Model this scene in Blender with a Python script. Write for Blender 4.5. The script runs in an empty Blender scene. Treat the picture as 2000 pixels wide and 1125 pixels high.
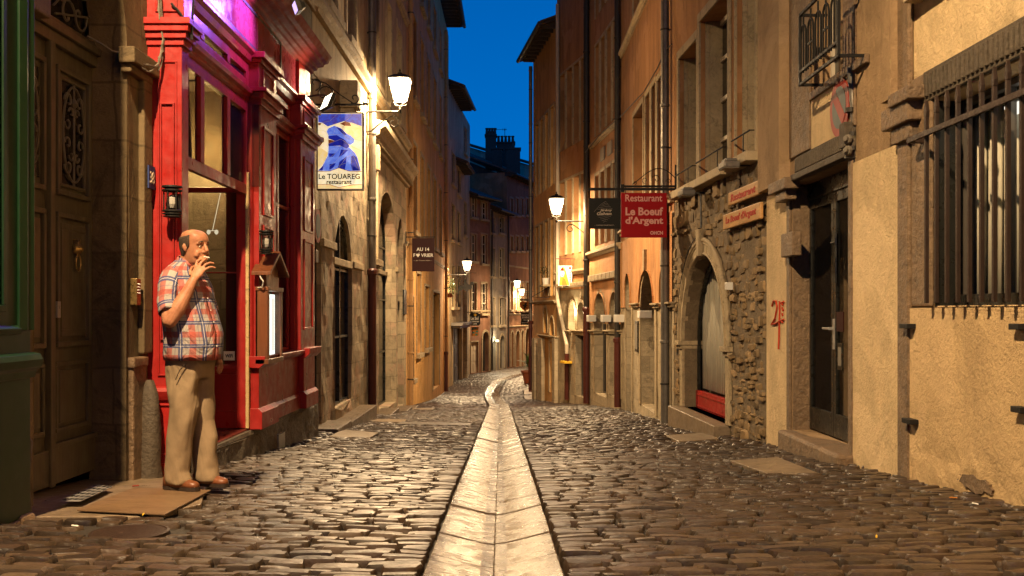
import bpy, bmesh, math, random
from mathutils import Vector, Matrix, noise
from mathutils.geometry import delaunay_2d_cdt
random.seed(7)
R = math.radians
C = bpy.context.scene.collection
sc = bpy.context.scene

# ------------------------------------------------------------ camera, sky, exposure
EYE = 1.22; F = 2000.0; HY = 609.0      # eye height, focal length in photo pixels, horizon row
cam = bpy.data.cameras.new('camera'); co = bpy.data.objects.new('camera', cam); C.objects.link(co)
cam.sensor_width = 36; cam.lens = 36; cam.shift_y = 0.02325; cam.clip_start = .05; cam.clip_end = 500
co.location = (0, 0, EYE); co.rotation_euler = (R(90), 0, 0)
sc.camera = co
w = bpy.data.worlds.new('World'); sc.world = w; w.use_nodes = True
nt = w.node_tree; nt.nodes.clear()
tc = nt.nodes.new('ShaderNodeTexCoord'); sp = nt.nodes.new('ShaderNodeSeparateXYZ')
rp = nt.nodes.new('ShaderNodeValToRGB'); bg = nt.nodes.new('ShaderNodeBackground'); ow = nt.nodes.new('ShaderNodeOutputWorld')
nt.links.new(tc.outputs['Generated'], sp.inputs[0]); nt.links.new(sp.outputs['Z'], rp.inputs[0])
nt.links.new(rp.outputs[0], bg.inputs[0]); nt.links.new(bg.outputs[0], ow.inputs[0])
rp.color_ramp.elements[0].position = 0.05; rp.color_ramp.elements[0].color = (0.0, .175, .64, 1)   # blue hour
rp.color_ramp.elements[1].position = 0.30; rp.color_ramp.elements[1].color = (0.0, .115, .46, 1)
_e = rp.color_ramp.elements.new(1.0); _e.color = (.002, .03, .12, 1)
bg.inputs[1].default_value = 1.0
vs = sc.view_settings
sc.display_settings.display_device = 'sRGB'
vs.view_transform = 'Standard'; vs.look = 'None'; vs.exposure = 0.0; vs.gamma = 1.0; vs.use_curve_mapping = False
sc.cycles.max_bounces = 8; sc.cycles.sample_clamp_indirect = 6.0; sc.cycles.caustics_reflective = False
LAMP = (1.0, .69, .37); KL = 4.7

# ------------------------------------------------------------ ground height, gutter line
def zbase(y):
    if y < 34: return -.065 * (y - 7)
    if y < 46:
        t = y - 34; return -1.755 - .065 * t + (.063 / 24) * t * t
    return -2.157 - .002 * (y - 46)
CH = [(-10, 0.0), (0, -.05), (4, -.075), (9, -.13), (14, -.19), (24, -.30), (31, -.39), (36, -.60), (42.5, -.85), (46.5, -.78), (51, -.60), (55.4, .30), (60, 1.6), (80, 8)]
def chx(y):
    for (a, xa), (b, xb) in zip(CH, CH[1:]):
        if y <= b: return xa + (xb - xa) * (y - a) / (b - a)
    return CH[-1][1]
def g(x, y):
    d = min(abs(x - chx(y)), 3.2)
    return zbase(y) + .022 * (d - 2.4)

# ------------------------------------------------------------ materials
MATS = {}
class NT:
    def __init__(s, name):
        s.m = bpy.data.materials.new(name); s.m.use_nodes = True; s.t = s.m.node_tree; s.t.nodes.clear()
        s.out = s.n('ShaderNodeOutputMaterial'); s.b = s.n('ShaderNodeBsdfPrincipled'); s.l(s.b.outputs[0], s.out.inputs[0])
        s.tc = s.n('ShaderNodeTexCoord'); MATS[name] = s.m
    def n(s, k): return s.t.nodes.new(k)
    def l(s, a, b): s.t.links.new(a, b)
    def co(s, kind='Object', sc=(1, 1, 1)):
        mp = s.n('ShaderNodeMapping'); mp.inputs['Scale'].default_value = sc; s.l(s.tc.outputs[kind], mp.inputs[0]); return mp.outputs[0]
    def noise(s, scale, detail=5, rough=.6, kind='Object', sc3=(1, 1, 1), dist=0):
        t = s.n('ShaderNodeTexNoise'); t.inputs['Scale'].default_value = scale; t.inputs['Detail'].default_value = detail
        t.inputs['Roughness'].default_value = rough; t.inputs['Distortion'].default_value = dist; s.l(s.co(kind, sc3), t.inputs['Vector']); return t.outputs['Fac']
    def ramp(s, f, stops):
        r = s.n('ShaderNodeValToRGB'); s.l(f, r.inputs[0]); e = r.color_ramp.elements
        while len(e) < len(stops): e.new(.5)
        for q, (p, c) in zip(e, stops):
            q.position = p; q.color = (c, c, c, 1) if isinstance(c, (int, float)) else (*c, 1)
        return r.outputs[0]
    def mix(s, f, a, b, mode='MIX'):
        m = s.n('ShaderNodeMix'); m.data_type = 'RGBA'; m.blend_type = mode
        for i, v in ((0, f), (6, a), (7, b)):
            if isinstance(v, (int, float)): m.inputs[i].default_value = v if i == 0 else (v, v, v, 1)
            elif isinstance(v, tuple): m.inputs[i].default_value = (*v, 1)
            else: s.l(v, m.inputs[i])
        return m.outputs[2]
    def math(s, op, a, b=0.0):
        m = s.n('ShaderNodeMath'); m.operation = op
        for i, v in ((0, a), (1, b)):
            if isinstance(v, (int, float)): m.inputs[i].default_value = v
            else: s.l(v, m.inputs[i])
        return m.outputs[0]
    def bump(s, h, strength=.3, dist=.01, prev=None):
        b = s.n('ShaderNodeBump'); b.inputs['Strength'].default_value = strength; b.inputs['Distance'].default_value = dist
        s.l(h, b.inputs['Height'])
        if prev is not None: s.l(prev, b.inputs['Normal'])
        return b.outputs[0]
    def fin(s, col=None, rough=None, nrm=None, spec=None, metal=None):
        for k, v in (('Base Color', col), ('Roughness', rough), ('Normal', nrm), ('Specular IOR Level', spec), ('Metallic', metal)):
            if v is None: continue
            if isinstance(v, tuple): s.b.inputs[k].default_value = (*v, 1)
            elif isinstance(v, (int, float)): s.b.inputs[k].default_value = v
            else: s.l(v, s.b.inputs[k])
        return s.m
def surf(name, c, v=.35, scale=1.5, rough=.8, bump=.4, bs=25, bd=.01, streak=0, spec=.4, metal=0, dirt=0, dc=(.03, .022, .015), rv=.15):
    """general weathered surface: colour variation, rain streaks, dirt patches, bump"""
    s = NT(name)
    dark = tuple(q * (1 - v) for q in c); lite = tuple(min(1, q * (1 + v * .6)) for q in c)
    col = s.ramp(s.noise(scale, 8, .65), [(.3, dark), (.7, lite)])
    col = s.mix(.35, col, s.ramp(s.noise(scale * 9, 4, .7), [(.3, dark), (.7, lite)]))
    if streak: col = s.mix(streak, col, s.ramp(s.noise(1.0, 6, .7, sc3=(7, 7, .5)), [(.35, tuple(q * .45 for q in c)), (.62, lite)]), 'MIX')
    if dirt: col = s.mix(s.math('MULTIPLY', s.ramp(s.noise(scale * 2.2, 9, .75, dist=.6), [(.52, 0), (.66, 1)]), dirt), col, dc)
    n = s.bump(s.noise(bs, 6, .65), bump, bd)
    r = s.ramp(s.noise(scale * 4, 4), [(.3, max(.02, rough - rv)), (.7, min(1, rough + rv))])
    return s.fin(col, r, n, spec, metal)
def stucco(name, c, v=.25, streak=.3, dirt=.25, bump=.7, bs=38, lowdirt=None):
    s = NT(name)
    dark = tuple(q * (1 - v) for q in c); lite = tuple(min(1, q * (1 + v * .5)) for q in c)
    col = s.ramp(s.noise(.9, 9, .7, dist=.4), [(.3, dark), (.68, lite)])
    col = s.mix(streak, col, s.ramp(s.noise(1.0, 7, .7, sc3=(3, 3, .45)), [(.38, tuple(q * .5 for q in c)), (.6, lite)]))
    col = s.mix(s.math('MULTIPLY', s.ramp(s.noise(3.1, 10, .8, dist=.8), [(.55, 0), (.68, 1)]), dirt), col, tuple(q * .35 for q in c))
    col = s.mix(s.math('MULTIPLY', s.ramp(s.noise(60, 3, .7), [(.62, 0), (.75, 1)]), .45), col, tuple(q * .45 for q in c))
    pt = s.ramp(s.noise(.75, 5, .5, dist=.5), [(.555, 0), (.572, 1)]); col = s.mix(s.math('MULTIPLY', pt, .5), col, tuple(min(1, q * 1.12 + .03) for q in c))
    dm = s.ramp(s.noise(.55, 8, .7, dist=1.0), [(.36, 1), (.46, 0)]); col = s.mix(s.math('MULTIPLY', dm, .45), col, tuple(q * .5 for q in c))
    n = s.bump(s.noise(bs, 5, .75), bump, .022); n = s.bump(s.noise(6, 6, .6), .6, .04, n)
    return s.fin(col, .88, n, .25)
def blocks(name, c, bw=.55, bh=.32, v=.35, mortar=.5, bump=.8, dirt=.5, pink=0, rough=.8):
    """ashlar: brick pattern over the metre UVs, each block its own tone"""
    s = NT(name)
    uv = s.co('UV'); nz = s.n('ShaderNodeTexNoise'); nz.inputs['Scale'].default_value = 2.2; nz.inputs['Detail'].default_value = 4; s.l(uv, nz.inputs['Vector'])
    add = s.mix(.06, uv, nz.outputs['Color'], 'ADD')
    b = s.n('ShaderNodeTexBrick'); s.l(add, b.inputs['Vector']); b.offset = .47; b.squash = .8; b.squash_frequency = 3
    b.inputs['Scale'].default_value = 1; b.inputs['Brick Width'].default_value = bw; b.inputs['Row Height'].default_value = bh
    b.inputs['Mortar Size'].default_value = .012; b.inputs['Mortar Smooth'].default_value = .6; b.inputs['Bias'].default_value = 0
    b.inputs['Color1'].default_value = (*[q * (1 - v) for q in c], 1); b.inputs['Color2'].default_value = (*[min(1, q * (1 + v * .5)) for q in c], 1)
    b.inputs['Mortar'].default_value = (*[q * mortar for q in c], 1)
    col = b.outputs['Color']
    col = s.mix(.5, col, s.ramp(s.noise(3.5, 9, .75, dist=.5), [(.3, tuple(q * .4 for q in c)), (.7, tuple(min(1, q * 1.25) for q in c))]))
    if pink: col = s.mix(s.math('MULTIPLY', s.ramp(s.noise(1.7, 5, .6), [(.52, 0), (.6, 1)]), pink), col, (c[0] * 1.1, c[1] * .8, c[2] * .85))
    col = s.mix(s.math('MULTIPLY', s.ramp(s.noise(2.4, 10, .8, dist=1), [(.53, 0), (.68, 1)]), dirt), col, tuple(q * .22 for q in c))
    n = s.bump(b.outputs['Fac'], -bump, .012); n = s.bump(s.noise(14, 8, .75), .8, .02, n); n = s.bump(s.noise(70, 4, .7), .4, .006, n)
    return s.fin(col, rough, n, .3)
def islands(name, c, v=.5, rough=.5, spec=.5, bump=.5, bs=30, tints=None, rv=.15):
    """many separate stones in one mesh: each island its own tone"""
    s = NT(name)
    ge = s.n('ShaderNodeNewGeometry'); rnd = ge.outputs['Random Per Island']
    cols = tints or [tuple(q * (1 - v) for q in c), c, tuple(min(1, q * (1 + v)) for q in c)]
    col = s.ramp(rnd, [(i / (len(cols) - 1), k) for i, k in enumerate(cols)])
    col = s.mix(.55, col, s.ramp(s.noise(12, 9, .75), [(.3, .25), (.7, 1.0)]), 'MULTIPLY')
    col = s.mix(.5, col, s.ramp(s.noise(.8, 5, .6), [(.35, .45), (.65, 1.0)]), 'MULTIPLY')
    r = s.math('ADD', s.ramp(s.noise(9, 5, .7), [(.3, rough - rv), (.7, rough + rv)]), 0)
    n = s.bump(s.noise(bs, 5, .6), bump, .008); n = s.bump(s.noise(bs * 4, 2, .5), bump * .3, .002, n)
    return s.fin(col, r, n, spec)
def glow(name, c, st):
    s = NT(name); e = s.n('ShaderNodeEmission'); e.inputs[0].default_value = (*c, 1); e.inputs[1].default_value = st
    s.l(e.outputs[0], s.out.inputs[0]); return s.m
def glass(name, tint=(.9, .9, .9), see=.75, rough=.04, c=(.02, .02, .02)):
    s = NT(name); t = s.n('ShaderNodeBsdfTransparent'); t.inputs[0].default_value = (*tint, 1)
    s.fin(c, rough, None, .6); m = s.n('ShaderNodeMixShader'); m.inputs[0].default_value = see
    s.l(s.b.outputs[0], m.inputs[1]); s.l(t.outputs[0], m.inputs[2]); s.l(m.outputs[0], s.out.inputs[0]); return s.m
def wood(name, c, rough=.5, sc3=(1, 1, .06), scale=22, bump=.4, v=.45):
    s = NT(name); f = s.noise(scale, 6, .65, sc3=sc3, dist=.8)
    col = s.ramp(f, [(.3, tuple(q * (1 - v) for q in c)), (.7, c)])
    col = s.mix(s.math('MULTIPLY', s.ramp(s.noise(3, 9, .8), [(.5, 0), (.7, 1)]), .5), col, tuple(q * .4 for q in c))
    return s.fin(col, s.ramp(s.noise(5, 4), [(.3, rough - .12), (.7, rough + .12)]), s.bump(f, bump, .004), .4)

stucco('yellow_render', (.74, .55, .31), v=.35, bump=1.0, bs=34, streak=.12)
stucco('yellow_render_coarse', (.60, .42, .22), bump=1.0, bs=30, dirt=.3, streak=.08)
stucco('brown_render', (.36, .24, .13), v=.4, streak=.25, dirt=.45)
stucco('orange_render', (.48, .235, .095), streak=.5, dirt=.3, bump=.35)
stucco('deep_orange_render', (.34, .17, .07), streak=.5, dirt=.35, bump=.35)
stucco('ochre_render', (.52, .29, .10), streak=.45, dirt=.3, bump=.35)
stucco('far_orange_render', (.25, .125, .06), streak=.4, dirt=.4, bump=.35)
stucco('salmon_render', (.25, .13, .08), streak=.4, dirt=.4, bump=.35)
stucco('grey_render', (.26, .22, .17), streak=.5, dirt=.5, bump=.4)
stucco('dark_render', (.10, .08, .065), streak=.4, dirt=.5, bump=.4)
stucco('cream_render', (.40, .37, .27), streak=.3, dirt=.3, bump=.3)
stucco('tan_render', (.38, .29, .17), streak=.75, dirt=.4, bump=.3)
stucco('ochre_paint', (.36, .21, .09), streak=.2)
blocks('limestone', (.40, .325, .215), dirt=.55)
blocks('portal_stone', (.15, .108, .056), bw=.75, bh=.42, v=.45, dirt=.95, mortar=.3, bump=1.0)
blocks('mixed_stone', (.36, .29, .19), bw=.42, bh=.33, v=.65, dirt=.7, pink=.5, mortar=.3)
surf('carved_stone', (.36, .28, .17), .4, 2.5, .82, .9, 18, .02, dirt=.55)
surf('brown_stone', (.20, .13, .072), .5, 4, .6, 1.0, 22, .025, dirt=.6, spec=.5)
surf('dark_stone', (.085, .066, .045), .5, 4, .7, 1.0, 22, .02, dirt=.4)
surf('pale_stone', (.42, .33, .2), .3, 2.5, .75, .6, 20, .012, dirt=.35)
surf('plinth_stone', (.17, .145, .11), .6, 5, .7, 1.0, 9, .05, dirt=.7)
surf('slab_stone', (.21, .155, .10), .45, 3, .42, .5, 24, .008, dirt=.5, spec=.5)
surf('step_stone', (.13, .095, .062), .4, 3, .4, .5, 22, .008, dirt=.4)
surf('gutter_stone', (.095, .066, .040), .55, 2.2, .25, .3, 20, .006, dirt=.8, spec=.42, dc=(.035, .024, .015), rv=.13)
surf('joint_earth', (.030, .024, .018), .5, 10, .8, .9, 60, .01)
islands('cobbles', (.15, .12, .09), .6, .42, .42, .7, 22, [(.026, .017, .011), (.048, .032, .020), (.076, .052, .033), (.058, .034, .021), (.115, .08, .052)], rv=.12)
islands('rubble', (.3, .2, .1), .6, .85, .3, 1.0, 16, [(.13, .085, .042), (.23, .155, .075), (.34, .22, .10), (.19, .14, .085), (.42, .28, .135)])
surf('mortar', (.17, .125, .075), .4, 5, .95, 1, 24, .02, dirt=.4)
surf('cornice_red', (.22, .018, .012), .3, 2, .6, .3, 24, .004, dirt=.3, dc=(.06, .012, .008), spec=.2)
surf('red_paint', (.31, .016, .013), .35, 2, .40, .35, 24, .005, dirt=.35, dc=(.13, .012, .008), streak=.3)
surf('dark_red_paint', (.13, .012, .010), .3, 2, .4, .2, 30, .004)
surf('fascia_paint', (.36, .04, .06), .15, 2, .3, .12, 20, .003, dirt=.1)
surf('oxblood_paint', (.13, .020, .013), .3, 3, .45, .3, 30, .004)
surf('cream_peel', (.50, .36, .17), .3, 9, .7, .4, 30, .004, dirt=.6)
surf('green_paint', (.0035, .022, .006), .3, 2, .42, .15, 9, .004, rv=.05)
wood('old_door_wood', (.105, .088, .058), .42, bump=.5)
wood('plaque_wood', (.60, .33, .12), .4, sc3=(1, .05, 1), scale=30)
wood('brown_wood', (.20, .07, .028), .4)
wood('grey_wood', (.13, .11, .085), .6)
wood('plywood', (.20, .125, .068), .45, sc3=(.1, 1, 1), scale=16, bump=.2, v=.35)
surf('iron', (.012, .011, .010), .3, 6, .6, .4, 50, .002, spec=.25)
surf('rusty_iron', (.032, .017, .010), .5, 14, .6, .6, 50, .003, metal=.2)
surf('zinc', (.17, .155, .135), .3, 4, .48, .3, 30, .003, metal=.5, dirt=.3)
surf('dark_zinc', (.04, .035, .03), .3, 4, .5, .3, 30, .003, metal=.4)
surf('red_pipe', (.075, .016, .011), .3, 4, .42, .3, 30, .003)
surf('light_pipe', (.42, .35, .26), .2, 4, .5, .2, 30, .003)
surf('steel_plate', (.34, .33, .31), .3, 8, .4, .4, 30, .003, metal=.4)
surf('brass', (.28, .19, .07), .4, 12, .35, .3, 40, .003, metal=.7)
surf('white_paint', (.56, .49, .38), .15, 3, .5, .15, 30, .003)
surf('white_plastic', (.62, .60, .54), .06, 3, .45, .05, 30, .001)
surf('grey_paint', (.075, .065, .055), .2, 3, .5, .2, 30, .003)
surf('black_frame', (.014, .014, .012), .2, 3, .32, .2, 30, .002)
surf('shutter_brown', (.10, .07, .045), .4, 5, .65, .4, 30, .004, streak=.4)
surf('tile_roof', (.09, .055, .04), .5, 6, .8, .8, 20, .02)
surf('eave_wood', (.045, .03, .022), .4, 4, .7, .5, 20, .01)
surf('brick_dark', (.085, .05, .038), .4, 9, .85, .7, 20, .01)
surf('terracotta', (.20, .055, .025), .3, 5, .6, .3, 20, .004)
surf('leaf', (.035, .10, .018), .5, 9, .5, .1, 20, .002)
surf('cable', (.16, .14, .11), .3, 9, .6, .1, 20, .002)
surf('black_cable', (.012, .011, .010), .3, 9, .5, .1, 20, .002)
surf('dark_room', (.020, .016, .011), .3, 2, .9, .1)
surf('curtain', (.70, .66, .54), .12, 3, .85, .2, 90, .002)
surf('brown_curtain', (.20, .13, .07), .2, 3, .85, .2, 90, .002)
glass('clear_glass', see=.85)
glass('shop_glass', (.9, .85, .75), .72, .03)
glass('dark_glass', see=.25, rough=.08, c=(.012, .011, .010))
surf('pane_dark', (.018, .016, .014), .3, 3, .16, .03, 5, .002, spec=.35, rv=.05)
glow('lamp_glow', (1.0, .80, .50), 16)
glow('tube_glow', (.92, 1.0, .90), 2.6)
glow('violet_glow', (.62, .45, 1.0), 1.6)
glow('warm_flood_glow', (1.0, .86, .62), 7)
glow('room_glow', (1.0, .95, .8), 1.6)
glow('far_room_glow', (1.0, .86, .5), 2.5)
glow('far_room', (1.0, .85, .5), .55)
def flat(name, c, rough=.5): return surf(name, c, .05, 3, max(rough, .55), .03, 20, .001, rv=.04, spec=.15)
flat('sign_red', (.38, .004, .008), .35); flat('sign_black', (.018, .018, .015), .4); flat('sign_oxblood', (.028, .004, .003), .4)
flat('sign_text_pink', (.80, .40, .33)); flat('sign_text_pale', (.55, .47, .36)); flat('sign_text_red', (.35, .02, .01)); flat('sign_white', (.75, .72, .65))
flat('sign_yellow', (.75, .45, .04)); flat('plate_blue', (.03, .05, .16)); flat('graffiti_red', (.42, .05, .02), .8); flat('sign_disc_red', (.24, .03, .02)); flat('sign_disc_blue', (.065, .085, .085))
flat('sign_teal', (.03, .20, .18)); flat('sign_green', (.12, .32, .03)); flat('sign_orange', (.45, .17, .03)); flat('sign_grey', (.20, .18, .15))

# ------------------------------------------------------------ mesh collecting
def P(px, py, Y): return Vector(((px - 1000) * Y / F, Y, EYE + (HY - py) * Y / F))
class Wall:
    """a facade plane through plan points a (near) and b (far); local (u along, n out to the street, z up)"""
    def __init__(s, a, b, neg=False):
        s.a = Vector((a[0], a[1], 0)); d = Vector((b[0] - a[0], b[1] - a[1], 0)); s.L = d.length; s.d = d.normalized()
        nn = Vector((s.d.y, -s.d.x, 0)); mid = s.a + s.d * s.L / 2
        s.n = nn if nn.dot(Vector((.3, mid.y - 3, 0)) - mid) > 0 else -nn
        if neg: s.n = -s.n
        s.flip = (s.n.cross(Vector((0, 0, 1)))).dot(s.d) > 0      # reading direction runs against u
    def p(s, u, n, z): q = s.a + s.d * u + s.n * n; return Vector((q.x, q.y, z))
    def hit(s, px, n=0):
        r = (px - 1000) / F; a = s.a + s.n * n
        return (r * a.y - a.x) / (s.d.x - r * s.d.y)
    def uz(s, px, py, n=0):
        u = s.hit(px, n); Y = s.p(u, n, 0).y; return u, EYE + (HY - py) * Y / F
class Flat(Wall):                     # a plain frame: u = +X, n = -Y (towards the street's near end), z up
    def __init__(s, x, y, ang=0):
        s.a = Vector((x, y, 0)); s.d = Vector((math.cos(ang), math.sin(ang), 0)); s.n = Vector((math.sin(ang), -math.cos(ang), 0)); s.L = 1
def circ(r, n=10): return [(r * math.cos(2 * math.pi * i / n), r * math.sin(2 * math.pi * i / n)) for i in range(n)]
class MB:
    def __init__(s, W=None): s.v = []; s.f = []; s.uv = []; s.W = W or WORLD; s.mi = []; s.cm = 0
    def P(s, u, n, z): return s.W.p(u, n, z)
    def add(s, vs, fs, uvs=None):
        b = len(s.v); s.v += [Vector(q) for q in vs]; s.uv += uvs or [(q[0] + q[1], q[2]) for q in vs]
        s.f += [tuple(b + i for i in f) for f in fs]; s.mi += [s.cm] * len(fs)
    def loc(s, pts, fs): s.add([s.P(*q) for q in pts], fs, [(q[0] + q[1], q[2]) for q in pts])
    def quad(s, *pts): s.loc(pts, [tuple(range(len(pts)))])
    def box(s, u0, u1, n0, n1, z0, z1, tz=0):
        p = [(u0, n0, z0), (u1, n0, z0 + tz), (u1, n1, z0 + tz), (u0, n1, z0), (u0, n0, z1), (u1, n0, z1 + tz), (u1, n1, z1 + tz), (u0, n1, z1)]
        s.loc(p, [(0, 3, 2, 1), (4, 5, 6, 7), (0, 1, 5, 4), (1, 2, 6, 5), (2, 3, 7, 6), (3, 0, 4, 7)])
    def prism(s, poly, n0, n1):       # polygon in (u, z), from n0 to n1
        k = len(poly); p = [(u, n0, z) for u, z in poly] + [(u, n1, z) for u, z in poly]
        s.loc(p, [tuple(range(k))[::-1], tuple(range(k, 2 * k))] + [(i, (i + 1) % k, k + (i + 1) % k, k + i) for i in range(k)])
    def mould(s, prof, u0, u1, miter=0):       # profile in (n, z) swept along u
        k = len(prof); p = [(u0 - m_ * miter, n, z) for n, z in prof for m_ in (n,)] + [(u1 + n * miter, n, z) for n, z in prof]
        s.loc(p, [tuple(range(k)), tuple(range(k, 2 * k))[::-1]] + [(i, k + i, k + (i + 1) % k, (i + 1) % k) for i in range(k)])
    def vmould(s, prof, z0, z1):      # profile in (u, n) swept up
        k = len(prof); p = [(u, n, z0) for u, n in prof] + [(u, n, z1) for u, n in prof]
        s.loc(p, [tuple(range(k)), tuple(range(k, 2 * k))[::-1]] + [(i, k + i, k + (i + 1) % k, (i + 1) % k) for i in range(k)])
    def tube(s, pts, r, seg=8, cap=True, local=True):
        pts = [s.P(*q) if local else Vector(q) for q in pts]; n = len(pts); rs = r if isinstance(r, (list, tuple)) else [r] * n
        vs = []; up = Vector((0, 0, 1)); prev = None
        for i, p in enumerate(pts):
            d = (pts[min(i + 1, n - 1)] - pts[max(i - 1, 0)]).normalized()
            if prev is None: a = d.orthogonal().normalized() if abs(d.dot(up)) > .9 else d.cross(up).normalized()
            else: a = (prev - d * prev.dot(d)).normalized()
            prev = a; b = d.cross(a)
            vs += [p + (a * x + b * y) for x, y in circ(rs[i], seg)]
        fs = [(i * seg + j, i * seg + (j + 1) % seg, (i + 1) * seg + (j + 1) % seg, (i + 1) * seg + j) for i in range(n - 1) for j in range(seg)]
        if cap: fs += [tuple(range(seg))[::-1], tuple(range((n - 1) * seg, n * seg))]
        s.add(vs, fs)
    def lathe(s, c, prof, seg=16, ax=(0, 0, 1), local=True, phase=0):
        c = s.P(*c) if local else Vector(c); ax = Vector(ax).normalized(); a = ax.orthogonal().normalized() if abs(ax.z) < .9 else Vector((1, 0, 0)); b = ax.cross(a)
        vs = []
        for r, h in prof:
            for j in range(seg):
                t = 2 * math.pi * j / seg + phase; vs.append(c + ax * h + a * (r * math.cos(t)) + b * (r * math.sin(t)))
        n = len(prof); fs = [(i * seg + j, i * seg + (j + 1) % seg, (i + 1) * seg + (j + 1) % seg, (i + 1) * seg + j) for i in range(n - 1) for j in range(seg)]
        fs += [tuple(range(seg))[::-1], tuple(range((n - 1) * seg, n * seg))]; s.add(vs, fs)
    def build(s, name, mat, parent=None, bevel=0, smooth=False, label=None, mods=None):
        me = bpy.data.meshes.new(name); o = bpy.data.objects.new(name, me)
        off = Vector((0, 0, 0)); q = parent
        while q is not None: off += q.location; q = q.parent
        me.from_pydata([v - off for v in s.v], [], s.f)
        uvl = me.uv_layers.new(name='UVMap'); d = [0.0] * (2 * len(me.loops))
        for i, l in enumerate(me.loops): d[2 * i], d[2 * i + 1] = s.uv[l.vertex_index]
        uvl.data.foreach_set('uv', d)
        for m in (mat if isinstance(mat, list) else [mat]): me.materials.append(MATS[m] if isinstance(m, str) else m)
        if any(s.mi): me.polygons.foreach_set('material_index', s.mi)
        if smooth:
            me.polygons.foreach_set('use_smooth', [True] * len(me.polygons))
            if smooth is not True: me.set_sharp_from_angle(angle=R(smooth))
        me.update(); C.objects.link(o)
        if parent is not None: o.parent = parent
        if label: o['label'] = label
        if bevel:
            b = o.modifiers.new('b', 'BEVEL'); b.width = bevel; b.segments = 2; b.limit_method = 'ANGLE'; b.angle_limit = R(35)
        return o
def build_each(m, name, mat, parent=None, **k):
    """every loose piece of the collected mesh as a part of its own"""
    par = list(range(len(m.v)))
    def fd(i):
        while par[i] != i: par[i] = par[par[i]]; i = par[i]
        return i
    for fc in m.f:
        for i in fc[1:]: par[fd(i)] = fd(fc[0])
    gr = {}
    for fi, fc in enumerate(m.f): gr.setdefault(fd(fc[0]), []).append(fc)
    for fs in gr.values():
        idx = sorted({i for fc in fs for i in fc}); mp = {i: j for j, i in enumerate(idx)}; q = MB(m.W)
        q.v = [m.v[i] for i in idx]; q.uv = [m.uv[i] for i in idx]; q.f = [tuple(mp[i] for i in fc) for fc in fs]; q.mi = [0] * len(fs); q.build(name, mat, parent, **k)
class _Wd:
    def p(s, u, n, z): return Vector((u, n, z))
WORLD = _Wd()
def thing(name, loc, label, cat, group=None):
    o = bpy.data.objects.new(name, None); C.objects.link(o); o.location = loc; o.empty_display_size = .1
    o['label'] = label; o['category'] = cat
    if group: o['group'] = group
    return o
def tag(o, label, cat, group=None):
    o['label'] = label; o['category'] = cat
    if group: o['group'] = group
    return o
def struct(o, kind='structure'): o['kind'] = kind; return o
def text(s, c, size, parent, mat, W=None, name='lettering', ext=.002, shear=0, off=0, width=None, sp=1.0, label=None, height=None):
    """lettering: string laid flat on frame W at local centre c=(u, n, z), cap height about size"""
    cu = bpy.data.curves.new('t', 'FONT'); cu.body = s; cu.align_x = 'CENTER'; cu.align_y = 'CENTER'; cu.size = size * 1.35; cu.extrude = ext
    cu.shear = shear; cu.offset = off; cu.space_character = sp; cu.resolution_u = 3
    o = bpy.data.objects.new('t', cu); C.objects.link(o)
    me = bpy.data.meshes.new_from_object(o.evaluated_get(bpy.context.evaluated_depsgraph_get())); C.objects.unlink(o); bpy.data.objects.remove(o)
    xs = [v.co.x for v in me.vertices]; ys = [v.co.y for v in me.vertices]
    kx = 1 if width is None else width / (max(xs) - min(xs)); ky = 1 if height is None else height / (max(ys) - min(ys))
    cx = (max(xs) + min(xs)) / 2; cy = (max(ys) + min(ys)) / 2
    m = MB(W); m.loc([(c[0] + (v.co.x - cx) * kx * (1 if not getattr(W, 'flip', False) else -1), c[1] + v.co.z, c[2] + (v.co.y - cy) * ky) for v in me.vertices], [tuple(p.vertices) for p in me.polygons])
    bpy.data.meshes.remove(me)
    return m.build(name, mat, parent, label=label)

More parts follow.
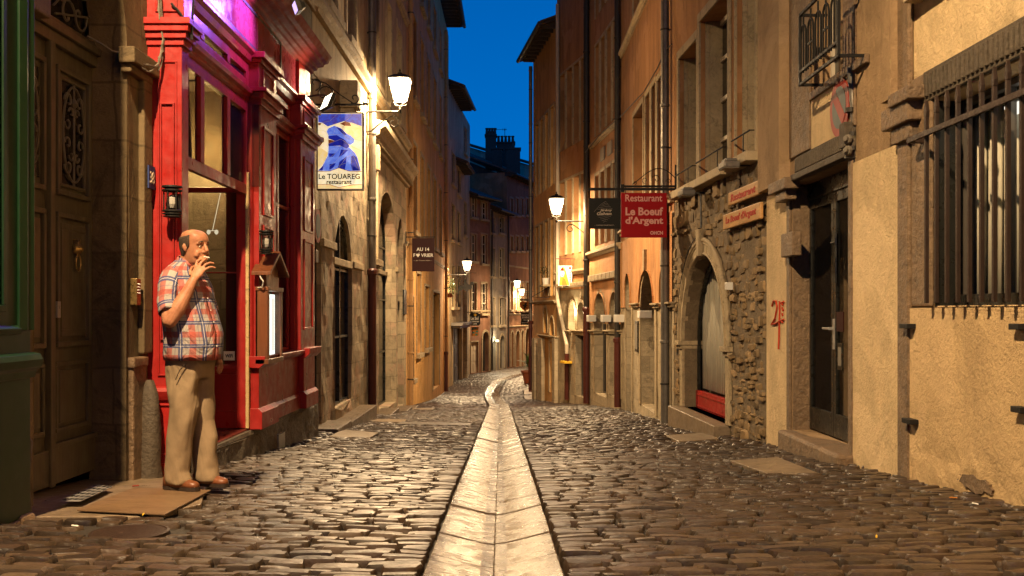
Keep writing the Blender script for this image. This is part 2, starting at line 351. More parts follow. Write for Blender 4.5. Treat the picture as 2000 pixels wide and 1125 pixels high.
# ------------------------------------------------------------ facades with real openings
def outline(o, k=12):
    """opening outline in (u, z), anticlockwise from the lower left; o = dict(u0,u1,z0,z1,rise)"""
    u0, u1, z0, z1, r = o['u0'], o['u1'], o['z0'], o['z1'], o.get('rise', 0)
    if r <= 0: return [(u0, z0), (u1, z0), (u1, z1), (u0, z1)]
    c = (u0 + u1) / 2; h = (u1 - u0) / 2; zs = z1 - r
    return [(u0, z0), (u1, z0)] + [(c + h * math.cos(math.pi * i / k), zs + r * math.sin(math.pi * i / k)) for i in range(k + 1)]
def inside(pt, poly):
    x, y = pt; c = False; j = len(poly) - 1
    for i in range(len(poly)):
        if (poly[i][1] > y) != (poly[j][1] > y) and x < (poly[j][0] - poly[i][0]) * (y - poly[i][1]) / (poly[j][1] - poly[i][1]) + poly[i][0]: c = not c
        j = i
    return c
def panel(m, u0, u1, z0, z1, ops, n=0, grid=0, disp=None):
    vs = [(u0, z0), (u1, z0), (u1, z1), (u0, z1)]; es = [(0, 1), (1, 2), (2, 3), (3, 0)]; holes = []
    for o in ops:
        ol = outline(o); b = len(vs); vs += ol; k = len(ol); es += [(b + i, b + (i + 1) % k) for i in range(k)]; holes.append(ol)
    if grid:
        a = u0 + grid
        while a < u1 - grid * .4:
            b = z0 + grid
            while b < z1 - grid * .4:
                q = (a + random.uniform(-.2, .2) * grid, b + random.uniform(-.2, .2) * grid)
                if not any(inside(q, h) for h in holes): vs.append(q)
                b += grid
            a += grid
    r = delaunay_2d_cdt([Vector(q) for q in vs], es, [], 0, 1e-5)
    D = disp or (lambda u, z: 0); pts = [(q.x, n + D(q.x, q.y), q.y) for q in r[0]]
    fs = []
    for f in r[2]:
        cx = sum(r[0][i].x for i in f) / len(f); cz = sum(r[0][i].y for i in f) / len(f)
        if not any(inside((cx, cz), h) for h in holes): fs.append(tuple(f))
    m.loc(pts, fs)
    for o, ol in zip(ops, holes):     # reveals
        dp = o.get('depth', .25); k = len(ol)
        for i in range(k):
            a, b = ol[i], ol[(i + 1) % k]
            m.quad((a[0], n + D(*a), a[1]), (b[0], n + D(*b), b[1]), (b[0], n - dp, b[1]), (a[0], n - dp, a[1]))
def wallshell(m, u0, u1, z0, z1, ops, back=4, **k):
    panel(m, u0, u1, z0, z1, ops, **k)
    m.quad((u0, 0, z0), (u0, -back, z0), (u0, -back, z1), (u0, 0, z1)); m.quad((u1, 0, z0), (u1, -back, z0), (u1, -back, z1), (u1, 0, z1))
    m.quad((u0, 0, z1), (u1, 0, z1), (u1, -back, z1), (u0, -back, z1)); m.quad((u0, -back, z0), (u1, -back, z0), (u1, -back, z1), (u0, -back, z1))
def OP(W, x0, x1, yt, yb, kind='win', arch=0, depth=.25, n=0, **k):
    """opening from photo columns x0..x1 and rows yt..yb (rows read at the middle column) -> metres on the wall"""
    ua, ub = W.hit(x0), W.hit(x1); u0, u1 = min(ua, ub), max(ua, ub); xm = (x0 + x1) / 2; zt = W.uz(xm, yt)[1]; zb = W.uz(xm, yb)[1]
    d = dict(u0=u0, u1=u1, z0=zb, z1=zt, rise=(u1 - u0) / 2 * arch, kind=kind, depth=depth); d.update(k); return d
def O(u0, u1, z0, z1, kind='win', rise=0, depth=.25, **k):
    d = dict(u0=u0, u1=u1, z0=z0, z1=z1, rise=rise, kind=kind, depth=depth); d.update(k); return d
def fill(W, o, parent, frame='grey_paint', gl='pane_dark', cols=2, rows=3, bar=.045):
    """window joinery set back in an opening: a frame mesh with its panes as a child"""
    dp = o['depth']; u0, u1, z0, z1 = o['u0'], o['u1'], o['z0'], o['z1']; r = o.get('rise', 0); n = -dp + .0
    if o['kind'] == 'dark' and 'glass' not in o: gl = 'dark_room'
    kind = o['kind']; frame = o.get('frame', frame); gl = o.get('glass', gl); cols = o.get('cols', cols); rows = o.get('rows', rows)
    if kind == 'none': return None
    ol = outline(o); cu = (u0 + u1) / 2; cz = (z0 + z1) / 2
    m = MB(W); k = len(ol); s_ = 1 - 2 * bar / (u1 - u0); sz = 1 - 2 * bar / (z1 - z0)
    inn = [(cu + (a - cu) * s_, cz + (b - cz) * sz) for a, b in ol]
    for i in range(k):
        j = (i + 1) % k; a, b, c, d = ol[i], ol[j], inn[j], inn[i]
        m.loc([(a[0], n + .03, a[1]), (b[0], n + .03, b[1]), (c[0], n + .03, c[1]), (d[0], n + .03, d[1]), (c[0], n - .02, c[1]), (d[0], n - .02, d[1])], [(0, 1, 2, 3), (3, 2, 4, 5)])
    zs = z1 - r
    if kind in ('win', 'glassdoor'):
        for i in range(1, cols):
            u = u0 + (u1 - u0) * i / cols; h = r * math.sqrt(max(0, 1 - ((u - cu) / ((u1 - u0) / 2)) ** 2)) if r else 0
            m.box(u - bar * .5, u + bar * .5, n - .02, n + .035, z0 + bar * .5, zs + h - bar * .3)
        for i in range(1, rows):
            z = z0 + (zs - z0) * i / rows if not r else z0 + (zs - z0) * i / max(1, rows - 1)
            m.box(u0 + bar * .5, u1 - bar * .5, n - .02, n + .028, z - bar * .4, z + bar * .4)
    if kind == 'shut':
        for i in range(int((z1 - z0) / .09)):
            z = z0 + .05 + i * .09; m.box(u0 + bar, u1 - bar, n - .01, n + .015, z, z + .06)
    nm = {'win': 'window', 'glassdoor': 'door', 'door': 'door', 'shut': 'shutter', 'dark': 'doorway'}[kind]
    f = m.build(nm, frame, parent)
    g_ = MB(W)
    if kind == 'door': 
        g_.loc([(a, n - .01, b) for a, b in inn], [tuple(range(k))]); pw = (u1 - u0) / 2
        for i in range(2):
            for q in range(3):
                a0 = u0 + pw * i + pw * .18; zz = z0 + (zs - z0) * q / 3 + .08
                g_.box(a0, a0 + pw * .64, n - .01, n + .012, zz, zz + (zs - z0) / 3 - .16)
        g_.build('door_panel', frame, f)
    elif kind == 'shut':
        g_.loc([(a, n - .015, b) for a, b in inn], [tuple(range(k))]); g_.build('backing', 'dark_room', f)
    else:
        g_.loc([(a, n - .005, b) for a, b in inn], [tuple(range(k))]); g_.build('pane', gl, f)
    return f
def surround(m, o, w=.14, n0=-.002, n1=.03, sill=True, arch_w=None, key=False, sillw=.1):
    """stone frame around an opening: jambs, lintel or arch ring, sill"""
    u0, u1, z0, z1, r = o['u0'], o['u1'], o['z0'], o['z1'], o.get('rise', 0); zs = z1 - r; aw = arch_w or w
    m.box(u0 - w, u0 - .001, n0, n1, z0, zs); m.box(u1 + .001, u1 + w, n0, n1, z0, zs)
    if r > 0:
        c = (u0 + u1) / 2; h = (u1 - u0) / 2; k = 14
        for i in range(k):
            a, b = math.pi * i / k, math.pi * (i + 1) / k
            q = [(c + h * math.cos(t) * s_, zs + r * math.sin(t) * s2) for t, s_, s2 in ((a, 1.001, 1.001), (a, 1 + aw / h, 1 + aw / r), (b, 1 + aw / h, 1 + aw / r), (b, 1.001, 1.001))]
            m.prism(q, n0, n1 + (.004 if i % 2 else 0))
        if key: m.prism([(c - .07, z1 - .02), (c + .07, z1 - .02), (c + .1, z1 + aw * 1.7), (c - .1, z1 + aw * 1.7)], n0, n1 + .07)
    else: m.box(u0 - w, u1 + w, n0, n1 + .003, z1 + .001, z1 + w * 1.15)
    if sill: m.box(u0 - w - .04, u1 + w + .04, n0, n1 + sillw, z0 - .13, z0 - .001)
def house(name, label, W, u0, u1, z0, z1, ops, mat, smat='carved_stone', sw=.14, grid=0, disp=None, cat='house', bk=4, sill=True, proud=.03, fkw=None):
    t = thing(name, W.p((u0 + u1) / 2, 0, g(*W.p((u0 + u1) / 2, 0, 0).xy)), label, cat)
    m = MB(W); wallshell(m, u0, u1, z0, z1, ops, back=bk, grid=grid, disp=disp); m.build('wall', mat, t)
    for o in ops:
        fill(W, o, t, **(fkw or {}))
        if o.get('sur', 1):
            b = MB(W); surround(b, o, o.get('sw', sw), sill=o.get('sill', sill and o['kind'] in ('win', 'shut')), key=o.get('key', False), n1=proud, arch_w=o.get('aw'))
            b.build('stone_surround', o.get('smat', smat), t, bevel=.008)
    return t
def downpipe(px, W, ytop, ybot, mat, label, r=.055, n=.09, z1=None, red=None):
    u = W.hit(px); zt = W.uz(px, ytop)[1] if z1 is None else z1; zb = W.uz(px, ybot)[1]; q = W.p(u, n, zb)
    t = thing('drainpipe', q, label, 'drainpipe'); zr = zb if red is None else W.uz(px, red)[1]
    m = MB(W); m.tube([(u, n, zr), (u, n, zt)], r, 12)
    z = zr + 1.4
    while z < zt: m.lathe((u, n, z), [(r, 0), (r * 1.18, .01), (r * 1.18, .05), (r, .06)], 12); z += 2.0
    m.build('pipe', mat, t, smooth=False)
    k = MB(W); z = zr + .7
    while z < zt: k.box(u - .012, u + .012, 0, n - r * .8, z, z + .03); k.lathe((u, n, z), [(r * 1.06, 0), (r * 1.14, .004), (r * 1.14, .026), (r * 1.06, .03)], 12); z += 2.0
    build_each(k, 'bracket', 'dark_zinc', t)
    if red is not None:
        b = MB(W); b.tube([(u, n, zb), (u, n, zr)], r * 1.12, 12); b.lathe((u, n, zr - .05), [(r * 1.3, 0), (r * 1.4, .02), (r * 1.4, .09), (r, .13)], 12); b.build('cast_iron_foot', 'red_pipe', t)
    return t
# ------------------------------------------------------------ walls in plan
WL = Wall((-2.85, 0), (-2.85, 46)); WL6 = Wall((-2.85, 46), (-2.3, 56))
WF1 = Wall((-2.3, 56), (-1.2, 58.5)); WF2 = Wall((-1.2, 58.5), (-.28, 61.6)); WF3 = Wall((-.28, 61.6), (1.35, 67)); WF4 = Wall((1.35, 67), (6, 76), neg=True)
if WF4.n.y > 0: WF4.n = -WF4.n
WR = Wall((3.06, 2), (2.97, 11.9)); WR3 = Wall((2.97, 11.9), (2.69, 17)); WR4 = Wall((2.69, 17), (2.69, 25)); WR5 = Wall((2.69, 25), (2.25, 29.5))
WR6 = Wall((2.25, 29.5), (1.45, 33)); WR7 = Wall((1.45, 33), (.79, 38)); WR8 = Wall((.79, 38), (2.6, 54)); WR9 = Wall((2.6, 54), (7, 68))
def yz(W, Y): return (Y - W.a.y) / W.d.y       # u of a plan distance Y

# ------------------------------------------------------------ ground
def ground():
    m = MB(); ys = [-9 + .5 * i for i in range(180)]; xs = [-9, -5.5] + [-3.6 + .4 * i for i in range(19)] + [5.5, 10, 16]
    vs = [Vector((x, y, g(x, y) - .032 - (.06 if abs(x - chx(y)) < .25 else 0))) for y in ys for x in xs]; k = len(xs)
    m.add(vs, [(j * k + i, j * k + i + 1, (j + 1) * k + i + 1, (j + 1) * k + i) for j in range(len(ys) - 1) for i in range(k - 1)])
    struct(m.build('ground', 'joint_earth'))
    b = MB(); b.add([(-160, -120, -3), (160, -120, -3), (160, 260, -3), (-160, 260, -3)], [(0, 1, 2, 3)]); struct(b.build('terrain', 'joint_earth'))
ground()
def tilefn(m, P0, ax, ay, az, w, d, rnd, nx=6, ny=4, h=.022, skirt=.05, dome=.22):
    """one rounded stone of w x d on a surface frame"""
    vs = []; fs = []; t1, t2, jw, jd = rnd.uniform(-.05, .05), rnd.uniform(-.10, .10), rnd.uniform(-.12, .12), rnd.uniform(-.12, .12)
    hh = h * rnd.uniform(-.35, .45); cor = [rnd.uniform(-.09, .09) for _ in range(8)]; e = 5
    for j in range(ny):
        for i in range(nx):
            s_ = -1 + 2 * i / (nx - 1); t_ = -1 + 2 * j / (ny - 1); edge = i in (0, nx - 1) or j in (0, ny - 1)
            q = max(abs(s_), abs(t_)); l = (abs(s_) ** e + abs(t_) ** e) ** (1 / e); k = q / l if l else 1
            s2, t2_ = s_ * k, t_ * k
            if not edge: s2 *= 1.34 if nx > 4 else 2.3; t2_ *= 2.2 if ny == 4 else 1.6 if ny > 4 else 1
            s2 = max(-.9, min(.9, s2)) if not edge else s2; t2_ = max(-.82, min(.82, t2_)) if not edge else t2_
            c = cor[0] * s2 + cor[1] * t2_ + cor[2] * s2 * t2_
            x = s2 * w / 2 * (1 + jw * t2_) + c * d * .5; y = t2_ * d / 2 * (1 + jd * s2) + cor[3] * d * math.sin(3 * s2 + cor[4] * 20) * 1.1
            r2 = min(1, (s2 * s2 * .5 + t2_ * t2_ * .8)); z = hh + t1 * x + t2 * y * .8 - dome * h * r2 - (h * .8 if edge else 0)
            vs.append(P0 + ax * x + ay * y + az * z)
    for j in range(ny - 1):
        for i in range(nx - 1): fs.append((j * nx + i, j * nx + i + 1, (j + 1) * nx + i + 1, (j + 1) * nx + i))
    ring = [i for i in range(nx)] + [j * nx + nx - 1 for j in range(1, ny)] + [(ny - 1) * nx + i for i in range(nx - 2, -1, -1)] + [j * nx for j in range(ny - 2, 0, -1)]
    b = len(vs)
    for i in ring: vs.append(vs[i] - az * skirt)
    k = len(ring)
    for i in range(k): fs.append((ring[i], b + i, b + (i + 1) % k, ring[(i + 1) % k]))
    m.add(vs, fs)
SLABS = [  # smooth paving slabs let into the cobbles: plan corners
    [(-3.2, 5.55), (-2.05, 5.75), (-1.92, 6.35), (-2.35, 7.95), (-3.2, 7.95)],
    [P(1425, 897, 9.65).xy[:], P(1520, 893, 9.9).xy[:], P(1600, 925, 8.25).xy[:], P(1500, 925, 8.3).xy[:]],
    [P(1300, 848, 13.9).xy[:], P(1380, 843, 14.3).xy[:], P(1405, 857, 12.9).xy[:], P(1325, 862, 12.5).xy[:]],
    [P(642, 852, 13.6).xy[:], P(668, 838, 15.4).xy[:], P(740, 842, 14.8).xy[:], P(722, 853, 13.5).xy[:]],
    [P(720, 818, 19.5).xy[:], P(795, 817, 19.5).xy[:], P(790, 823, 18.3).xy[:], P(725, 822, 18.4).xy[:]],
    [P(795, 797, 26.5).xy[:], P(850, 795, 27.2).xy[:], P(845, 799, 25.8).xy[:], P(790, 801, 25.2).xy[:]],
    [P(1024, 757, 44.5).xy[:], P(1045, 757, 44.5).xy[:], P(1050, 764, 41.5).xy[:], P(1023, 764, 41.5).xy[:]],
    [P(1023, 767, 40.6).xy[:], P(1050, 767, 40.6).xy[:], P(1056, 774, 37.5).xy[:], P(1025, 774, 37.5).xy[:]],
]
IRON = [(-1.35, 18.0, .62, .45), (-2.42, 7.42, .22, .45), (-1.98, 5.30, .20, .20)]     # drain covers: x, y, half w, half d
def blocked(x, y):
    if abs(x - chx(y)) < .31: return True
    for a, b, hw, hd in IRON:
        if abs(x - a) < hw + .05 and abs(y - b) < hd + .03: return True
    return any(inside((x, y), s) for s in SLABS)
def cobbles():
    rnd = random.Random(3); m = MB(); y = 3.1
    while y < 64:
        d = rnd.uniform(.078, .118) * (1 if y < 26 else 1.15 if y < 40 else 1.35); yc = y + d / 2
        xl, xr = -3.15 if y < 44 else -3.6, (3.2 if y < 17 else 2.95 if y < 27 else 2.6 if y < 33 else 3.6)
        for side in (-1, 1):
            x = chx(yc) + side * .30; lim = xl if side < 0 else xr
            while (x > lim) if side < 0 else (x < lim):
                w_ = rnd.uniform(.12, .27); x += side * w_ / 2
                ya = yc + .05 * math.sin(x * 1.3 + yc * .4) + .035 * math.sin(x * 3.1 + yc * 1.7) + .012 * abs(x) ** 1.5
                if not blocked(x, ya) and not blocked(x + w_ * .35, ya) and not blocked(x - w_ * .35, ya):
                    bx, by = .2, .2; zc = g(x, ya); sx = (g(x + bx, ya) - g(x - bx, ya)) / .4; sy = (g(x, ya + by) - g(x, ya - by)) / .4
                    ax = Vector((1, rnd.uniform(-.06, .06), sx)).normalized(); ay = Vector((0, 1, sy)); ay = (ay - ax * ay.dot(ax)).normalized(); az = ax.cross(ay)
                    near = y < 11
                    tilefn(m, Vector((x, ya, zc + .006 * noise.noise((x * 2, ya * 2, 0)))), ax, ay, az, w_ - rnd.uniform(.012, .03), d - rnd.uniform(.006, .016), rnd, 7 if near else 4, 5 if near else 4 if y < 26 else 3, .024)
                x += side * w_ / 2
        y += d
    struct(m.build('cobblestone_street', 'cobbles', smooth=42))
cobbles()
def gutter():
    rnd = random.Random(9); m = MB(); y = 2.6
    while y < 60:
        L = rnd.uniform(.42, .78)
        for side in (-1, 1):
            n = 4; xs = [0, .06, .15, .24, .285]; hs = [-.057, -.051, -.028, -.005, .006]; jz = rnd.uniform(-.006, .006)
            vs = []
            for j in range(n + 1):
                yy = y + .005 + (L - .010) * j / n
                for x, h in zip(xs, hs): vs.append(Vector((chx(yy) + side * (x + .0004), yy, g(0, yy) * 0 + zbase(yy) - .035 + h + jz + .0015 * noise.noise((x * 9, yy * 3, side)))))
            k = len(xs); fs = [(j * k + i, j * k + i + 1, (j + 1) * k + i + 1, (j + 1) * k + i) for j in range(n) for i in range(k - 1)]
            ring = list(range(k)) + [j * k + k - 1 for j in range(1, n + 1)] + [n * k + i for i in range(k - 2, -1, -1)] + [j * k for j in range(n - 1, 0, -1)]
            b = len(vs); vs += [vs[i] - Vector((0, 0, .06)) for i in ring]; q = len(ring); fs += [(ring[i], b + i, b + (i + 1) % q, ring[(i + 1) % q]) for i in range(q)]
            m.add(vs, fs)
        y += L
    struct(m.build('stone_gutter_path', 'gutter_stone', bevel=.004))
gutter()
def slabs():
    m = MB()
    for s in SLABS:
        c = Vector((sum(p[0] for p in s) / len(s), sum(p[1] for p in s) / len(s))); pts = [c + (Vector(p) - c) * .985 for p in s]
        top = [(p.x, p.y, g(p.x, p.y) - .001) for p in pts]; k = len(top)
        m.add(top + [(a, b, z - .06) for a, b, z in top], [tuple(range(k))] + [(i, k + i, k + (i + 1) % k, (i + 1) % k) for i in range(k)])
    struct(m.build('pavement_slabs', 'slab_stone', bevel=.006))
slabs()

# ------------------------------------------------------------ street lamps
def lantern(t, x, y, z, lit=True, power=800, s=1.0):
    """tapered four-sided lantern standing on (x, y, z): frame, roof, glass, burner light"""
    def ring(h, r): return [(x + r * a * s, y + r * b * s, z + h * s) for a, b in ((-1, -1), (1, -1), (1, 1), (-1, 1))]
    b0, b1 = ring(.10, .115), ring(.52, .205); fr = MB()
    for i in range(4):
        fr.tube([b0[i], b1[i]], .011 * s, 6); fr.tube([b0[i], b0[(i + 1) % 4]], .012 * s, 6); fr.tube([b1[i], b1[(i + 1) % 4]], .015 * s, 6); fr.tube([(x, y, z + .0), (x + (b0[i][0] - x) * 1.0, y + (b0[i][1] - y) * 1.0, z + .05 * s), b0[i]], .009 * s, 6)
    fr.lathe((x, y, z - .14 * s), [(.006, 0), (.022 * s, .03 * s), (.012 * s, .05 * s), (.03 * s, .08 * s), (.02 * s, .12 * s), (.012 * s, .16 * s)], 10)
    fr.build('lantern_frame', 'iron', t)
    ro = MB(); q = ring(.525, .215); q2 = ring(.60, .10); ro.add(q + q2, [(0, 1, 5, 4), (1, 2, 6, 5), (2, 3, 7, 6), (3, 0, 4, 7), (4, 5, 6, 7)]); ro.lathe((x, y, z + .60 * s), [(.05 * s, 0), (.05 * s, .04 * s), (.015 * s, .06 * s), (.02 * s, .09 * s), (.004, .12 * s)], 8)
    ro.build('lantern_roof', 'iron', t)
    gl = MB(); gl.add([tuple(v) for v in b0] + [tuple(v) for v in b1], [(0, 1, 5, 4), (1, 2, 6, 5), (2, 3, 7, 6), (3, 0, 4, 7)]); gl.build('lantern_glass', 'lamp_glass', t)
    for kd, pw in (('SPOT', 1.0), ('POINT', .14)):       # shaded burner under the roof, and its weak glow to all sides
        L = bpy.data.lights.new('lamp_light', kd); L.energy = power * KL * pw; L.color = LAMP; L.shadow_soft_size = .08 * s
        if kd == 'SPOT': L.spot_size = R(170); L.spot_blend = .55
        lo = bpy.data.objects.new('lamp_light', L); C.objects.link(lo); lo.parent = t; lo.location = Vector((x, y, z + (.47 if kd == 'SPOT' else .40) * s)) - t.location
s_ = NT('lamp_glass'); tr = s_.n('ShaderNodeBsdfTransparent'); em = s_.n('ShaderNodeEmission'); mx = s_.n('ShaderNodeMixShader')
em.inputs[0].default_value = (1, .78, .46, 1); em.inputs[1].default_value = 30; mx.inputs[0].default_value = .22
s_.l(tr.outputs[0], mx.inputs[1]); s_.l(em.outputs[0], mx.inputs[2]); s_.l(mx.outputs[0], s_.out.inputs[0])
def spiral(c, r0, r1, a0, a1, ax, az, n=18):
    return [Vector(c) + Vector(ax) * ((r0 + (r1 - r0) * i / n) * math.cos(a0 + (a1 - a0) * i / n)) + Vector(az) * ((r0 + (r1 - r0) * i / n) * math.sin(a0 + (a1 - a0) * i / n)) for i in range(n + 1)]
def lamp(wallpt, lp, label, power, s=1.0, group='wall street lamps along the lane', mat='iron'):
    """street lamp: bracket arm from the wall point to the lantern seat lp"""
    a = Vector(wallpt); b = Vector((lp[0], lp[1], a.z)); t = thing('street_lamp', a, label, 'street lamp', group); d = (b - a); L = d.length; d.normalize(); up = Vector((0, 0, 1))
    m = MB(); m.tube([a, b], .020 * s, 8); m.lathe(a, [(.05, 0), (.05, .015), (.03, .03)], 10, ax=d)
    m.tube([b - up * .03, b + up * .06], .024 * s, 8)
    c0 = a - up * .40 * s; m.tube([c0, c0 + d * .10 * s + up * .03, c0 + d * .30 * s + up * .20 * s] + spiral(c0 + d * .52 * s + up * .19 * s, .13 * s, .03 * s, 2.0, -4.6, d, up), .014 * s, 6)
    m.tube([a, c0], .012 * s, 6); m.build('bracket', mat, t)
    lantern(t, b.x, b.y, b.z + .10 * s, power=power, s=s)
    return t
y1 = 20.0; A = P(712, 218, y1); lamp((-2.85, y1, A.z), P(781, 218, y1), 'large lit street lantern on a wall arm beside the stained glass sign', 950, 1.02)
y2 = 29.6; A = P(1149, 432, y2); lamp((2.24, y2, A.z), P(1087, 432, y2), 'lit street lantern on an arm left of the black and red hanging signs', 620, 1.05)
y3 = 44.5; A = P(872, 537, y3); lamp((-2.79, y3, A.z), P(912, 537, y3), 'lit street lantern over the grey garage door and its canopy', 480, .98)
y4 = 57; lamp((P(1040, 570, y4).x + .2, y4, P(0, 569, y4).z), P(1010, 569, y4), 'higher of the two far lit lanterns, over the shield sign', 300, .95)
y5 = 63; lamp((WF3.p(yz(WF3, y5), 0, 0).x, y5, P(0, 583, y5).z), P(1019, 583, y5), 'lower of the two far lit lanterns, on an arm from the orange house', 300, .95)
# the next lamp of the row hangs behind the photographer, on the left wall
lamp((-2.85, 2.0, 7.1), (-2.2, 2.0, 7.1), 'street lantern high on the left wall above the photographer', 2100, 1.02)
lamp((5.2, 66, 3.0), (4.6, 66, 3.0), 'street lantern round the far bend', 500, .95)
# ------------------------------------------------------------ left side: portal house, green front
def pnl(m, u0, u1, z0, z1, n, w=.03, d=.012, rec=True):
    """moulded panel: raised rim with a recessed field"""
    m.box(u0, u1, n, n + d, z1 - w, z1); m.box(u0, u1, n, n + d, z0, z0 + w); m.box(u0, u0 + w, n, n + d, z0 + w, z1 - w); m.box(u1 - w, u1, n, n + d, z0 + w, z1 - w)
    if rec: m.box(u0 + w * 2, u1 - w * 2, n, n + d * .7, z0 + w * 2, z1 - w * 2)
t = thing('portal_house', (-2.85, 7, 0), 'old stone house with an arched portal and tall panelled wooden double door', 'house')
rnd = random.Random(4)
def rough(a=.012, f=3.0):
    return lambda u, z: a * noise.noise((u * f, z * f, 3.3)) + a * .5 * noise.noise((u * f * 3.3, z * f * 3.3, 8))
portal = O(6.1, 7.56, -.35, 3.95, 'none', rise=.73, depth=.27)
m = MB(WL); wallshell(m, -4, 14.6, -1.2, 14, [portal, O(8.3, 12.9, .0, 3.72, 'none', depth=.02), O(12.9, 13.9, 6.0, 8.3, 'none', depth=.3), O(10.9, 11.9, 6.0, 8.3, 'none', depth=.3)], back=4.5, grid=.22, disp=rough(.014)); m.build('wall', 'portal_stone', t)
for o in (O(12.9, 13.9, 6.0, 8.3, depth=.3), O(10.9, 11.9, 6.0, 8.3, depth=.3)):
    fill(WL, o, t); b = MB(WL); surround(b, o); b.build('stone_surround', 'carved_stone', t, bevel=.01)
b = MB(WL); b.mould([(0, 5.5), (.05, 5.5), (.08, 5.56), (.16, 5.62), (.17, 5.72), (0, 5.76)], 9, 14.6); b.build('string_course', 'carved_stone', t, bevel=.006)
b = MB(WL)      # impost, quoins and the worn guard stones of the portal
b.box(7.5, 7.97, -.02, .06, 2.98, 3.04); b.box(7.46, 8.0, -.02, .10, 3.04, 3.16); b.box(5.7, 6.16, -.02, .08, 2.98, 3.14)
build_each(b, 'impost', 'portal_stone', t, bevel=.012)
b = MB(WL); b.box(7.80, 7.98, .0, .05, .9, 3.0); b.build('pilaster', 'portal_stone', t, bevel=.012)
for i, (uu, r0, h) in enumerate(((7.86, .085, .72), (5.75, .075, .62))):
    b = MB(WL)
    b.lathe((uu, .07, -.25), [(r0 * 1.25, 0), (r0 * 1.2, .12), (r0 * 1.0, .3), (r0 * 1.02, h * .8), (r0 * .8, h + .12), (r0 * .35, h + .22)], 12)
    b.v = [v + Vector((noise.noise(v * 7) * .03, noise.noise(v * 7 + Vector((5, 0, 0))) * .03, noise.noise(v * 9) * .02)) for v in b.v]
    b.build('guard_stone', 'dark_stone', t, smooth=True)
b = MB(WL); b.box(7.62, 7.9, -.02, .035, -.3, .85); b.box(7.60, 7.9, -.02, .05, .80, .88); b.build('worn_base', 'brown_stone', t, bevel=.015)
# door leaves
dn = -.25
d = MB(WL); d.box(6.84, 7.56, dn - .05, dn, .05, 3.02)
pnl(d, 6.93, 7.47, 2.02, 2.90, dn, .035, .03, False); pnl(d, 6.93, 7.47, .98, 1.90, dn, .035, .03); pnl(d, 6.93, 7.47, .40, .88, dn, .03, .02)
pnl(d, 6.99, 7.41, 2.08, 2.84, dn, .025, .018, False); pnl(d, 7.0, 7.4, 1.08, 1.8, dn + .012, .02, .012)
d.box(6.86, 7.54, dn, dn + .03, .06, .30); d.box(6.84, 7.55, dn, dn + .045, .30, .335)
do = d.build('door', 'old_door_wood', t, bevel=.005, label='weathered dark wooden door leaf with a scrolled grille')
d2 = MB(WL); d2.box(6.1, 6.83, dn - .05, dn, .05, 3.02)
pnl(d2, 6.18, 6.76, 2.02, 2.90, dn, .035, .03, False); pnl(d2, 6.18, 6.76, .98, 1.90, dn, .035, .03); pnl(d2, 6.18, 6.76, .40, .88, dn, .03, .02); d2.box(6.12, 6.82, dn, dn + .03, .06, .30)
d2.box(6.79, 6.86, dn, dn + .045, .05, 3.02); do2 = d2.build('door', 'old_door_wood', t, bevel=.005)
gp = MB(WL)
for u0, u1 in ((6.99, 7.41), (6.24, 6.70)): gp.quad((u0, dn + .004, 2.1), (u1, dn + .004, 2.1), (u1, dn + .004, 2.82), (u0, dn + .004, 2.82))
gp.build('dark_glass', 'pane_dark', do)
def scroll_grille(m, uc, zc, hw, hh, n):
    U, Z = Vector((1, 0, 0)), Vector((0, 0, 1))
    for sx in (-1, 1):
        for sz in (-1, 1):
            for (a, b, r, k) in ((.45, .62, .34, 1), (.5, .2, .26, -1), (.22, .42, .2, 1)):
                q = spiral((uc + sx * hw * a, n, zc + sz * hh * b), hw * r, hw * .06, 0, 5.2 * k, (sx, 0, 0), (0, 0, sz), 16)
                m.tube([tuple(v) for v in q], .0085, 5)
    m.tube([(uc + hw * .88 * math.cos(i * math.pi / 12), n, zc + hh * .93 * math.sin(i * math.pi / 12)) for i in range(25)], .009, 5)
    m.tube([(uc, n, zc - hh), (uc, n, zc + hh)], .009, 5); m.lathe((uc, n, zc + hh * .6), [(.01, -.03), (.03, 0), (.01, .04)], 8)
gr = MB(WL); scroll_grille(gr, 7.2, 2.46, .20, .36, dn + .02); scroll_grille(gr, 6.47, 2.46, .22, .36, dn + .02); gr.build('grille', 'grey_wood', do)
kn = MB(WL); kn.lathe((7.2, dn + .02, 1.66), [(.028, 0), (.045, .01), (.042, .03), (.028, .05), (.012, .065)], 12, ax=(1, 0, 0)); kn.tube([(7.2 + .04 * math.sin(a), dn + .05, 1.62 - .055 * (1 - math.cos(a))) for a in [i * .5236 for i in range(13)]], .008, 6)
kn.box(7.18, 7.22, dn + .02, dn + .06, 1.68, 1.73); kn.build('lion_knocker', 'brass', do, bevel=.004)
kl = MB(WL); kl.box(6.87, 6.915, dn, dn + .055, 1.18, 1.29); kl.lathe((6.892, dn + .055, 1.25), [(.012, 0), (.012, .006)], 8, ax=(1, 0, 0)); kl.build('lock', 'steel_plate', do2, bevel=.003)
b = MB(WL); b.box(6.1, 7.56, dn - .06, dn + .04, 3.02, 3.10); b.box(6.1, 7.56, dn - .06, dn + .07, 3.10, 3.15); b.box(6.1, 7.56, dn - .06, dn + .03, 3.15, 3.2)
b.build('transom', 'old_door_wood', t, bevel=.006)
b = MB(WL); b.prism(outline(O(6.1, 7.56, 3.2, 3.95, rise=.72)), dn - .06, dn - .05); b.build('fanlight', 'pane_dark', t)
fg = MB(WL)
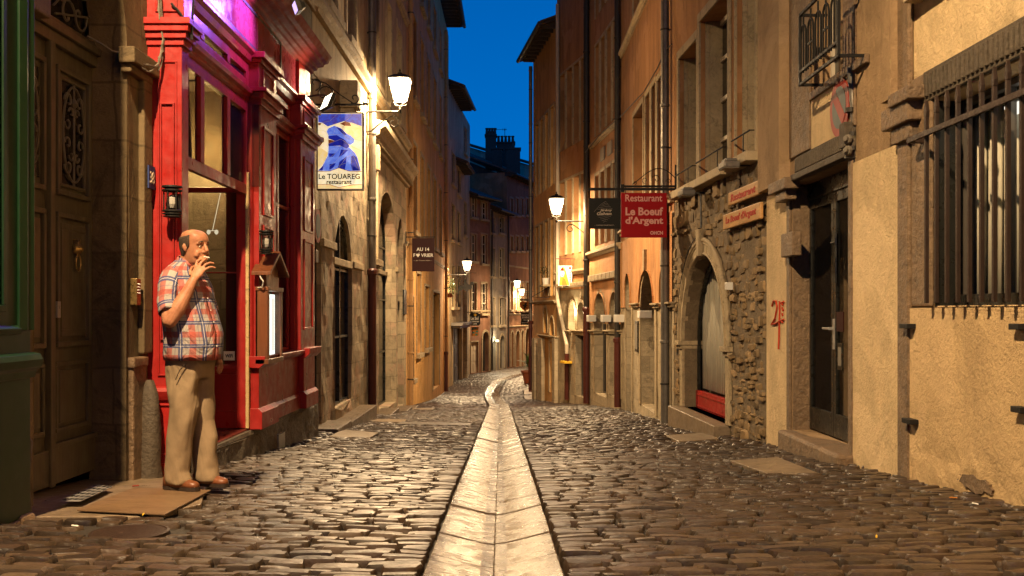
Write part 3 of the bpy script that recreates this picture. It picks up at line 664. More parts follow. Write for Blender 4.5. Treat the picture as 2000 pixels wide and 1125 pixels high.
for k in range(7):
    a = math.pi * (k + .5) / 7; fg.tube([(6.83 + .12 * math.cos(a), dn, 3.22 + .12 * math.sin(a)), (6.83 + .7 * math.cos(a), dn, 3.22 + .7 * math.sin(a))], .008, 5)
    for r, k2 in ((.32, 1), (.52, -1)): fg.tube([tuple(v) for v in spiral((6.83 + r * math.cos(a), dn, 3.22 + r * math.sin(a)), .13, .02, 0, 5.5 * k2, (math.cos(a), 0, math.sin(a)), (-math.sin(a), 0, math.cos(a)), 16)], .009, 5)
fg.build('fanlight_grille', 'grey_wood', t)
b = MB(WL); b.box(7.64, 7.73, .0, .05, 1.27, 1.47) ; kp = b.build('intercom', 'brass', t, bevel=.006)
b = MB(WL)
for i in range(3):
    for j in range(4): b.lathe((7.665 + i * .02, .05, 1.36 + j * .022), [(.007, 0), (.006, .004)], 8, ax=(1, 0, 0))
build_each(b, 'button', 'steel_plate', kp)
b = MB(WL); b.box(7.84, 7.98, .06, .07, 2.17, 2.345); hp = b.build('number_plate', 'plate_blue', t, label='dark blue enamel house number plate reading 38')
WNP = Wall((-2.78, 0), (-2.78, 14)); text('38', (7.91, .002, 2.255), .10, hp, 'sign_text_pale', WNP, width=.09)
# cables on the left pillar
b = MB(WL)
def wob(pts, a=.02, k=6, sd=1):
    out = []; r_ = random.Random(sd)
    for i in range(len(pts) - 1):
        p, q = Vector(pts[i]), Vector(pts[i + 1])
        for j in range(k):
            f = j / k; out.append(tuple(p.lerp(q, f) + Vector((r_.uniform(-a, a), abs(r_.uniform(-a, a)) * .6, r_.uniform(-a, a)))))
    return out + [pts[-1]]
for i in range(6): b.tube(wob([(7.93, .10, 4.4), (7.90, .11, 3.75 - i * .03), (7.97, .13, 3.35), (7.90, .12, 3.08 + i * .02)], .025, 5, i), .0065, 5)
b.tube(wob([(7.9, .12, 3.12), (7.62, .09, 3.06), (7.5, .02, 3.08), (7.35, -.2, 3.2)], .012, 5, 3), .008, 5); b.tube(wob([(7.92, .12, 3.14), (7.7, .1, 3.02), (7.58, .08, 3.06)], .012, 5, 7), .007, 5)
tag(b.build('cable_tangle', 'cable'), 'tangle of pale electric cables hanging where stone pillar meets red shopfront', 'cable')
b = MB(WL); b.tube(wob([(8.0, .30, 4.4), (8.0, .36, 3.7), (8.0, .34, 3.35), (7.98, .30, 3.5), (7.97, .2, 3.62)], .01, 5, 5), .010, 6); tag(b.build('black_cable', 'black_cable'), 'single thick black cable looping over the red pillar capital', 'cable')

# green painted shopfront at the left edge
t = thing('green_shopfront', (-2.6, 5, .1), 'dark green painted wooden shopfront at the left edge', 'shopfront')
b = MB(WL); b.box(-4, 5.64, .0, .20, .10, 7.5); b.build('panelling', 'green_paint', t, bevel=.01)
b = MB(WL); b.vmould([(5.48, .20), (5.64, .20), (5.655, .21), (5.63, .225), (5.58, .215), (5.55, .225), (5.48, .215)], 1.12, 7.4); b.mould([(.20, .86), (.22, .86), (.23, .90), (.26, .92), (.265, .96), (.25, .99), (.20, 1.0)], -4, 5.65); b.mould([(.20, 1.10), (.215, 1.10), (.22, 1.13), (.20, 1.15)], -4, 5.5)
for i in range(5): pnl(b, 5.42 - .9 * (i + 1), 5.42 - .9 * i - .08, 1.22, 3.4, .20, .035, .016)
b.build('moulding', 'green_paint', t, bevel=.004)
b = MB(WL); b.box(-4, 5.62, .0, .22, -.3, .10); b.v = [v + Vector((noise.noise(v * 5) * .03, 0, noise.noise(v * 4) * .02)) for v in b.v]; b.box(5.5, 5.66, .0, .23, -.3, .12); b.box(5.65, 5.74, .0, .16, -.3, .78)
b.build('stone_base', 'brown_stone', t, bevel=.03)

# ------------------------------------------------------------ red restaurant shopfront
t = thing('red_shopfront', (-2.62, 10.5, 0), 'glossy red painted restaurant shopfront with moulded pilasters and open entrance', 'shopfront'); SHOP = t
N = .23
b = MB(WL); b.box(8.0, 8.17, .0, N + .04, -.12, 3.30); b.build('corner_pillar', 'red_paint', t, bevel=.006)
FP = Flat(-2.85, 8.0)
b = MB(FP); pnl(b, .085, .235, .72, 3.18, 0, .014, .014, False); pnl(b, .105, .215, 1.0, 2.85, 0, .012, .022, False); pnl(b, .085, .235, .10, .50, 0, .014, .014, False)
b.mould([(0, .53), (.02, .53), (.035, .56), (.05, .60), (.03, .63), (0, .64)], .0, .27); b.box(0, .27, 0, .025, -.12, .04); b.build('pillar_moulding', 'red_paint', t, bevel=.003)
b = MB(WL)      # stacked capital and the block over it
for k, (z0, z1, e) in enumerate(((3.30, 3.35, .02), (3.35, 3.40, .045), (3.40, 3.45, .07), (3.45, 3.5, .09))): b.box(8.0 - e, 8.17 + e, .0, N + .04 + e, z0, z1)
b.box(7.99, 8.2, 0, N + .06, 3.5, 4.2); b.build('pillar_capital', 'red_paint', t, bevel=.004)
b = MB(FP); pnl(b, .07, .24, 3.56, 4.0, .01, .014, .016, False); b.build('capital_panel', 'red_paint', t, bevel=.003)
for u0, u1 in ((10.2, 10.95), (12.22, 13.08)):
    b = MB(WL); b.box(u0, u1, .0, N + .10, .72, 3.30); pnl(b, u0 + .16, u1 - .16, 1.0, 2.1, N + .10, .03, .016, False); pnl(b, u0 + .16, u1 - .16, 2.2, 3.1, N + .10, .03, .016, False)
    b.vmould([(u0 - .001, N + .05), (u0 - .03, N + .03), (u0 - .03, N - .02), (u0, N - .04)], .72, 3.3)
    for z0, z1, e in ((3.28, 3.34, .03), (3.34, 3.40, .06), (3.40, 3.44, .10)): b.box(u0 - e, u1 + e, .0, N + .10 + e, z0, z1)
    pb = 3.44; b.box(u0, u1, 0, N + .1, pb, 3.72); pnl(b, u0 + .14, u1 - .14, pb + .05, 3.68, N + .1, .025, .014, False)
    for z0, z1, e in ((3.70, 3.74, .03), (3.74, 3.80, .07)): b.box(u0 - e, u1 + e, .0, N + .10 + e, z0, z1)
    b.box(u0 + .1, u1 - .1, 0, N + .06, 3.8, 4.24)
    b.build('pilaster', 'red_paint', t, bevel=.004)
def beam(prof, u0, u1, nm):
    q = MB(WL); q.mould(prof, u0, u1); return q.build(nm, 'red_paint', t, bevel=.003)
for u0, u1 in ((8.17, 10.2), (10.95, 12.22)):
    beam([(.05, 3.30), (N, 3.30), (N + .02, 3.32), (N + .02, 3.35), (N + .05, 3.37), (N + .06, 3.41), (N + .03, 3.43), (.05, 3.43)], u0, u1, 'transom_beam')
    beam([(.05, 3.68), (N, 3.68), (N + .03, 3.70), (N + .05, 3.75), (N + .08, 3.78), (N + .08, 3.81), (.05, 3.82)], u0, u1, 'fascia_moulding')
b = MB(WL); b.box(8.2, 13.05, .0, N + .02, 3.8, 4.26); b.build('fascia', 'fascia_paint', t)
b = MB(WL); b.box(8.5, 11.35, N + .021, N + .05, 3.84, 4.19); b.build('fascia_board', 'fascia_paint', t, bevel=.003)
b = MB(WL); pnl(b, 8.48, 11.37, 3.82, 4.21, N + .05, .03, .012, False); b.build('board_frame', 'grey_paint', t)
b = MB(WL); b.mould([(0, 4.24), (N + .02, 4.24), (N + .04, 4.27), (N + .07, 4.28), (N + .08, 4.31), (N + .12, 4.32), (N + .13, 4.35), (N + .20, 4.36), (N + .21, 4.39), (N + .26, 4.40), (N + .28, 4.44), (N + .31, 4.48), (0, 4.56)], 7.8, 13.15); b.build('cornice', 'cornice_red', t, bevel=.003)
# glazing over the entrance, top lights, second bay
def sash(u0, u1, z0, z1, n, bars=(), cross=(), gl='shop_glass', bw=.05, nm='window'):
    m = MB(WL); m.box(u0, u0 + bw, n - .05, n, z0, z1); m.box(u1 - bw, u1, n - .05, n, z0, z1); m.box(u0 + bw, u1 - bw, n - .05, n - .001, z0, z0 + bw); m.box(u0 + bw, u1 - bw, n - .05, n - .001, z1 - bw, z1)
    for u in bars: m.box(u - bw * .5, u + bw * .5, n - .048, n + .006, z0 + bw, z1 - bw)
    for z in cross: m.box(u0 + bw, u1 - bw, n - .046, n + .003, z - .02, z + .02)
    f = m.build(nm, 'red_paint', t, bevel=.004); q = MB(WL); q.box(u0 + .02, u1 - .02, n - .03, n - .026, z0 + .02, z1 - .02); q.build('pane', gl, f); return f
sash(8.17, 10.2, 2.38, 3.30, N, (8.66, 9.46), (), bw=.10); sash(8.17, 10.2, 3.43, 3.68, N, (8.66, 9.46), bw=.09)
sash(10.95, 12.22, .74, 3.30, N - .03, (11.58,), (2.43,), bw=.07); sash(10.95, 12.22, 3.44, 3.68, N - .03, (11.58,), bw=.06)
b = MB(WL)
for i in range(26): b.tube([(8.25 + .018 * i, .10 + .03 * math.sin(i * 1.9), 2.42), (8.25 + .014 * i + .02 * math.sin(i), .10 + .03 * math.sin(i * 1.9), 3.3)], .013, 5)
b.build('curtain', 'brown_curtain', t, smooth=True)
# entrance recess: floor, ceiling, glazed partition facing the street's near end
b = MB(WL); b.box(8.17, 10.2, -.9, N, -.3, .062); b.build('threshold_floor', 'oxblood_paint', t, bevel=.01)
b = MB(WL); b.box(8.17, 13, -3, N - .06, 3.72, 3.78); b.box(8.17, 8.24, -.9, 0, 0, 3.7); b.box(8.17, 10.25, -1.0, -.9, 0, 3.7); b.build('lining', 'limestone', t)
FQ = Flat(-3.75, 10.12); X0, X1 = .0, 1.10
b = MB(FQ); b.box(X1 - .075, X1 + .02, -.05, .0, .07, 2.45); b.box(X0, X1 - .075, -.05, .0, 2.40, 2.45); b.box(X0, X1 - .075, -.05, .0, .60, .70); b.mould([(0, .62), (.02, .62), (.03, .66), (.01, .69), (0, .69)], X0, X1 - .075); b.box(X0, X1 - .075, -.05, .012, .07, .24); b.box(X0, X1 - .075, -.05, .0, .24, .60); b.box(X0, .05, -.05, 0, .7, 2.4)
b.box(X0, X1 - .075, -.048, -.01, 1.60, 1.615)
dr = b.build('entrance_door', 'red_paint', t, bevel=.004)
b = MB(FQ); b.box(.04, X1 - .07, -.03, -.025, .69, 2.41); b.build('pane', 'shop_glass', dr)
b = MB(FQ); b.box(X1 + .02, X1 + .05, -.04, .01, .07, 2.6); b.build('peeling_post', 'cream_peel', t)
b = MB(FQ); b.box(X0, X1 + .15, -.06, -.01, 2.46, 3.4); b.build('overpanel', 'shop_glass', t)
b = MB(FQ); b.box(-.6, 1.0, -.95, -.9, 0, 3.7); b.build('inner_stone_wall', 'limestone', t)
# stall riser under the second window
b = MB(WL); b.box(10.2, 13.08, .0, N + .03, .05, .70); b.box(10.2, 10.85, N + .03, N + .10, .05, .70); b.box(12.4, 13.08, N + .03, N + .10, .05, .70)
b.mould([(0, .68), (N + .05, .68), (N + .08, .70), (N + .12, .73), (N + .12, .76), (N, .77), (0, .77)], 10.15, 13.12); b.mould([(0, .68), (N + .12, .66), (N + .17, .71), (N + .18, .78), (N, .78)], 10.13, 10.88); b.mould([(0, .68), (N + .12, .66), (N + .17, .71), (N + .18, .78), (N, .78)], 12.38, 13.13)
b.mould([(N, .052), (N + .06, .052), (N + .06, .20), (N + .03, .23), (N, .23)], 10.9, 12.35); b.mould([(N, .052), (N + .14, .052), (N + .14, .22), (N + .10, .26), (N, .26)], 10.16, 10.89); b.mould([(N, .052), (N + .14, .052), (N + .14, .22), (N + .10, .26), (N, .26)], 12.36, 13.12)
b.build('stall_riser', 'red_paint', t, bevel=.004)
b = MB(WL); m_ = []
k = 24
for i in range(k):
    pass
pd = lambda u, z: .02 * noise.noise((u * 3, z * 3, 1)) + .014 * noise.noise((u * 11, z * 11, 5)) - (.012 if z > .02 else 0)
panel(b, 8.25, 13.65, -.95, .045, [], n=N + .045, grid=.055, disp=pd); b.quad((8.25, 0, .045), (13.65, 0, .045), (13.65, N + .034, .045), (8.25, N + .034, .045)); b.quad((8.25, 0, -.95), (8.25, 0, .045), (8.25, N + .034, .045), (8.25, N + .034, -.95)); b.quad((13.65, 0, -.95), (13.65, 0, .045), (13.65, N + .034, .045), (13.65, N + .034, -.95))
b.build('stone_plinth', 'plinth_stone', t, smooth=40)
b = MB(WL); b.box(11.15, 11.45, N + .05, N + .082, -.30, -.12); 
for i in range(5):
    for j in range(3): b.lathe((11.19 + i * .055, N + .075, -.27 + j * .055), [(.012, 0), (.009, .004)], 6, ax=(1, 0, 0))
b.build('vent_plate', 'steel_plate', t)
# stickers on the glass
b = MB(FQ); b.box(X1 - .20, X1 - .09, 0.0, .003, .74, .83); st = b.build('sticker', 'sign_white', t, label='white wifi sticker'); text('WiFi', (X1 - .145, .004, .785), .035, st, 'sign_black', FQ, width=.075, off=.001)
b = MB(FQ); b.prism([(X1 - .27, .735), (X1 - .215, .735), (X1 - .215, .835), (X1 - .25, .835), (X1 - .27, .79)], 0, .003); b.build('sticker', 'sign_green', t)
# interior lamp of the restaurant
L = bpy.data.lights.new('room_light', 'POINT'); L.energy = 65; L.color = (1, .80, .44); L.shadow_soft_size = .12; lo = bpy.data.objects.new('room_light', L); C.objects.link(lo); lo.location = (-3.25, 10.65, 2.9)
b = MB(); b.lathe((-3.14, 10.6, 2.02), [(.005, 0), (.02, .015), (.02, .04), (.005, .05)], 10, local=False); b.lathe((-3.06, 10.6, 2.02), [(.005, 0), (.02, .015), (.02, .04), (.005, .05)], 10, local=False); b.tube([(-3.14, 10.6, 2.06), (-3.06, 10.6, 2.06)], .004, 5); b.tube([(-3.10, 10.6, 2.06), (-3.10, 10.9, 2.5), (-3.1, 11.03, 2.55)], .004, 5)
tag(b.build('pendant_lamp', 'room_glow'), 'tiny twin bulb pendant shining behind the entrance glass', 'lamp')

# wall lanterns, menu case
def wlantern(x, y, z0, z1, r, label):
    t = thing('wall_lantern', (x, y, z0), label, 'wall lamp', 'round louvred wall lanterns on the red shopfront'); m = MB(); h = z1 - z0
    def L(prof, mm=m): mm.lathe((x, y, z0), [(r * a, h * b) for a, b in prof], 20, local=False)
    L([(.5, 0), (1.0, .02), (1.0, .05), (.8, .06)]); L([(.8, .09), (1.05, .10), (1.05, .13), (.8, .14)]); L([(.8, .17), (1.05, .18), (1.05, .22), (.9, .24)]); L([(.9, .80), (1.12, .82), (1.12, .86), (.9, .87)]); L([(.95, .91), (1.15, .93), (1.1, .98), (.3, 1.0)]); L([(.75, .05), (.75, .22)]); L([(.7, .85), (.7, .95)])
    for k in range(6): a = k * math.pi / 3 + .3; m.tube([(x + r * .88 * math.cos(a), y + r * .88 * math.sin(a), z0 + h * .2), (x + r * .88 * math.cos(a), y + r * .88 * math.sin(a), z0 + h * .84)], .006, 5, local=False)
    m.box(x - .03, x + .03, y + r * .6, y + r + .10, z0 + h * .3, z0 + h * .7); m.build('housing', 'iron', t)
    q = MB(); q.lathe((x, y, z0 + h * .22), [(r * .72, 0), (r * .72, h * .6)], 16, local=False); q.build('glass', 'clear_glass', t, smooth=True)
    q = MB(); q.lathe((x, y, z0 + h * .3), [(.02, 0), (.035, h * .12), (.035, h * .3), (.01, h * .4)], 10, local=False); q.build('bulb', 'white_plastic', t)
a = P(336, 425, 7.88); c = P(336, 362, 7.88); wlantern(a.x, 7.88, a.z, c.z, .068, 'larger black louvred lantern on the near red pillar by the man')
a = P(521, 497, 10.1); c = P(521, 450, 10.1); wlantern(a.x, 10.08, a.z, c.z, .062, 'smaller black louvred lantern above the lit menu case')
t = thing('menu_case', (-2.5, 10.3, .72), 'lit wooden menu case with a pitched little roof on the red shopfront', 'menu case')
Wm = Wall((-2.42, 0), (-2.42, 20)); u0, u1 = 10.14, 10.80; D = .12
b = MB(Wm); b.box(u0, u0 + .03, -D, 0, .73, 1.46); b.box(u1 - .03, u1, -D, 0, .73, 1.46); b.box(u0, u1, -D, -D + .02, .73, 1.46); b.box(u0 - .01, u1 + .01, -D, .01, .70, .75); b.box(u0 - .01, u1 + .01, -D, .01, 1.43, 1.47); b.box(u0 + .03, u0 + .07, -.02, 0.003, .75, 1.43); b.box(u1 - .07, u1 - .03, -.02, 0.003, .75, 1.43)
b.box(u0 + .08, u1 - .08, -D, -.03, 1.47, 1.66); b.build('case', 'brown_wood', t, bevel=.004)
b = MB(Wm); uc = (u0 + u1) / 2
for sg in (-1, 1): b.prism([(uc, 1.80), (uc + sg * .42, 1.58), (uc + sg * .42, 1.615), (uc, 1.84)], -D - .02, .05)
b.build('roof', 'brown_wood', t, bevel=.004); b = MB(Wm); b.prism([(u0 + .08, 1.66), (u1 - .08, 1.66), (uc, 1.79)], -D, -.035); b.build('gable', 'brown_wood', t)
b = MB(Wm); b.box(u0 + .04, u1 - .04, -.022, -.018, .76, 1.42); b.build('glass', 'clear_glass', t)
b = MB(Wm); b.box(u0 + .05, u1 - .05, -.075, -.07, .78, 1.40); b.build('menu_sheet', 'tube_glow', t)
b = MB(Wm); 
for k in (.22, .42): b.tube([(u0 + k, -.045, .82), (u0 + k, -.045, 1.36)], .014, 8)
build_each(b, 'fluorescent_tube', 'room_glow', t)
b = MB(Wm); b.tube(wob([(u0 + .02, -D, 1.62), (u0 - .06, -.08, 1.60), (u0 - .10, -.02, 1.52), (u0 - .06, -.04, 1.46), (u0 + .0, -.1, 1.46)], .004, 5), .007, 6); b.build('lead', 'white_plastic', t)
L = bpy.data.lights.new('menu_light', 'AREA'); L.energy = 5; L.color = (.85, 1, .88); L.shape = 'RECTANGLE'; L.size = .5; L.size_y = .55
lo = bpy.data.objects.new('menu_light', L); C.objects.link(lo); lo.location = (-2.41, uc, 1.1); lo.rotation_euler = (0, R(90), 0); lo.rotation_euler = Vector((-1, 0, 0)).to_track_quat('Z', 'Y').to_euler()

def flood(loc, aim, label, mat, col, power, ang=100, arm=None, sz=.10):
    t = thing('floodlight', loc, label, 'floodlight'); d = (Vector(aim) - Vector(loc)).normalized(); q = d.to_track_quat('-Z', 'Y').to_matrix(); o = Vector(loc)
    def B(m, a, b, c, h0, h1):
        pts = [(-a, -b, h0), (a, -b, h0), (a, b, h0), (-a, b, h0), (-a * c, -b * c, h1), (a * c, -b * c, h1), (a * c, b * c, h1), (-a * c, b * c, h1)]
        m.add([o + q @ Vector(p) for p in pts], [(0, 3, 2, 1), (4, 5, 6, 7), (0, 1, 5, 4), (1, 2, 6, 5), (2, 3, 7, 6), (3, 0, 4, 7)])
    m = MB(); B(m, sz * 1.5, sz, .96, .004, .05); B(m, sz * 1.2, sz * .8, .5, .05, .10); m.build('housing', 'black_frame', t, bevel=.004)
    m = MB(); B(m, sz * 1.35, sz * .85, 1, 0, .003); m.build('lens', mat, t)
    if arm: m = MB(); m.tube([tuple(Vector(p)) for p in arm], .012, 6, local=False); m.build('arm', 'black_frame', t)
    if power:
        L = bpy.data.lights.new('flood_beam', 'SPOT'); L.energy = power; L.color = col; L.spot_size = R(ang); L.spot_blend = .6; L.shadow_soft_size = .05
        lo = bpy.data.objects.new('flood_beam', L); C.objects.link(lo); lo.parent = t; lo.location = d * .02; lo.rotation_euler = d.to_track_quat('-Z', 'Y').to_euler()
flood((-2.10, 9.9, 4.16), (-2.62, 9.7, 3.97), 'violet floodlight shining on the fascia of the red shopfront', 'violet_glow', (.34, .13, 1.0), 150, 135, [(-2.1, 9.95, 4.24), (-2.15, 10.0, 4.5), (-2.5, 10.0, 4.53)], sz=.055)
flood((-2.28, 12.55, 3.80), (-2.66, 12.35, 3.98), 'warm white floodlight beside the hanging sign bracket', 'warm_flood_glow', (1, .82, .52), 26, 120, [(-2.28, 12.6, 3.88), (-2.4, 12.75, 3.92), (-2.62, 12.8, 3.9)])

# ------------------------------------------------------------ backlit stained-glass sign
def backlit(name, c, st, c2=None):
    s = NT(name); col = s.ramp(s.noise(9, 6, .7, dist=1.2), [(.3, c2 or tuple(q * .55 for q in c)), (.65, c)])
    s.fin(col, .3); s.l(col, s.b.inputs['Emission Color']); s.b.inputs['Emission Strength'].default_value = st
backlit('sg_cream', (1, .88, .60), .85, (.95, .72, .34)); backlit('sg_yellow', (.95, .62, .18), .75, (1, .85, .5)); backlit('sg_blue', (.006, .022, .42), .75, (.01, .01, .15)); backlit('sg_pale_blue', (.20, .33, .95), .75, (.06, .12, .7))
backlit('sg_brown', (.30, .075, .02), .5); backlit('sg_sky', (.04, .12, .68), .8, (.07, .015, .22)); backlit('sg_lead', (.55, .50, .42), .35)
t = thing('hanging_sign', (-2.4, 14.3, 3), 'backlit stained glass restaurant sign with a blue veiled figure hanging from an iron bracket', 'sign')
FS = Flat(-2.71, 14.3); SW, SH, SZ = .615, 1.05, 2.94
def sg(cx, cy): return ((cx - 92) / 396 * SW, SZ + (1075 - cy) / 662 * SH)
b = MB(FS); b.box(0, SW, -.10, 0, SZ, SZ + SH); b.build('light_box', 'sg_cream', t)
b = MB(FS); e = .018; b.box(-e, 0, -.11, .012, SZ - e, SZ + SH + e); b.box(SW, SW + e, -.11, .012, SZ - e, SZ + SH + e); b.box(0, SW, -.11, .012, SZ - e, SZ); b.box(0, SW, -.11, .012, SZ + SH, SZ + SH + e); b.build('frame', 'zinc', t, bevel=.003)
ly = [('sg_yellow', [[(390, 497), (485, 525), (485, 655), (420, 640), (350, 590), (310, 545), (300, 522), (390, 522)], [(95, 520), (175, 560), (185, 610), (95, 700)][0:0] or [(385, 690), (485, 740), (485, 915), (445, 800)], [(92, 700), (185, 760), (150, 850), (92, 900)], [(92, 1045), (200, 1042), (280, 1068), (400, 1045), (485, 1045), (485, 1072), (92, 1072)]]),
      ('sg_sky', [[(95, 417), (485, 417), (485, 525), (400, 495), (330, 480), (180, 528), (130, 495), (95, 490)]]),
      ('sg_brown', [[(95, 495), (125, 500), (115, 515), (95, 518)], [(290, 503), (340, 481), (380, 498), (392, 524), (330, 522)], [(95, 640), (120, 620), (145, 625), (148, 650), (120, 690), (95, 712)]]),
      ('sg_pale_blue', [[(185, 545), (240, 520), (300, 545), (350, 590), (385, 605), (420, 640), (415, 670), (380, 692), (330, 660), (260, 640), (188, 612), (170, 570)], [(188, 700), (290, 700), (375, 712), (425, 760), (448, 800), (478, 918), (92, 918), (130, 880), (155, 830), (178, 790), (185, 750)]])]
ly2 = [('sg_blue', [[(186, 612), (262, 604), (340, 650), (378, 702), (350, 722), (290, 697), (188, 702), (183, 680), (246, 655), (188, 635)], [(255, 530), (310, 550), (350, 600), (330, 604), (290, 570)], [(392, 790), (412, 780), (442, 800), (472, 916), (402, 916), (386, 860)], [(285, 840), (350, 790), (345, 850), (333, 912), (270, 905)], [(94, 917), (142, 868), (134, 917)], [(188, 765), (250, 765), (225, 795), (196, 800)], [(196, 860), (255, 850), (230, 890), (196, 912)], [(300, 730), (365, 735), (330, 770), (280, 800)]]), ('sg_brown', [[(186, 642), (246, 655), (222, 674), (186, 676)]])]
for lv, L_ in ((.002, ly), (.004, ly2)):
    for mt, ps in L_:
        b = MB(FS)
        for p in ps: b.prism([sg(*q) for q in p], lv - .002, lv)
        build_each(b, 'coloured_glass', mt, t)
b = MB(FS); b.prism([sg(*q) for q in [(92, 925), (200, 921), (280, 893), (370, 921), (486, 925), (486, 1040), (400, 1042), (280, 1066), (200, 1040), (92, 1040)]], .004, .006); b.build('scroll', 'sg_cream', t)
b = MB(FS)
def lead(*p, r=.0022): b.tube([(*sg(*q)[:1], .006, sg(*q)[1]) for q in p], r, 5)
for L_ in ((130, 495, 200, 480, 270, 418), (340, 480, 380, 450, 400, 418), (180, 528, 330, 480, 485, 525), (92, 528, 190, 600), (420, 640, 485, 655), (185, 600, 290, 600, 420, 660), (185, 680, 300, 640, 380, 690), (188, 740, 300, 700, 420, 760), (155, 830, 230, 780, 300, 700), (240, 520, 330, 610, 418, 650), (250, 540, 230, 600), (300, 545, 380, 690), (195, 880, 260, 830, 330, 740), (280, 893, 345, 800, 420, 765), (390, 790, 402, 916), (345, 850, 385, 770), (196, 912, 250, 880, 345, 850), (188, 702, 186, 612), (385, 700, 485, 740), (92, 560, 170, 570), (400, 760, 470, 916), (150, 850, 134, 917)):
    lead(*[(L_[i], L_[i + 1]) for i in range(0, len(L_), 2)])
lead((282, 893), (282, 1066), r=.0016); b.build('leading', 'sg_lead', t)
b = MB(FS); 
for q in ([(92, 925), (200, 921), (280, 893), (370, 921), (486, 925)], [(92, 1040), (200, 1040), (280, 1066), (400, 1042), (486, 1040)]): b.tube([(sg(*p)[0], .007, sg(*p)[1]) for p in q], .004, 5)
b.build('scroll_edge', 'sg_brown', t)
a = sg(285, 968); text('Le TOUAREG', (a[0], .008, a[1]), .07, t, 'sign_black', FS, width=.575, height=.075, off=.0015)
a = sg(283, 1019); text('restaurant', (a[0], .008, a[1]), .05, t, 'sign_black', FS, width=.35, height=.055, off=.0015)
b = MB(FS)      # iron bracket from the wall with scrolls and chains
bz = EYE + (HY - 203) * 14.3 / F
b.box(-.14, .62, -.06, -.035, bz - .012, bz + .012); b.prism([(.62, bz - .02), (.72, bz + .01), (.62, bz + .04)], -.052, -.044); b.tube([(-.14, -.05, bz - .25), (-.14, -.05, bz + .45)], .014, 6)
for q in (spiral((.08, -.05, bz + .15), .15, .04, -1.2, 5.2, (1, 0, 0), (0, 0, 1)), spiral((.5, -.05, bz + .09), .08, .015, -2.2, 4.2, (1, 0, 0), (0, 0, 1)), spiral((-.05, -.05, bz + .30), .10, .02, -1.5, 4.0, (1, 0, 0), (0, 0, 1))): b.tube([tuple(v) for v in q], .009, 6)
b.tube([(-.1, -.05, bz + .36), (.1, -.05, bz + .30), (.3, -.05, bz + .14), (.5, -.05, bz + .01)], .008, 6)
b.tube([(.05, -.05, bz), (.05, -.05, SZ + SH)], .005, 5); b.tube([(.56, -.05, bz), (.56, -.05, SZ + SH)], .005, 5)
build_each(b, 'bracket', 'iron', t)
# ------------------------------------------------------------ houses
def overlay(t, W, u0, u1, z0, z1, ops, mat, n=.014):
    m = MB(W); panel(m, u0, u1, z0, z1, [O(o['u0'], o['u1'], z0 + .0012, o['z1'], rise=min(o.get('rise', 0), (o['z1'] - z0) * .98), depth=-n + .001) for o in ops if o['z1'] > z0 + .05 and o['z0'] < z1], n=n); m.build('plaster', mat, t)
def wallpart(t, W, u0, u1, z0, z1, ops, mat, smat='carved_stone', sw=.14, grid=0, disp=None, bk=4, proud=.03, sill=True, fkw=None, bev=.008):
    m = MB(W); wallshell(m, u0, u1, z0, z1, ops, back=bk, grid=grid, disp=disp); m.build('wall', mat, t)
    for o in ops:
        if o['kind'] != 'none': fill(W, o, t, **(fkw or {}))
        if o.get('sur', 1):
            b = MB(W); surround(b, o, o.get('sw', sw), sill=o.get('sill', sill and o['kind'] in ('win', 'shut')), key=o.get('key', False), n1=proud, arch_w=o.get('aw'))
            b.build('stone_surround', o.get('smat', smat), t, bevel=bev)
def ht(name, W, u, label): return thing(name, W.p(u, 0, g(*W.p(u, 0, 0).xy)), label, 'house')
def course(t, W, u0, u1, z, h=.16, d=.12, mat='carved_stone', nm='string_course'):
    b = MB(W); b.mould([(-.01, z), (d * .5, z), (d * .6, z + h * .4), (d, z + h * .6), (d, z + h), (-.01, z + h * 1.15)], u0, u1); return b.build(nm, mat, t, bevel=.005)
def eave(t, W, u0, u1, z, d=.65, gut=True, mat='eave_wood', drop=.28):
    b = MB(W); b.mould([(-.3, z), (d, z - drop), (d + .03, z - drop + .05), (-.3, z + .12)], u0, u1)
    k = u0 + .2
    while k < u1: b.box(k, k + .09, -.1, d - .06, z - drop - .06, z - drop * .3 - .02); k += .5
    b.build('eave', mat, t)
    b = MB(W); b.mould([(-3.5, z + 1.3), (d + .08, z - drop + .06), (d + .08, z - drop + .11), (-3.5, z + 1.42)], u0 - .05, u1 + .05); b.build('roof', 'tile_roof', t)
    if gut: b = MB(W); b.tube([(u0, d + .09, z - drop + .03), (u1, d + .09, z - drop + .03)], .075, 10); b.build('rain_gutter', 'dark_zinc', t)
def step(W, u0, u1, zt, n0, n1, label, mat='step_stone', tz=0):
    p = W.p((u0 + u1) / 2, n1 / 2, zt); m = MB(W); m.box(u0, u1, n0, n1, zt - .6, zt, tz); tag(m.build('doorstep', mat, bevel=.015), label, 'step')

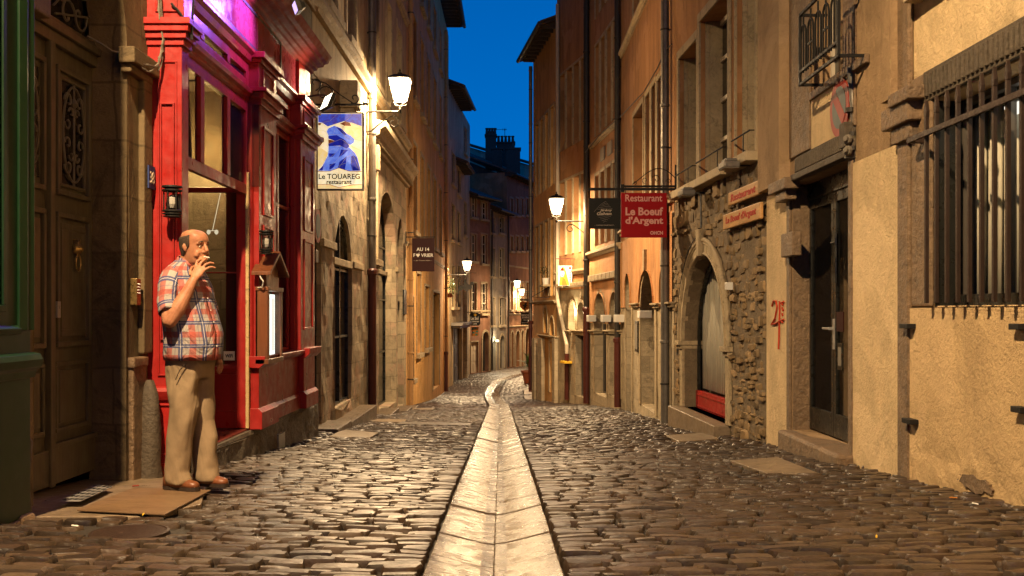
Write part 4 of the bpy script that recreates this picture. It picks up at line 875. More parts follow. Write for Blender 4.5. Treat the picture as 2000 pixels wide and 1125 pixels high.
# arcade house
t = ht('arcade_stone_house', WL, 20, 'tall stone house with arched ground floor glazed doors and a heavy carved entablature')
sc_ = dict(cols=2, rows=4, frame='black_frame', glass='dark_glass')
ops = [O(14.62, 15.3, -.60, 2.6, 'dark', depth=.10, frame='black_frame', glass='pane_dark', sur=0), O(16.4, 18.25, -.33, 2.85, 'glassdoor', rise=.92, depth=.10, sw=.01, sur=0, **{**sc_, 'rows': 3}), O(21.9, 25.1, -.98, 3.95, 'glassdoor', rise=1.2, depth=.28, sur=0, **sc_), O(25.55, 26.9, -1.2, 3.6, 'dark', rise=.67, depth=.25, sur=0), O(20.9, 21.55, 2.3, 4.2, 'win', depth=.15, sw=.1)]
wallpart(t, WL, 14.6, 27.6, -2.2, 4.65, ops, 'mixed_stone', grid=.16, disp=rough(.03, 2.6))
b = MB(WL)
for u0, u1, z in ((15.3, 16.4, 2.2), (18.25, 19.4, 2.0), (20.9, 21.9, 2.15), (25.1, 25.55, 2.2)): b.box(u0 - .02, u1 + .02, -.02, .05, z, z + .12)
b.box(16.35, 18.3, -.12, .02, 1.98, 2.1); b.box(21.9, 25.1, -.3, -.2, 2.1, 2.2); build_each(b, 'impost', 'carved_stone', t, bevel=.01)
b = MB(WL); b.mould([(-.01, 4.55), (.10, 4.55), (.12, 4.68), (.22, 4.74), (.24, 4.84), (.34, 4.90), (.36, 5.0), (-.01, 5.06)], 20.3, 27.5); b.box(20.4, 20.62, 0, .20, 4.05, 4.55); b.build('entablature', 'carved_stone', t, bevel=.01)
k = 20.5; b = MB(WL)
while k < 27.4: b.box(k, k + .08, .1, .2, 4.60, 4.70); k += .16
build_each(b, 'dentil', 'carved_stone', t)
wops = [O(15.6, 16.6, 5.95, 8.3), O(17.6, 18.6, 5.95, 8.3), O(20.9, 21.8, 5.95, 8.3), O(23.2, 24.1, 5.95, 8.3), O(25.4, 26.3, 5.95, 8.3)] + [O(a, a + 1, 9.4, 11.4) for a in (15.6, 17.6, 20.9, 23.2, 25.4)]
wallpart(t, WL, 14.6, 27.6, 4.651, 14, wops, 'tan_render', fkw=dict(frame='shutter_brown'))
course(t, WL, 14.6, 27.6, 5.52, .2, .16); course(t, WL, 14.6, 27.6, 8.9, .16, .1)
b = MB(WL); b.box(16.9, 17.3, 0, .30, 4.6, 5.05); b.box(16.95, 17.25, 0, .24, 4.45, 4.6); build_each(b, 'stone_corbel', 'carved_stone', t, bevel=.02)
step(WL, 14.7, 15.9, -.46, -.1, .36, 'low broad doorstep just past the grey plinth of the red shopfront')
step(WL, 16.3, 19.3, -.53, -.1, .30, 'long raised doorstep under the first arched glazed door, beside the red pipe foot')
step(WL, 20.3, 23.2, -.95, -.1, .30, 'worn doorstep between the red pipe foot and the second arched door'); step(WL, 23.4, 25.4, -1.12, -.1, .38, 'farther worn doorstep below the second arched door'); step(WL, 25.6, 27.4, -1.28, -.1, .34, 'doorstep below the dark arch where the ochre wall begins')
# ochre house with tall windows
t = ht('ochre_townhouse', WL, 34, 'ochre rendered townhouse with a column of tall windows behind the oxblood sign')
ops = [OP(WL, 845, 858, 572, 758, 'dark', depth=.2, sw=.08), OP(WL, 813, 821, 535, 690, 'win', depth=.12, sw=.07), OP(WL, 829, 838, 560, 680, 'win', depth=.12, sw=.07), OP(WL, 802, 807, 580, 740, 'shut', depth=.08, sw=.05)]
ops += [O(a, b_, z0, z1, 'win', depth=.18, sw=.1, smat='carved_stone') for z0, z1 in ((3.55, 6.1), (7.4, 9.8), (10.8, 12.4)) for a, b_ in ((29.3, 30.5), (31.8, 33.0), (34.3, 35.6), (37.0, 38.4), (40, 41.3))]
wallpart(t, WL, 27.6, 46, -3, 13.6, ops, 'ochre_render', fkw=dict(frame='ochre_paint'))
eave(t, WL, 27.6, 46.1, 14.3, .62); course(t, WL, 27.6, 46, 3.0, .12, .05)
# shuttered house
t = ht('shuttered_house', WL6, 5, 'dark narrow house with panelled garage doors under a lead canopy')
ops = [OP(WL6, 884, 901, 640, 752, 'door', depth=.15, sw=.10, frame='grey_wood'), OP(WL6, 908, 915, 575, 615, 'dark', depth=.1, sw=.05)] + [OP(WL6, 882, 888, y0, y1, 'shut', depth=.1, sw=.06, frame='shutter_brown') for y0, y1 in ((400, 470), (520, 600), (300, 360))] + [OP(WL6, 893, 899, y0, y1, 'shut', depth=.1, sw=.06, frame='shutter_brown') for y0, y1 in ((415, 475), (520, 600), (330, 380))] + [OP(WL6, 906, 911, y0, y1, 'win', depth=.1, sw=.06) for y0, y1 in ((395, 460), (250, 300))]
wallpart(t, WL6, 0, WL6.L, -3, 11.4, ops, 'tan_render')
eave(t, WL6, 0, 5.4, 11.6, .6); eave(t, WL6, 3.0, 7.0, 8.6, .5, False)
b = MB(WL6); b.prism([(.8, .58), (6.2, .58), (6.0, .72), (1.0, .72)], 0, .55); b.box(1.1, 6.0, 0, .4, .45, .58); b.build('canopy', 'zinc', t, bevel=.02)
b = MB(WL6); b.box(WL6.L - 3.4, WL6.L - 2.6, 0, .18, -3, 3.0); b.build('pier', 'limestone', t, bevel=.01)
# far houses closing the bend
def farhouse(nm, W, x0, x1, ztop, ops, mat, label, **k):
    t = ht(nm, W, W.L / 2, label); wallpart(t, W, max(-.3, W.hit(x0)), W.hit(x1), -3, ztop, ops, mat, sw=k.pop('sw', .1), proud=.04, **k); return t
ops = [OP(WF1, 919, 933, 668, 728, 'door', depth=.1, frame='white_paint', sw=.06), OP(WF1, 942, 954, 648, 726, 'dark', arch=1, depth=.25, sw=.14)] + [OP(WF1, 939.5, 951, y0, y1, 'win', frame='white_paint', depth=.12) for y0, y1 in ((395, 428), (458, 515), (553, 612))] + [OP(WF1, 920, 930, y0, y1, 'win', frame='white_paint', depth=.12) for y0, y1 in ((385, 424), (458, 510), (553, 608))]
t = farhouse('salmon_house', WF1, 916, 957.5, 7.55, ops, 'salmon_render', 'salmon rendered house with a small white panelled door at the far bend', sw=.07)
eave(t, WF1, -.3, WF1.L + .1, 7.8, .5); course(t, WF1, 0, WF1.L, 1.2, .1, .06)
ops = [OP(WF2, 958.5, 968, 660, 725, 'glassdoor', arch=1, depth=.4, sw=.12, glass='far_room'), OP(WF2, 976, 985, 655, 720, 'dark', arch=1, depth=.2, sw=.12)] + [OP(WF2, a, b_, y0, y1, 'win', depth=.14, sw=.06, frame='white_paint') for a, b_ in ((958.5, 966), (975, 984)) for y0, y1 in ((425, 455), (485, 540), (582, 635))]
t = farhouse('grey_house', WF2, 957.5, 990, 7.1, ops, 'grey_render', 'narrow grey house with a brightly lit arched doorway between the salmon and orange houses')
eave(t, WF2, 0, WF2.L + .1, 7.3, .5)
ops = [OP(WF3, a, b_, y0, 716, 'dark', arch=1, depth=.35, sw=.13) for a, b_, y0 in ((998, 1002.5, 648), (1007, 1014.5, 646), (1018, 1022, 645), (1026, 1033.5, 642))] + [OP(WF3, a, b_, y0, y1, 'win', depth=.14, sw=.09, frame='white_paint') for a, b_ in ((996, 1001.5), (1007, 1012.5), (1016.5, 1022), (1027, 1032)) for y0, y1 in ((388, 420), (462, 490), (552, 605))]
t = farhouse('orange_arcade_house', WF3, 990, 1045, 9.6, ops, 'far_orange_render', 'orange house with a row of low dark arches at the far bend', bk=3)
eave(t, WF3, -.4, WF3.L, 9.7, .55); course(t, WF3, .2, WF3.L, 3.95, .1, .06); course(t, WF3, .2, WF3.L, 1.0, .12, .08); course(t, WF3, .2, WF3.L, -.15 + zbase(64) + 2.6, .1, .08)
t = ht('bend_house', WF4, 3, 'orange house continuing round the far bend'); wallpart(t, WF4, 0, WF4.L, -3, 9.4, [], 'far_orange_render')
# taller blocks and chimneys behind
t = thing('rear_gable_house', (-3, 68, -2.2), 'dark windowless gable wall rising behind the small salmon house', 'house')
b = MB(); a, c = P(900, 310, 67), P(1002, 352, 67); b.add([(-5, 66.8, -3), (c.x, 66.8, -3), (c.x, 66.8, c.z), (a.x, 66.8, a.z), (-5, 74, -3), (c.x, 74, -3), (c.x, 74, c.z + .5), (a.x, 74, a.z + .5)], [(0, 1, 2, 3), (4, 5, 6, 7), (0, 1, 5, 4), (1, 2, 6, 5), (2, 3, 7, 6), (3, 0, 4, 7)]); b.build('wall', 'dark_render', t)
b = MB(); b.add([(a.x, 66.6, a.z + .05), (c.x + .1, 66.6, c.z + .05), (c.x + .1, 66.6, c.z + .3), (a.x, 66.6, a.z + .3), (a.x, 74, a.z + 1.4), (c.x + .1, 74, c.z + 1.4), (c.x + .1, 74, c.z + 1.6), (a.x, 74, a.z + 1.6)], [(0, 1, 2, 3), (4, 5, 6, 7), (0, 1, 5, 4), (1, 2, 6, 5), (2, 3, 7, 6), (3, 0, 4, 7)]); b.build('roof', 'tile_roof', t)
t = thing('cream_rear_house', (0, 78, -2.2), 'pale cream upper wall behind the chimney stacks', 'house')
b = MB(); Y = 78; a, c, e, f = P(900, 282, Y), P(965, 300, Y), P(1010, 310, Y), P(1060, 330, Y)
b.add([(a.x, Y, -3), (f.x, Y, -3), (f.x, Y, f.z), (a.x, Y, a.z), (a.x, Y + 6, -3), (f.x, Y + 6, -3), (f.x, Y + 6, f.z), (a.x, Y + 6, a.z)], [(0, 1, 2, 3), (4, 5, 6, 7), (0, 1, 5, 4), (1, 2, 6, 5), (2, 3, 7, 6), (3, 0, 4, 7)]); b.build('wall', 'cream_render', t)
b = MB(); b.add([(a.x, Y - .3, a.z + .0), (f.x, Y - .3, f.z), (f.x, Y - .3, f.z + .2), (a.x, Y - .3, a.z + .2), (a.x, Y + 6, a.z + 1), (f.x, Y + 6, f.z + 1), (f.x, Y + 6, f.z + 1.2), (a.x, Y + 6, a.z + 1.2)], [(0, 1, 2, 3), (4, 5, 6, 7), (0, 1, 5, 4), (1, 2, 6, 5), (2, 3, 7, 6), (3, 0, 4, 7)]); b.build('roof', 'dark_zinc', t)
def chimney(x0, x1, yt, yb, Y, pots, label):
    a, c = P(x0, yt, Y), P(x1, yb, Y); t = thing('chimney_stack', ((a.x + c.x) / 2, Y, c.z), label, 'chimney', 'brick chimney stacks over the far roofs'); b = MB()
    b.box(a.x, c.x, Y, Y + 1, c.z, a.z - .12); b.box(a.x - .06, c.x + .06, Y - .06, Y + 1.06, a.z - .12, a.z); b.build('stack', 'brick_dark', t, bevel=.01)
    for i in range(pots):
        q = MB(); x = a.x + (c.x - a.x) * (i + .5) / pots; q.lathe((x, Y + .4, a.z), [(.10, 0), (.12, .03), (.085, .38), (.12, .42), (.12, .5)], 10, local=False); q.build('chimney_pot', 'brick_dark', t)
chimney(948, 969, 262, 330, 73, 4, 'tallest brick chimney stack with four pots beside the aerial'); chimney(970, 1005, 277, 340, 75, 5, 'long low brick chimney stack with five pots below the aerial')
chimney(961, 981, 288, 330, 70.5, 0, 'plain brick chimney stack without pots in front of the cream wall'); chimney(989, 1016, 288, 352, 70, 1, 'broad brick chimney stack with a single pot nearest the right houses')
b = MB(); a = P(986, 277, 74.5); tp = P(986, 252, 74.5); b.tube([a, tp], .022, 5); q = P(960, 253, 74.5); b.tube([q, P(990, 253, 74.5)], .016, 5)
for x in (962, 966, 970, 982, 985, 988): b.tube([P(x, 251 - abs(x - 976) * .1, 74.0), P(x, 255, 75.0)], .012, 4)
tag(b.build('roof_aerial', 'iron'), 'thin television aerial on a mast over the chimneys', 'aerial')

# ------------------------------------------------------------ right side, near to far
def U(W, x, n=0): return W.hit(x, n)
# nearest rendered house with barred window
t = ht('yellow_rendered_house', WR, 4, 'yellow rough rendered house with a barred window at the right edge')
uj = U(WR, 1764); ug0, ug1 = U(WR, 1826), 3.3
win = O(ug1, ug0, 1.262, 2.72, 'win', depth=.22, cols=3, rows=1, frame='grey_paint', glass='clear_glass', sur=0)
up = O(3.6, U(WR, 1815), 3.62, 5.6, 'win', depth=.2, sw=.12)
wallpart(t, WR, -6, uj, -.6, 14, [win, up], 'yellow_render', grid=.2, disp=rough(.006))
b = MB(WR); 
def lowd(u, z): return .035 + .006 * noise.noise((u * 4, z * 4, 1)) + (.02 * noise.noise((u * 7, z * 7, 9)) if z < .3 else 0)
panel(b, -6, U(WR, 1786), -.5, 1.255, [], grid=.07, disp=lowd); b.quad((-6, 0, 1.255), (U(WR, 1786), 0, 1.255), (U(WR, 1786), .04, 1.255), (-6, .04, 1.255)); b.quad((U(WR, 1786), 0, -.5), (U(WR, 1786), 0, 1.255), (U(WR, 1786), .035, 1.255), (U(WR, 1786), .035, -.5))
b.build('coarse_render_apron', 'yellow_render_coarse', t)
b = MB(WR); rq = random.Random(8)
def ragged(u0, u1, z0, z1, n=18):
    return [((u0 + u1) / 2 + (u1 - u0) / 2 * math.cos(a_) * rq.uniform(.7, 1.1), (z0 + z1) / 2 + (z1 - z0) / 2 * math.sin(a_) * rq.uniform(.55, 1.15)) for a_ in [2 * math.pi * i / n for i in range(n)]]
q0, q1 = WR.uz(1940, 958, .06), WR.uz(1862, 930, .06); b.prism(ragged(q0[0], q1[0], q1[1] - .06, q1[1] + .05, 26), .03, .0455)
b.build('exposed_stone', 'brown_stone', t)
b = MB(WR); q0, q1 = WR.uz(1765, 930, .02), WR.uz(1712, 922, .02); b.prism(ragged(q0[0], q1[0], q1[1] - .08, q1[1] + .03), .0, .024); b.build('exposed_stone', 'dark_stone', t)

b = MB(WR); b.box(ug0 + .001, U(WR, 1786), -.0, .03, 1.26, 2.95); b.box(U(WR, 1786) + .001, uj - .001, 0, .05, -.5, 14)
build_each(b, 'stone_pier', 'brown_stone', t, bevel=.015)
b = MB(WR); b.box(ug1 - .1, ug0 + .12, 0, .035, 2.73, 2.95)
k = ug1
while k < ug0 + .08: b.box(k, k + .035, .03, .055, 2.76, 2.92); k += .065
b.build('grooved_lintel', 'dark_stone', t, bevel=.006)
b = MB(WR); b.box(uj - .42, uj + .12, 0, .13, 2.62, 2.78); b.box(uj - .5, uj - .1, 0, .16, 2.76, 2.86); b.box(uj - .36, uj + .02, 0, .09, 2.5, 2.62); build_each(b, 'stone_corbel', 'brown_stone', t, bevel=.012)
gr = MB(WR); ub = ug1 + .05
while ub < ug0 + .02:
    gr.box(ub - .013, ub + .013, .10, .126, 1.28, 2.58); gr.prism([(ub - .016, 2.58), (ub + .016, 2.58), (ub + .022, 2.62), (ub, 2.70), (ub - .022, 2.62)], .100, .126); ub += .165
gr.box(ug1 - .1, ug0 + .14, .128, .150, 2.44, 2.48); gr.box(ug0 + .10, ug0 + .14, 0, .13, 2.44, 2.48)
tag(gr.build('window_grille', 'rusty_iron', bevel=.003), 'rusty spiked iron bars over the large right-hand window', 'window bars')
b = MB(WR)
for i in range(90): b.tube([(ug1 + i * .045, -.36 + .03 * math.sin(i * 1.3), 1.27), (ug1 + i * .045 + .01 * math.sin(i), -.36 + .03 * math.sin(i * 1.3), 2.70)], .028, 5)
b.build('curtain', 'curtain', t, smooth=True)
b = MB(WR); b.box(ug1 + .2, ug0 - .5, -.31, -.27, 2.52, 2.56); b.box(ug1 + .2, ug0 - .5, -.32, -.25, 2.562, 2.58); b.build('ceiling_tube_light', 'room_glow', t)
b = MB(WR); b.box(ug1, ug0 - .01, -.20, -.12, 1.264, 1.34); b.box(ug0 - .012, ug0 - .002, -.22, -.002, 1.264, 2.72); b.build('inner_sill', 'black_frame', t)
L = bpy.data.lights.new('window_room_light', 'AREA'); L.energy = 3; L.size = .8; L.color = (1, .9, .7); lo = bpy.data.objects.new('window_room_light', L); C.objects.link(lo); lo.location = WR.p(4.2, -.35, 2.58)
b = MB(WR); ba = U(WR, 1800, .3)
for z in (3.62, 4.4): b.box(3.6, ba, .28, .31, z, z + .03); b.box(ba - .03, ba, 0, .28, z, z + .03)
k = 3.6
while k < ba: b.box(k, k + .016, .285, .301, 3.64, 4.4); k += .12
tag(b.build('balcony_railing', 'iron'), 'iron window railing above the barred window at the top right', 'railing')
b = MB(WR)
for x, y in ((1779, 637), (1784, 823)): u, z = WR.uz(x, y, .05); b.box(u - .06, u + .10, .035, .10, z - .018, z + .018)
for x, y in ((1992, 638), (1996, 800)): u, z = WR.uz(x, y, .05); b.box(u - .06, u + .06, .035, .09, z - .018, z + .018)
build_each(b, 'hinge_pin', 'iron', t, bevel=.004)

# house with the glass door
t = ht('glass_door_house', WR, 9, 'two-tone rendered house with a tall glass door and iron balcony rail')
ud0, ud1 = U(WR, 1662), U(WR, 1547); uR = U(WR, 1500)
door = O(ud0, ud1, -.03, 2.57, 'none', depth=.22, sur=0); bw = O(U(WR, 1642), U(WR, 1588), 3.40, 5.4, 'win', depth=.2, sur=0, frame='white_paint', cols=2, rows=2)
m = MB(WR); wallshell(m, uj, uR, -.9, 14, [door, bw], grid=.2, disp=rough(.006)); m.build('wall', 'brown_render', t); fill(WR, bw, t)
b = MB(WR)
def patch(u0, u1, z0, z1, f=20): panel(b, u0, u1, z0, z1, [], grid=.1, n=.012, disp=lambda u, z: .006 + .005 * noise.noise((u * 6, z * 6, 4)))
patch(uj + .002, ud0 - .03, -.6, 2.52); patch(U(WR, 1540), uR - .002, -.8, 2.56); patch(ud0 + .15, U(WR, 1588), 2.83, 3.33); b.build('yellow_render_field', 'yellow_render', t)
b = MB(WR); b.box(ud1 + .001, U(WR, 1541), 0, .03, -.6, 2.62); b.box(ud0 - .10, ud0 - .001, -.05, .03, -.6, 2.6); b.box(ud1 - .02, ud1 + .0, -.25, -.002, -.6, 2.56)
b.box(U(WR, 1586), U(WR, 1546), 0, .03, 2.84, 14); b.box(ud0 - .16, ud0 + .14, 0, .028, 2.84, 14); b.build('door_jamb', 'brown_stone', t, bevel=.02)
b = MB(WR); b.box(ud0 - .12, ud1 - .25, 0, .09, 2.575, 2.64); b.box(ud0 - .14, ud1 - .23, 0, .04, 2.64, 2.82)
k = ud0 - .08
while k < ud1 - .3: b.box(k, k + .03, .035, .06, 2.66, 2.80); k += .055
b.box(ud0 - .12, ud0 + .02, 0, .10, 2.66, 2.88); b.build('grooved_lintel', 'dark_stone', t, bevel=.008)
b = MB(WR); b.box(U(WR, 1562), U(WR, 1528), 0, .16, 2.50, 2.62); b.box(U(WR, 1556), U(WR, 1535), 0, .12, 2.40, 2.50); b.box(U(WR, 1566), U(WR, 1543), 0, .10, 1.80, 2.05); build_each(b, 'stone_corbel', 'brown_stone', t, bevel=.012)
b = MB(WR); b.vmould([(U(WR, 1543), 0), (U(WR, 1543), .12), (U(WR, 1500), .12), (U(WR, 1500), 0)], 2.6, 14); b.box(uj + .001, uj + .2, 0, .1, 2.86, 14); b.build('pilaster_strip', 'brown_render', t)
dz = -.18
b = MB(WR); um = ud0 + (ud1 - ud0) * .56
for a, c in ((ud0, um), (um + .004, ud1)):
    b.box(a, a + .07, dz - .04, dz, -.01, 2.40); b.box(c - .07, c, dz - .04, dz, -.01, 2.40); b.box(a + .07, c - .07, dz - .04, dz, -.01, .22); b.box(a + .07, c - .07, dz - .04, dz, 2.30, 2.40)
b.box(ud0, ud1, dz - .05, dz + .02, 2.401, 2.565); do = b.build('door', 'black_frame', t, bevel=.004, label='tall black framed double glass door')
b = MB(WR); b.box(ud0 + .06, um - .06, dz - .025, dz - .02, .21, 2.31); b.box(um + .06, ud1 - .06, dz - .025, dz - .02, .21, 2.31); b.build('pane', 'clear_glass', do)
b = MB(WR); b.box(um - .035, um - .02, dz, dz + .06, 1.04, 1.07); b.box(um - .035, um + .16, dz + .05, dz + .065, 1.045, 1.065); b.box(um - .05, um - .0, dz, dz + .012, .85, 1.15); b.build('handle', 'steel_plate', do, bevel=.003)
b = MB(WR); b.box(um - .32, um - .12, dz + .002, dz + .012, 1.03, 1.22); sg1 = b.build('door_sign', 'sign_oxblood', do); text('OPEN', (um - .22, dz + .014, 1.14), .03, sg1, 'sign_text_pale', WR, width=.13) if 0 else None
b = MB(WR); b.box(um - .30, um - .16, dz + .002, dz + .014, .66, .92); b.box(um - .28, um - .18, dz + .014, dz + .016, .69, .89); b.build('menu_holder', 'black_frame', do); b = MB(WR); b.box(um - .275, um - .185, dz + .016, dz + .018, .70, .88); b.build('menu_card', 'sign_grey', do)
b = MB(WR); b.box(ud0 - .6, ud1 + .2, -1.6, -1.5, -.3, 3); b.box(ud0 + .1, um - .1, -.7, -.66, -.02, 2.2); b.build('inner_panel', 'brown_wood', t)
b = MB(WR); b.tube([(um - .10, dz + .01, 1.5), (um - .10, dz + .01, 2.0)], .012, 6); b.tube([(um - .10, dz + .01, 1.9), (um + .05, dz + .01, 1.9)], .010, 6); b.build('pull_bar', 'black_frame', do)
b = MB(WR); b.box(ud0 + .09, ud0 + .13, dz + .001, dz + .003, 1.45, 1.95); b.build('sticker', 'sign_white', do)
b = MB(WR); b.box(ud0 - .12, U(WR, 1546), -.2, .16, -.6, -.03); b.v = [v + Vector((.015 * noise.noise(v * 6), 0, .012 * noise.noise(v * 5))) for v in b.v]; tag(b.build('doorstep', 'brown_stone', bevel=.03), 'rough stone doorstep below the tall black glass door', 'step')
# graffiti on the render
b = MB(WR); 
def gz(x, y): return (U(WR, x, .03), .032, WR.uz(x, y, .03)[1])
for q in ([(1508, 598), (1511, 588), (1516, 588), (1518, 600), (1514, 622), (1508, 632), (1507, 634), (1516, 632), (1522, 628), (1531, 624)], [(1523, 588), (1523, 610), (1522, 650), (1521, 682)], [(1528, 590), (1529, 597)], [(1528, 601), (1530, 607)], [(1528, 612), (1529, 617)], [(1526, 592), (1531, 589)], [(1527, 628), (1529, 630)]): b.tube([gz(*p) for p in q], .011, 5)
b.v = [v for v in b.v]; tag(b.build('graffiti', 'graffiti_red'), 'red spray painted scrawl on the yellow render left of the glass door', 'graffiti')
# balcony rail with arches
t2 = thing('balcony_railing', WR.p(ud1, .2, 3.3), 'arched wrought iron balcony railing above the tall glass door', 'railing')
b = MB(WR); ra, rb = U(WR, 1637, .26), U(WR, 1562, .26); zt, zb = 4.02, 3.36
for z in (zb, zb + .12, zt): b.box(ra, rb, .245, .27, z, z + .025)
for u in (ra, rb): b.box(u - .012, u + .012, 0, .26, zb, zb + .025); b.box(u - .012, u + .012, 0, .26, zt, zt + .025); b.box(u - .012, u + .012, .245, .27, zb, zt)
n_ = 5; w_ = (rb - ra) / n_
for i in range(n_):
    c = ra + w_ * (i + .5); h = w_ * .36
    b.tube([(c - h, .258, zb + .1), (c - h, .258, zt - .2)] + [(c + h * math.cos(math.pi - a * math.pi / 8), .258, zt - .2 + h * 1.1 * math.sin(a * math.pi / 8)) for a in range(9)] + [(c + h, .258, zb + .1)], .010, 5); b.tube([(c, .258, zb + .1), (c, .258, zt - .02)], .009, 5)
    if i % 2: b.box(c - h, c + h, .252, .264, zb + .32, zb + .34)
b.build('rail', 'iron', t2)
b = MB(WR); b.box(ra - .02, U(WR, 1588), 0, .045, 3.31, 3.39); build_each(b, 'window_sill', 'brown_stone', t, bevel=.01)

# rubble-walled restaurant house
W = WR3; t = ht('rubble_stone_house', W, 2.5, 'restaurant house with an ochre rubble ground floor, moulded stone arch and deep upper windows')
arch = OP(W, 1336, 1420, 497, 812, 'glassdoor', depth=.24, sur=0); arch['rise'] = (arch['u1'] - arch['u0']) / 2; arch.update(cols=1, rows=1, frame='black_frame', glass='clear_glass')
zS = 3.13
wins = [O(U(W, 1478), U(W, 1440), zS + .02, 6.2, 'none', depth=.36, sur=0), O(U(W, 1424), U(W, 1369), zS + .02, 5.5, 'none', depth=.36, sur=0), O(U(W, 1363), U(W, 1328), zS + .02, 5.3, 'none', depth=.36, sur=0)]
arch['sur'] = 0
m = MB(W); wallshell(m, 0, W.L, -1.4, zS, [arch], disp=lambda u, z: -.008 + .012 * noise.noise((u * 5, z * 5, 2)), grid=.12); m.build('wall', 'mortar', t)
fill(W, arch, t)
# real stones, laid in uneven courses
rr = random.Random(21); m = MB(); z = -1.0; al = outline(dict(arch, u0=arch['u0'] - .24, u1=arch['u1'] + .24, z1=arch['z1'] + .24, rise=arch['rise'] + .24, z0=-2), 16)
while z < zS - .04:
    h = rr.uniform(.075, .15) * (1.45 if z > 1.9 else 1); u = -.05
    while u < W.L:
        w_ = rr.uniform(.09, .27) * (1.3 if z > 1.9 else 1); uc, zc = u + w_ / 2, z + h / 2 + rr.uniform(-.02, .02)
        if not inside((uc, zc), al) and uc < W.L - .02 and zc < zS - .05 and not (uc < .06):
            ta = rr.uniform(-.16, .16); ad = (W.d + Vector((0, 0, ta))).normalized(); au = (Vector((0, 0, 1)) - ad * ta).normalized()
            parts_ = [(0, h)] if rr.random() < .62 or h < .10 else [(-h * .24, h * .48), (h * .25, h * .50)]
            for dz_, hh_ in parts_:
                tilefn(m, W.p(uc + rr.uniform(-.01, .01), rr.uniform(-.03, .035), zc + dz_), ad, au, (W.n + W.d * rr.uniform(-.15, .15) + Vector((0, 0, rr.uniform(-.2, .2)))).normalized(), w_ * rr.uniform(.86, 1.05), hh_ * rr.uniform(.86, 1.1), rr, 7, 5, .035, .09, .3)
        u += w_
    z += h
m.v = [v + W.n * (.016 * noise.noise(v * 17) + .01 * noise.noise(v * 40)) + Vector((0, 0, .010 * noise.noise(v * 23))) for v in m.v]; m.build('rubble_stonework', 'rubble', t, smooth=32)
b = MB(W); surround(b, dict(arch), .20, sill=False, n0=-.06, n1=.03, arch_w=.22, key=True); b.build('arch_surround', 'carved_stone', t, bevel=.012)
b = MB(W); cu = (arch['u0'] + arch['u1']) / 2; zs = arch['z1'] - arch['rise']; rad = arch['rise']
for rr_, r_ in ((rad + .22, .035), (rad + .17, .018), (rad + .02, .02)): b.tube([(cu + rr_ * math.cos(a * math.pi / 20), .035, zs + rr_ * math.sin(a * math.pi / 20)) for a in range(21)], r_, 6)
for u in (arch['u0'], arch['u1']): s_ = -1 if u == arch['u0'] else 1; b.box(min(u - s_ * .03, u + s_ * .26), max(u - s_ * .03, u + s_ * .26), -.3, .10, zs - .07, zs + .0); b.box(min(u - s_ * .01, u + s_ * .24), max(u - s_ * .01, u + s_ * .24), -.3, .06, zs - .13, zs - .07)
b.build('arch_moulding', 'carved_stone', t, bevel=.008)
b = MB(W); b.box(arch['u0'] + .03, arch['u1'] - .03, -.26, -.18, arch['z0'] - .05, arch['z0'] + .27); pnl(b, arch['u0'] + .1, arch['u1'] - .1, arch['z0'] + .02, arch['z0'] + .23, -.18, .03, .012, False); b.build('red_base_panel', 'red_paint', t, bevel=.005)
b = MB(W); i = 0; u = arch['u0'] + .05
while u < arch['u1'] - .03: b.tube([(u, -.32 + .02 * math.sin(i * 1.7), arch['z0'] + .3), (u, -.32 + .02 * math.sin(i * 1.7 + .4), arch['z1'] + .1)], .022, 6); u += .028; i += 1
b.build('curtain', 'curtain', t, smooth=True)
step(W, arch['u0'] - .12, arch['u1'] + .2, arch['z0'] + .0, -.3, .22, 'pale stone sill step under the large restaurant arch', 'slab_stone')
m = MB(W); wallshell(m, 0, W.L, zS + .001, 14, wins + [O(o['u0'], o['u1'], 7.4, 10, 'none', depth=.3) for o in wins]); m.build('upper_wall', 'deep_orange_render', t)
for i, o in enumerate(wins):
    b = MB(W); surround(b, o, .12 if i else .06, sill=False, n0=-.003, n1=.03); b.build('stone_surround', 'carved_stone', t, bevel=.008)
    b = MB(W); fr = o['depth'] - .02
    for a in (.06, .12): b.box(o['u1'] - .001 - a * .6, o['u1'] - .002, -fr, -a, o['z0'], o['z1'])
    b.build('stone_reveal', 'carved_stone', t, bevel=.01)
    o2 = dict(o, kind='win', depth=.30, cols=2, rows=3 if i == 0 else 4); fill(W, o2, t, 'white_paint', 'pane_dark', bar=.07)
b = MB(W); b.box(wins[0]['u0'] - .08, wins[0]['u1'] + .12, -.34, .16, zS - .10, zS + .02); b.box(wins[1]['u0'] - .12, wins[1]['u1'] + .08, -.34, .16, zS - .105, zS + .015); b.box(wins[2]['u0'] - .08, wins[2]['u1'] + .10, -.34, .16, zS - .10, zS + .02); build_each(b, 'window_sill', 'pale_stone', t, bevel=.012)
b = MB(W)
for o in wins: b.tube([(o['u0'] + .02, .08, zS + .28), (o['u1'] - .02, .08, zS + .28)], .011, 6); b.tube([(o['u0'] + .3, .08, zS + .28), (o['u0'] + .3, .08, zS + .02)], .008, 5); b.tube([(o['u0'] + .02, .08, zS + .28), (o['u0'] + .0, -.1, zS + .28)], .008, 5)
b.build('window_bars', 'iron', t)
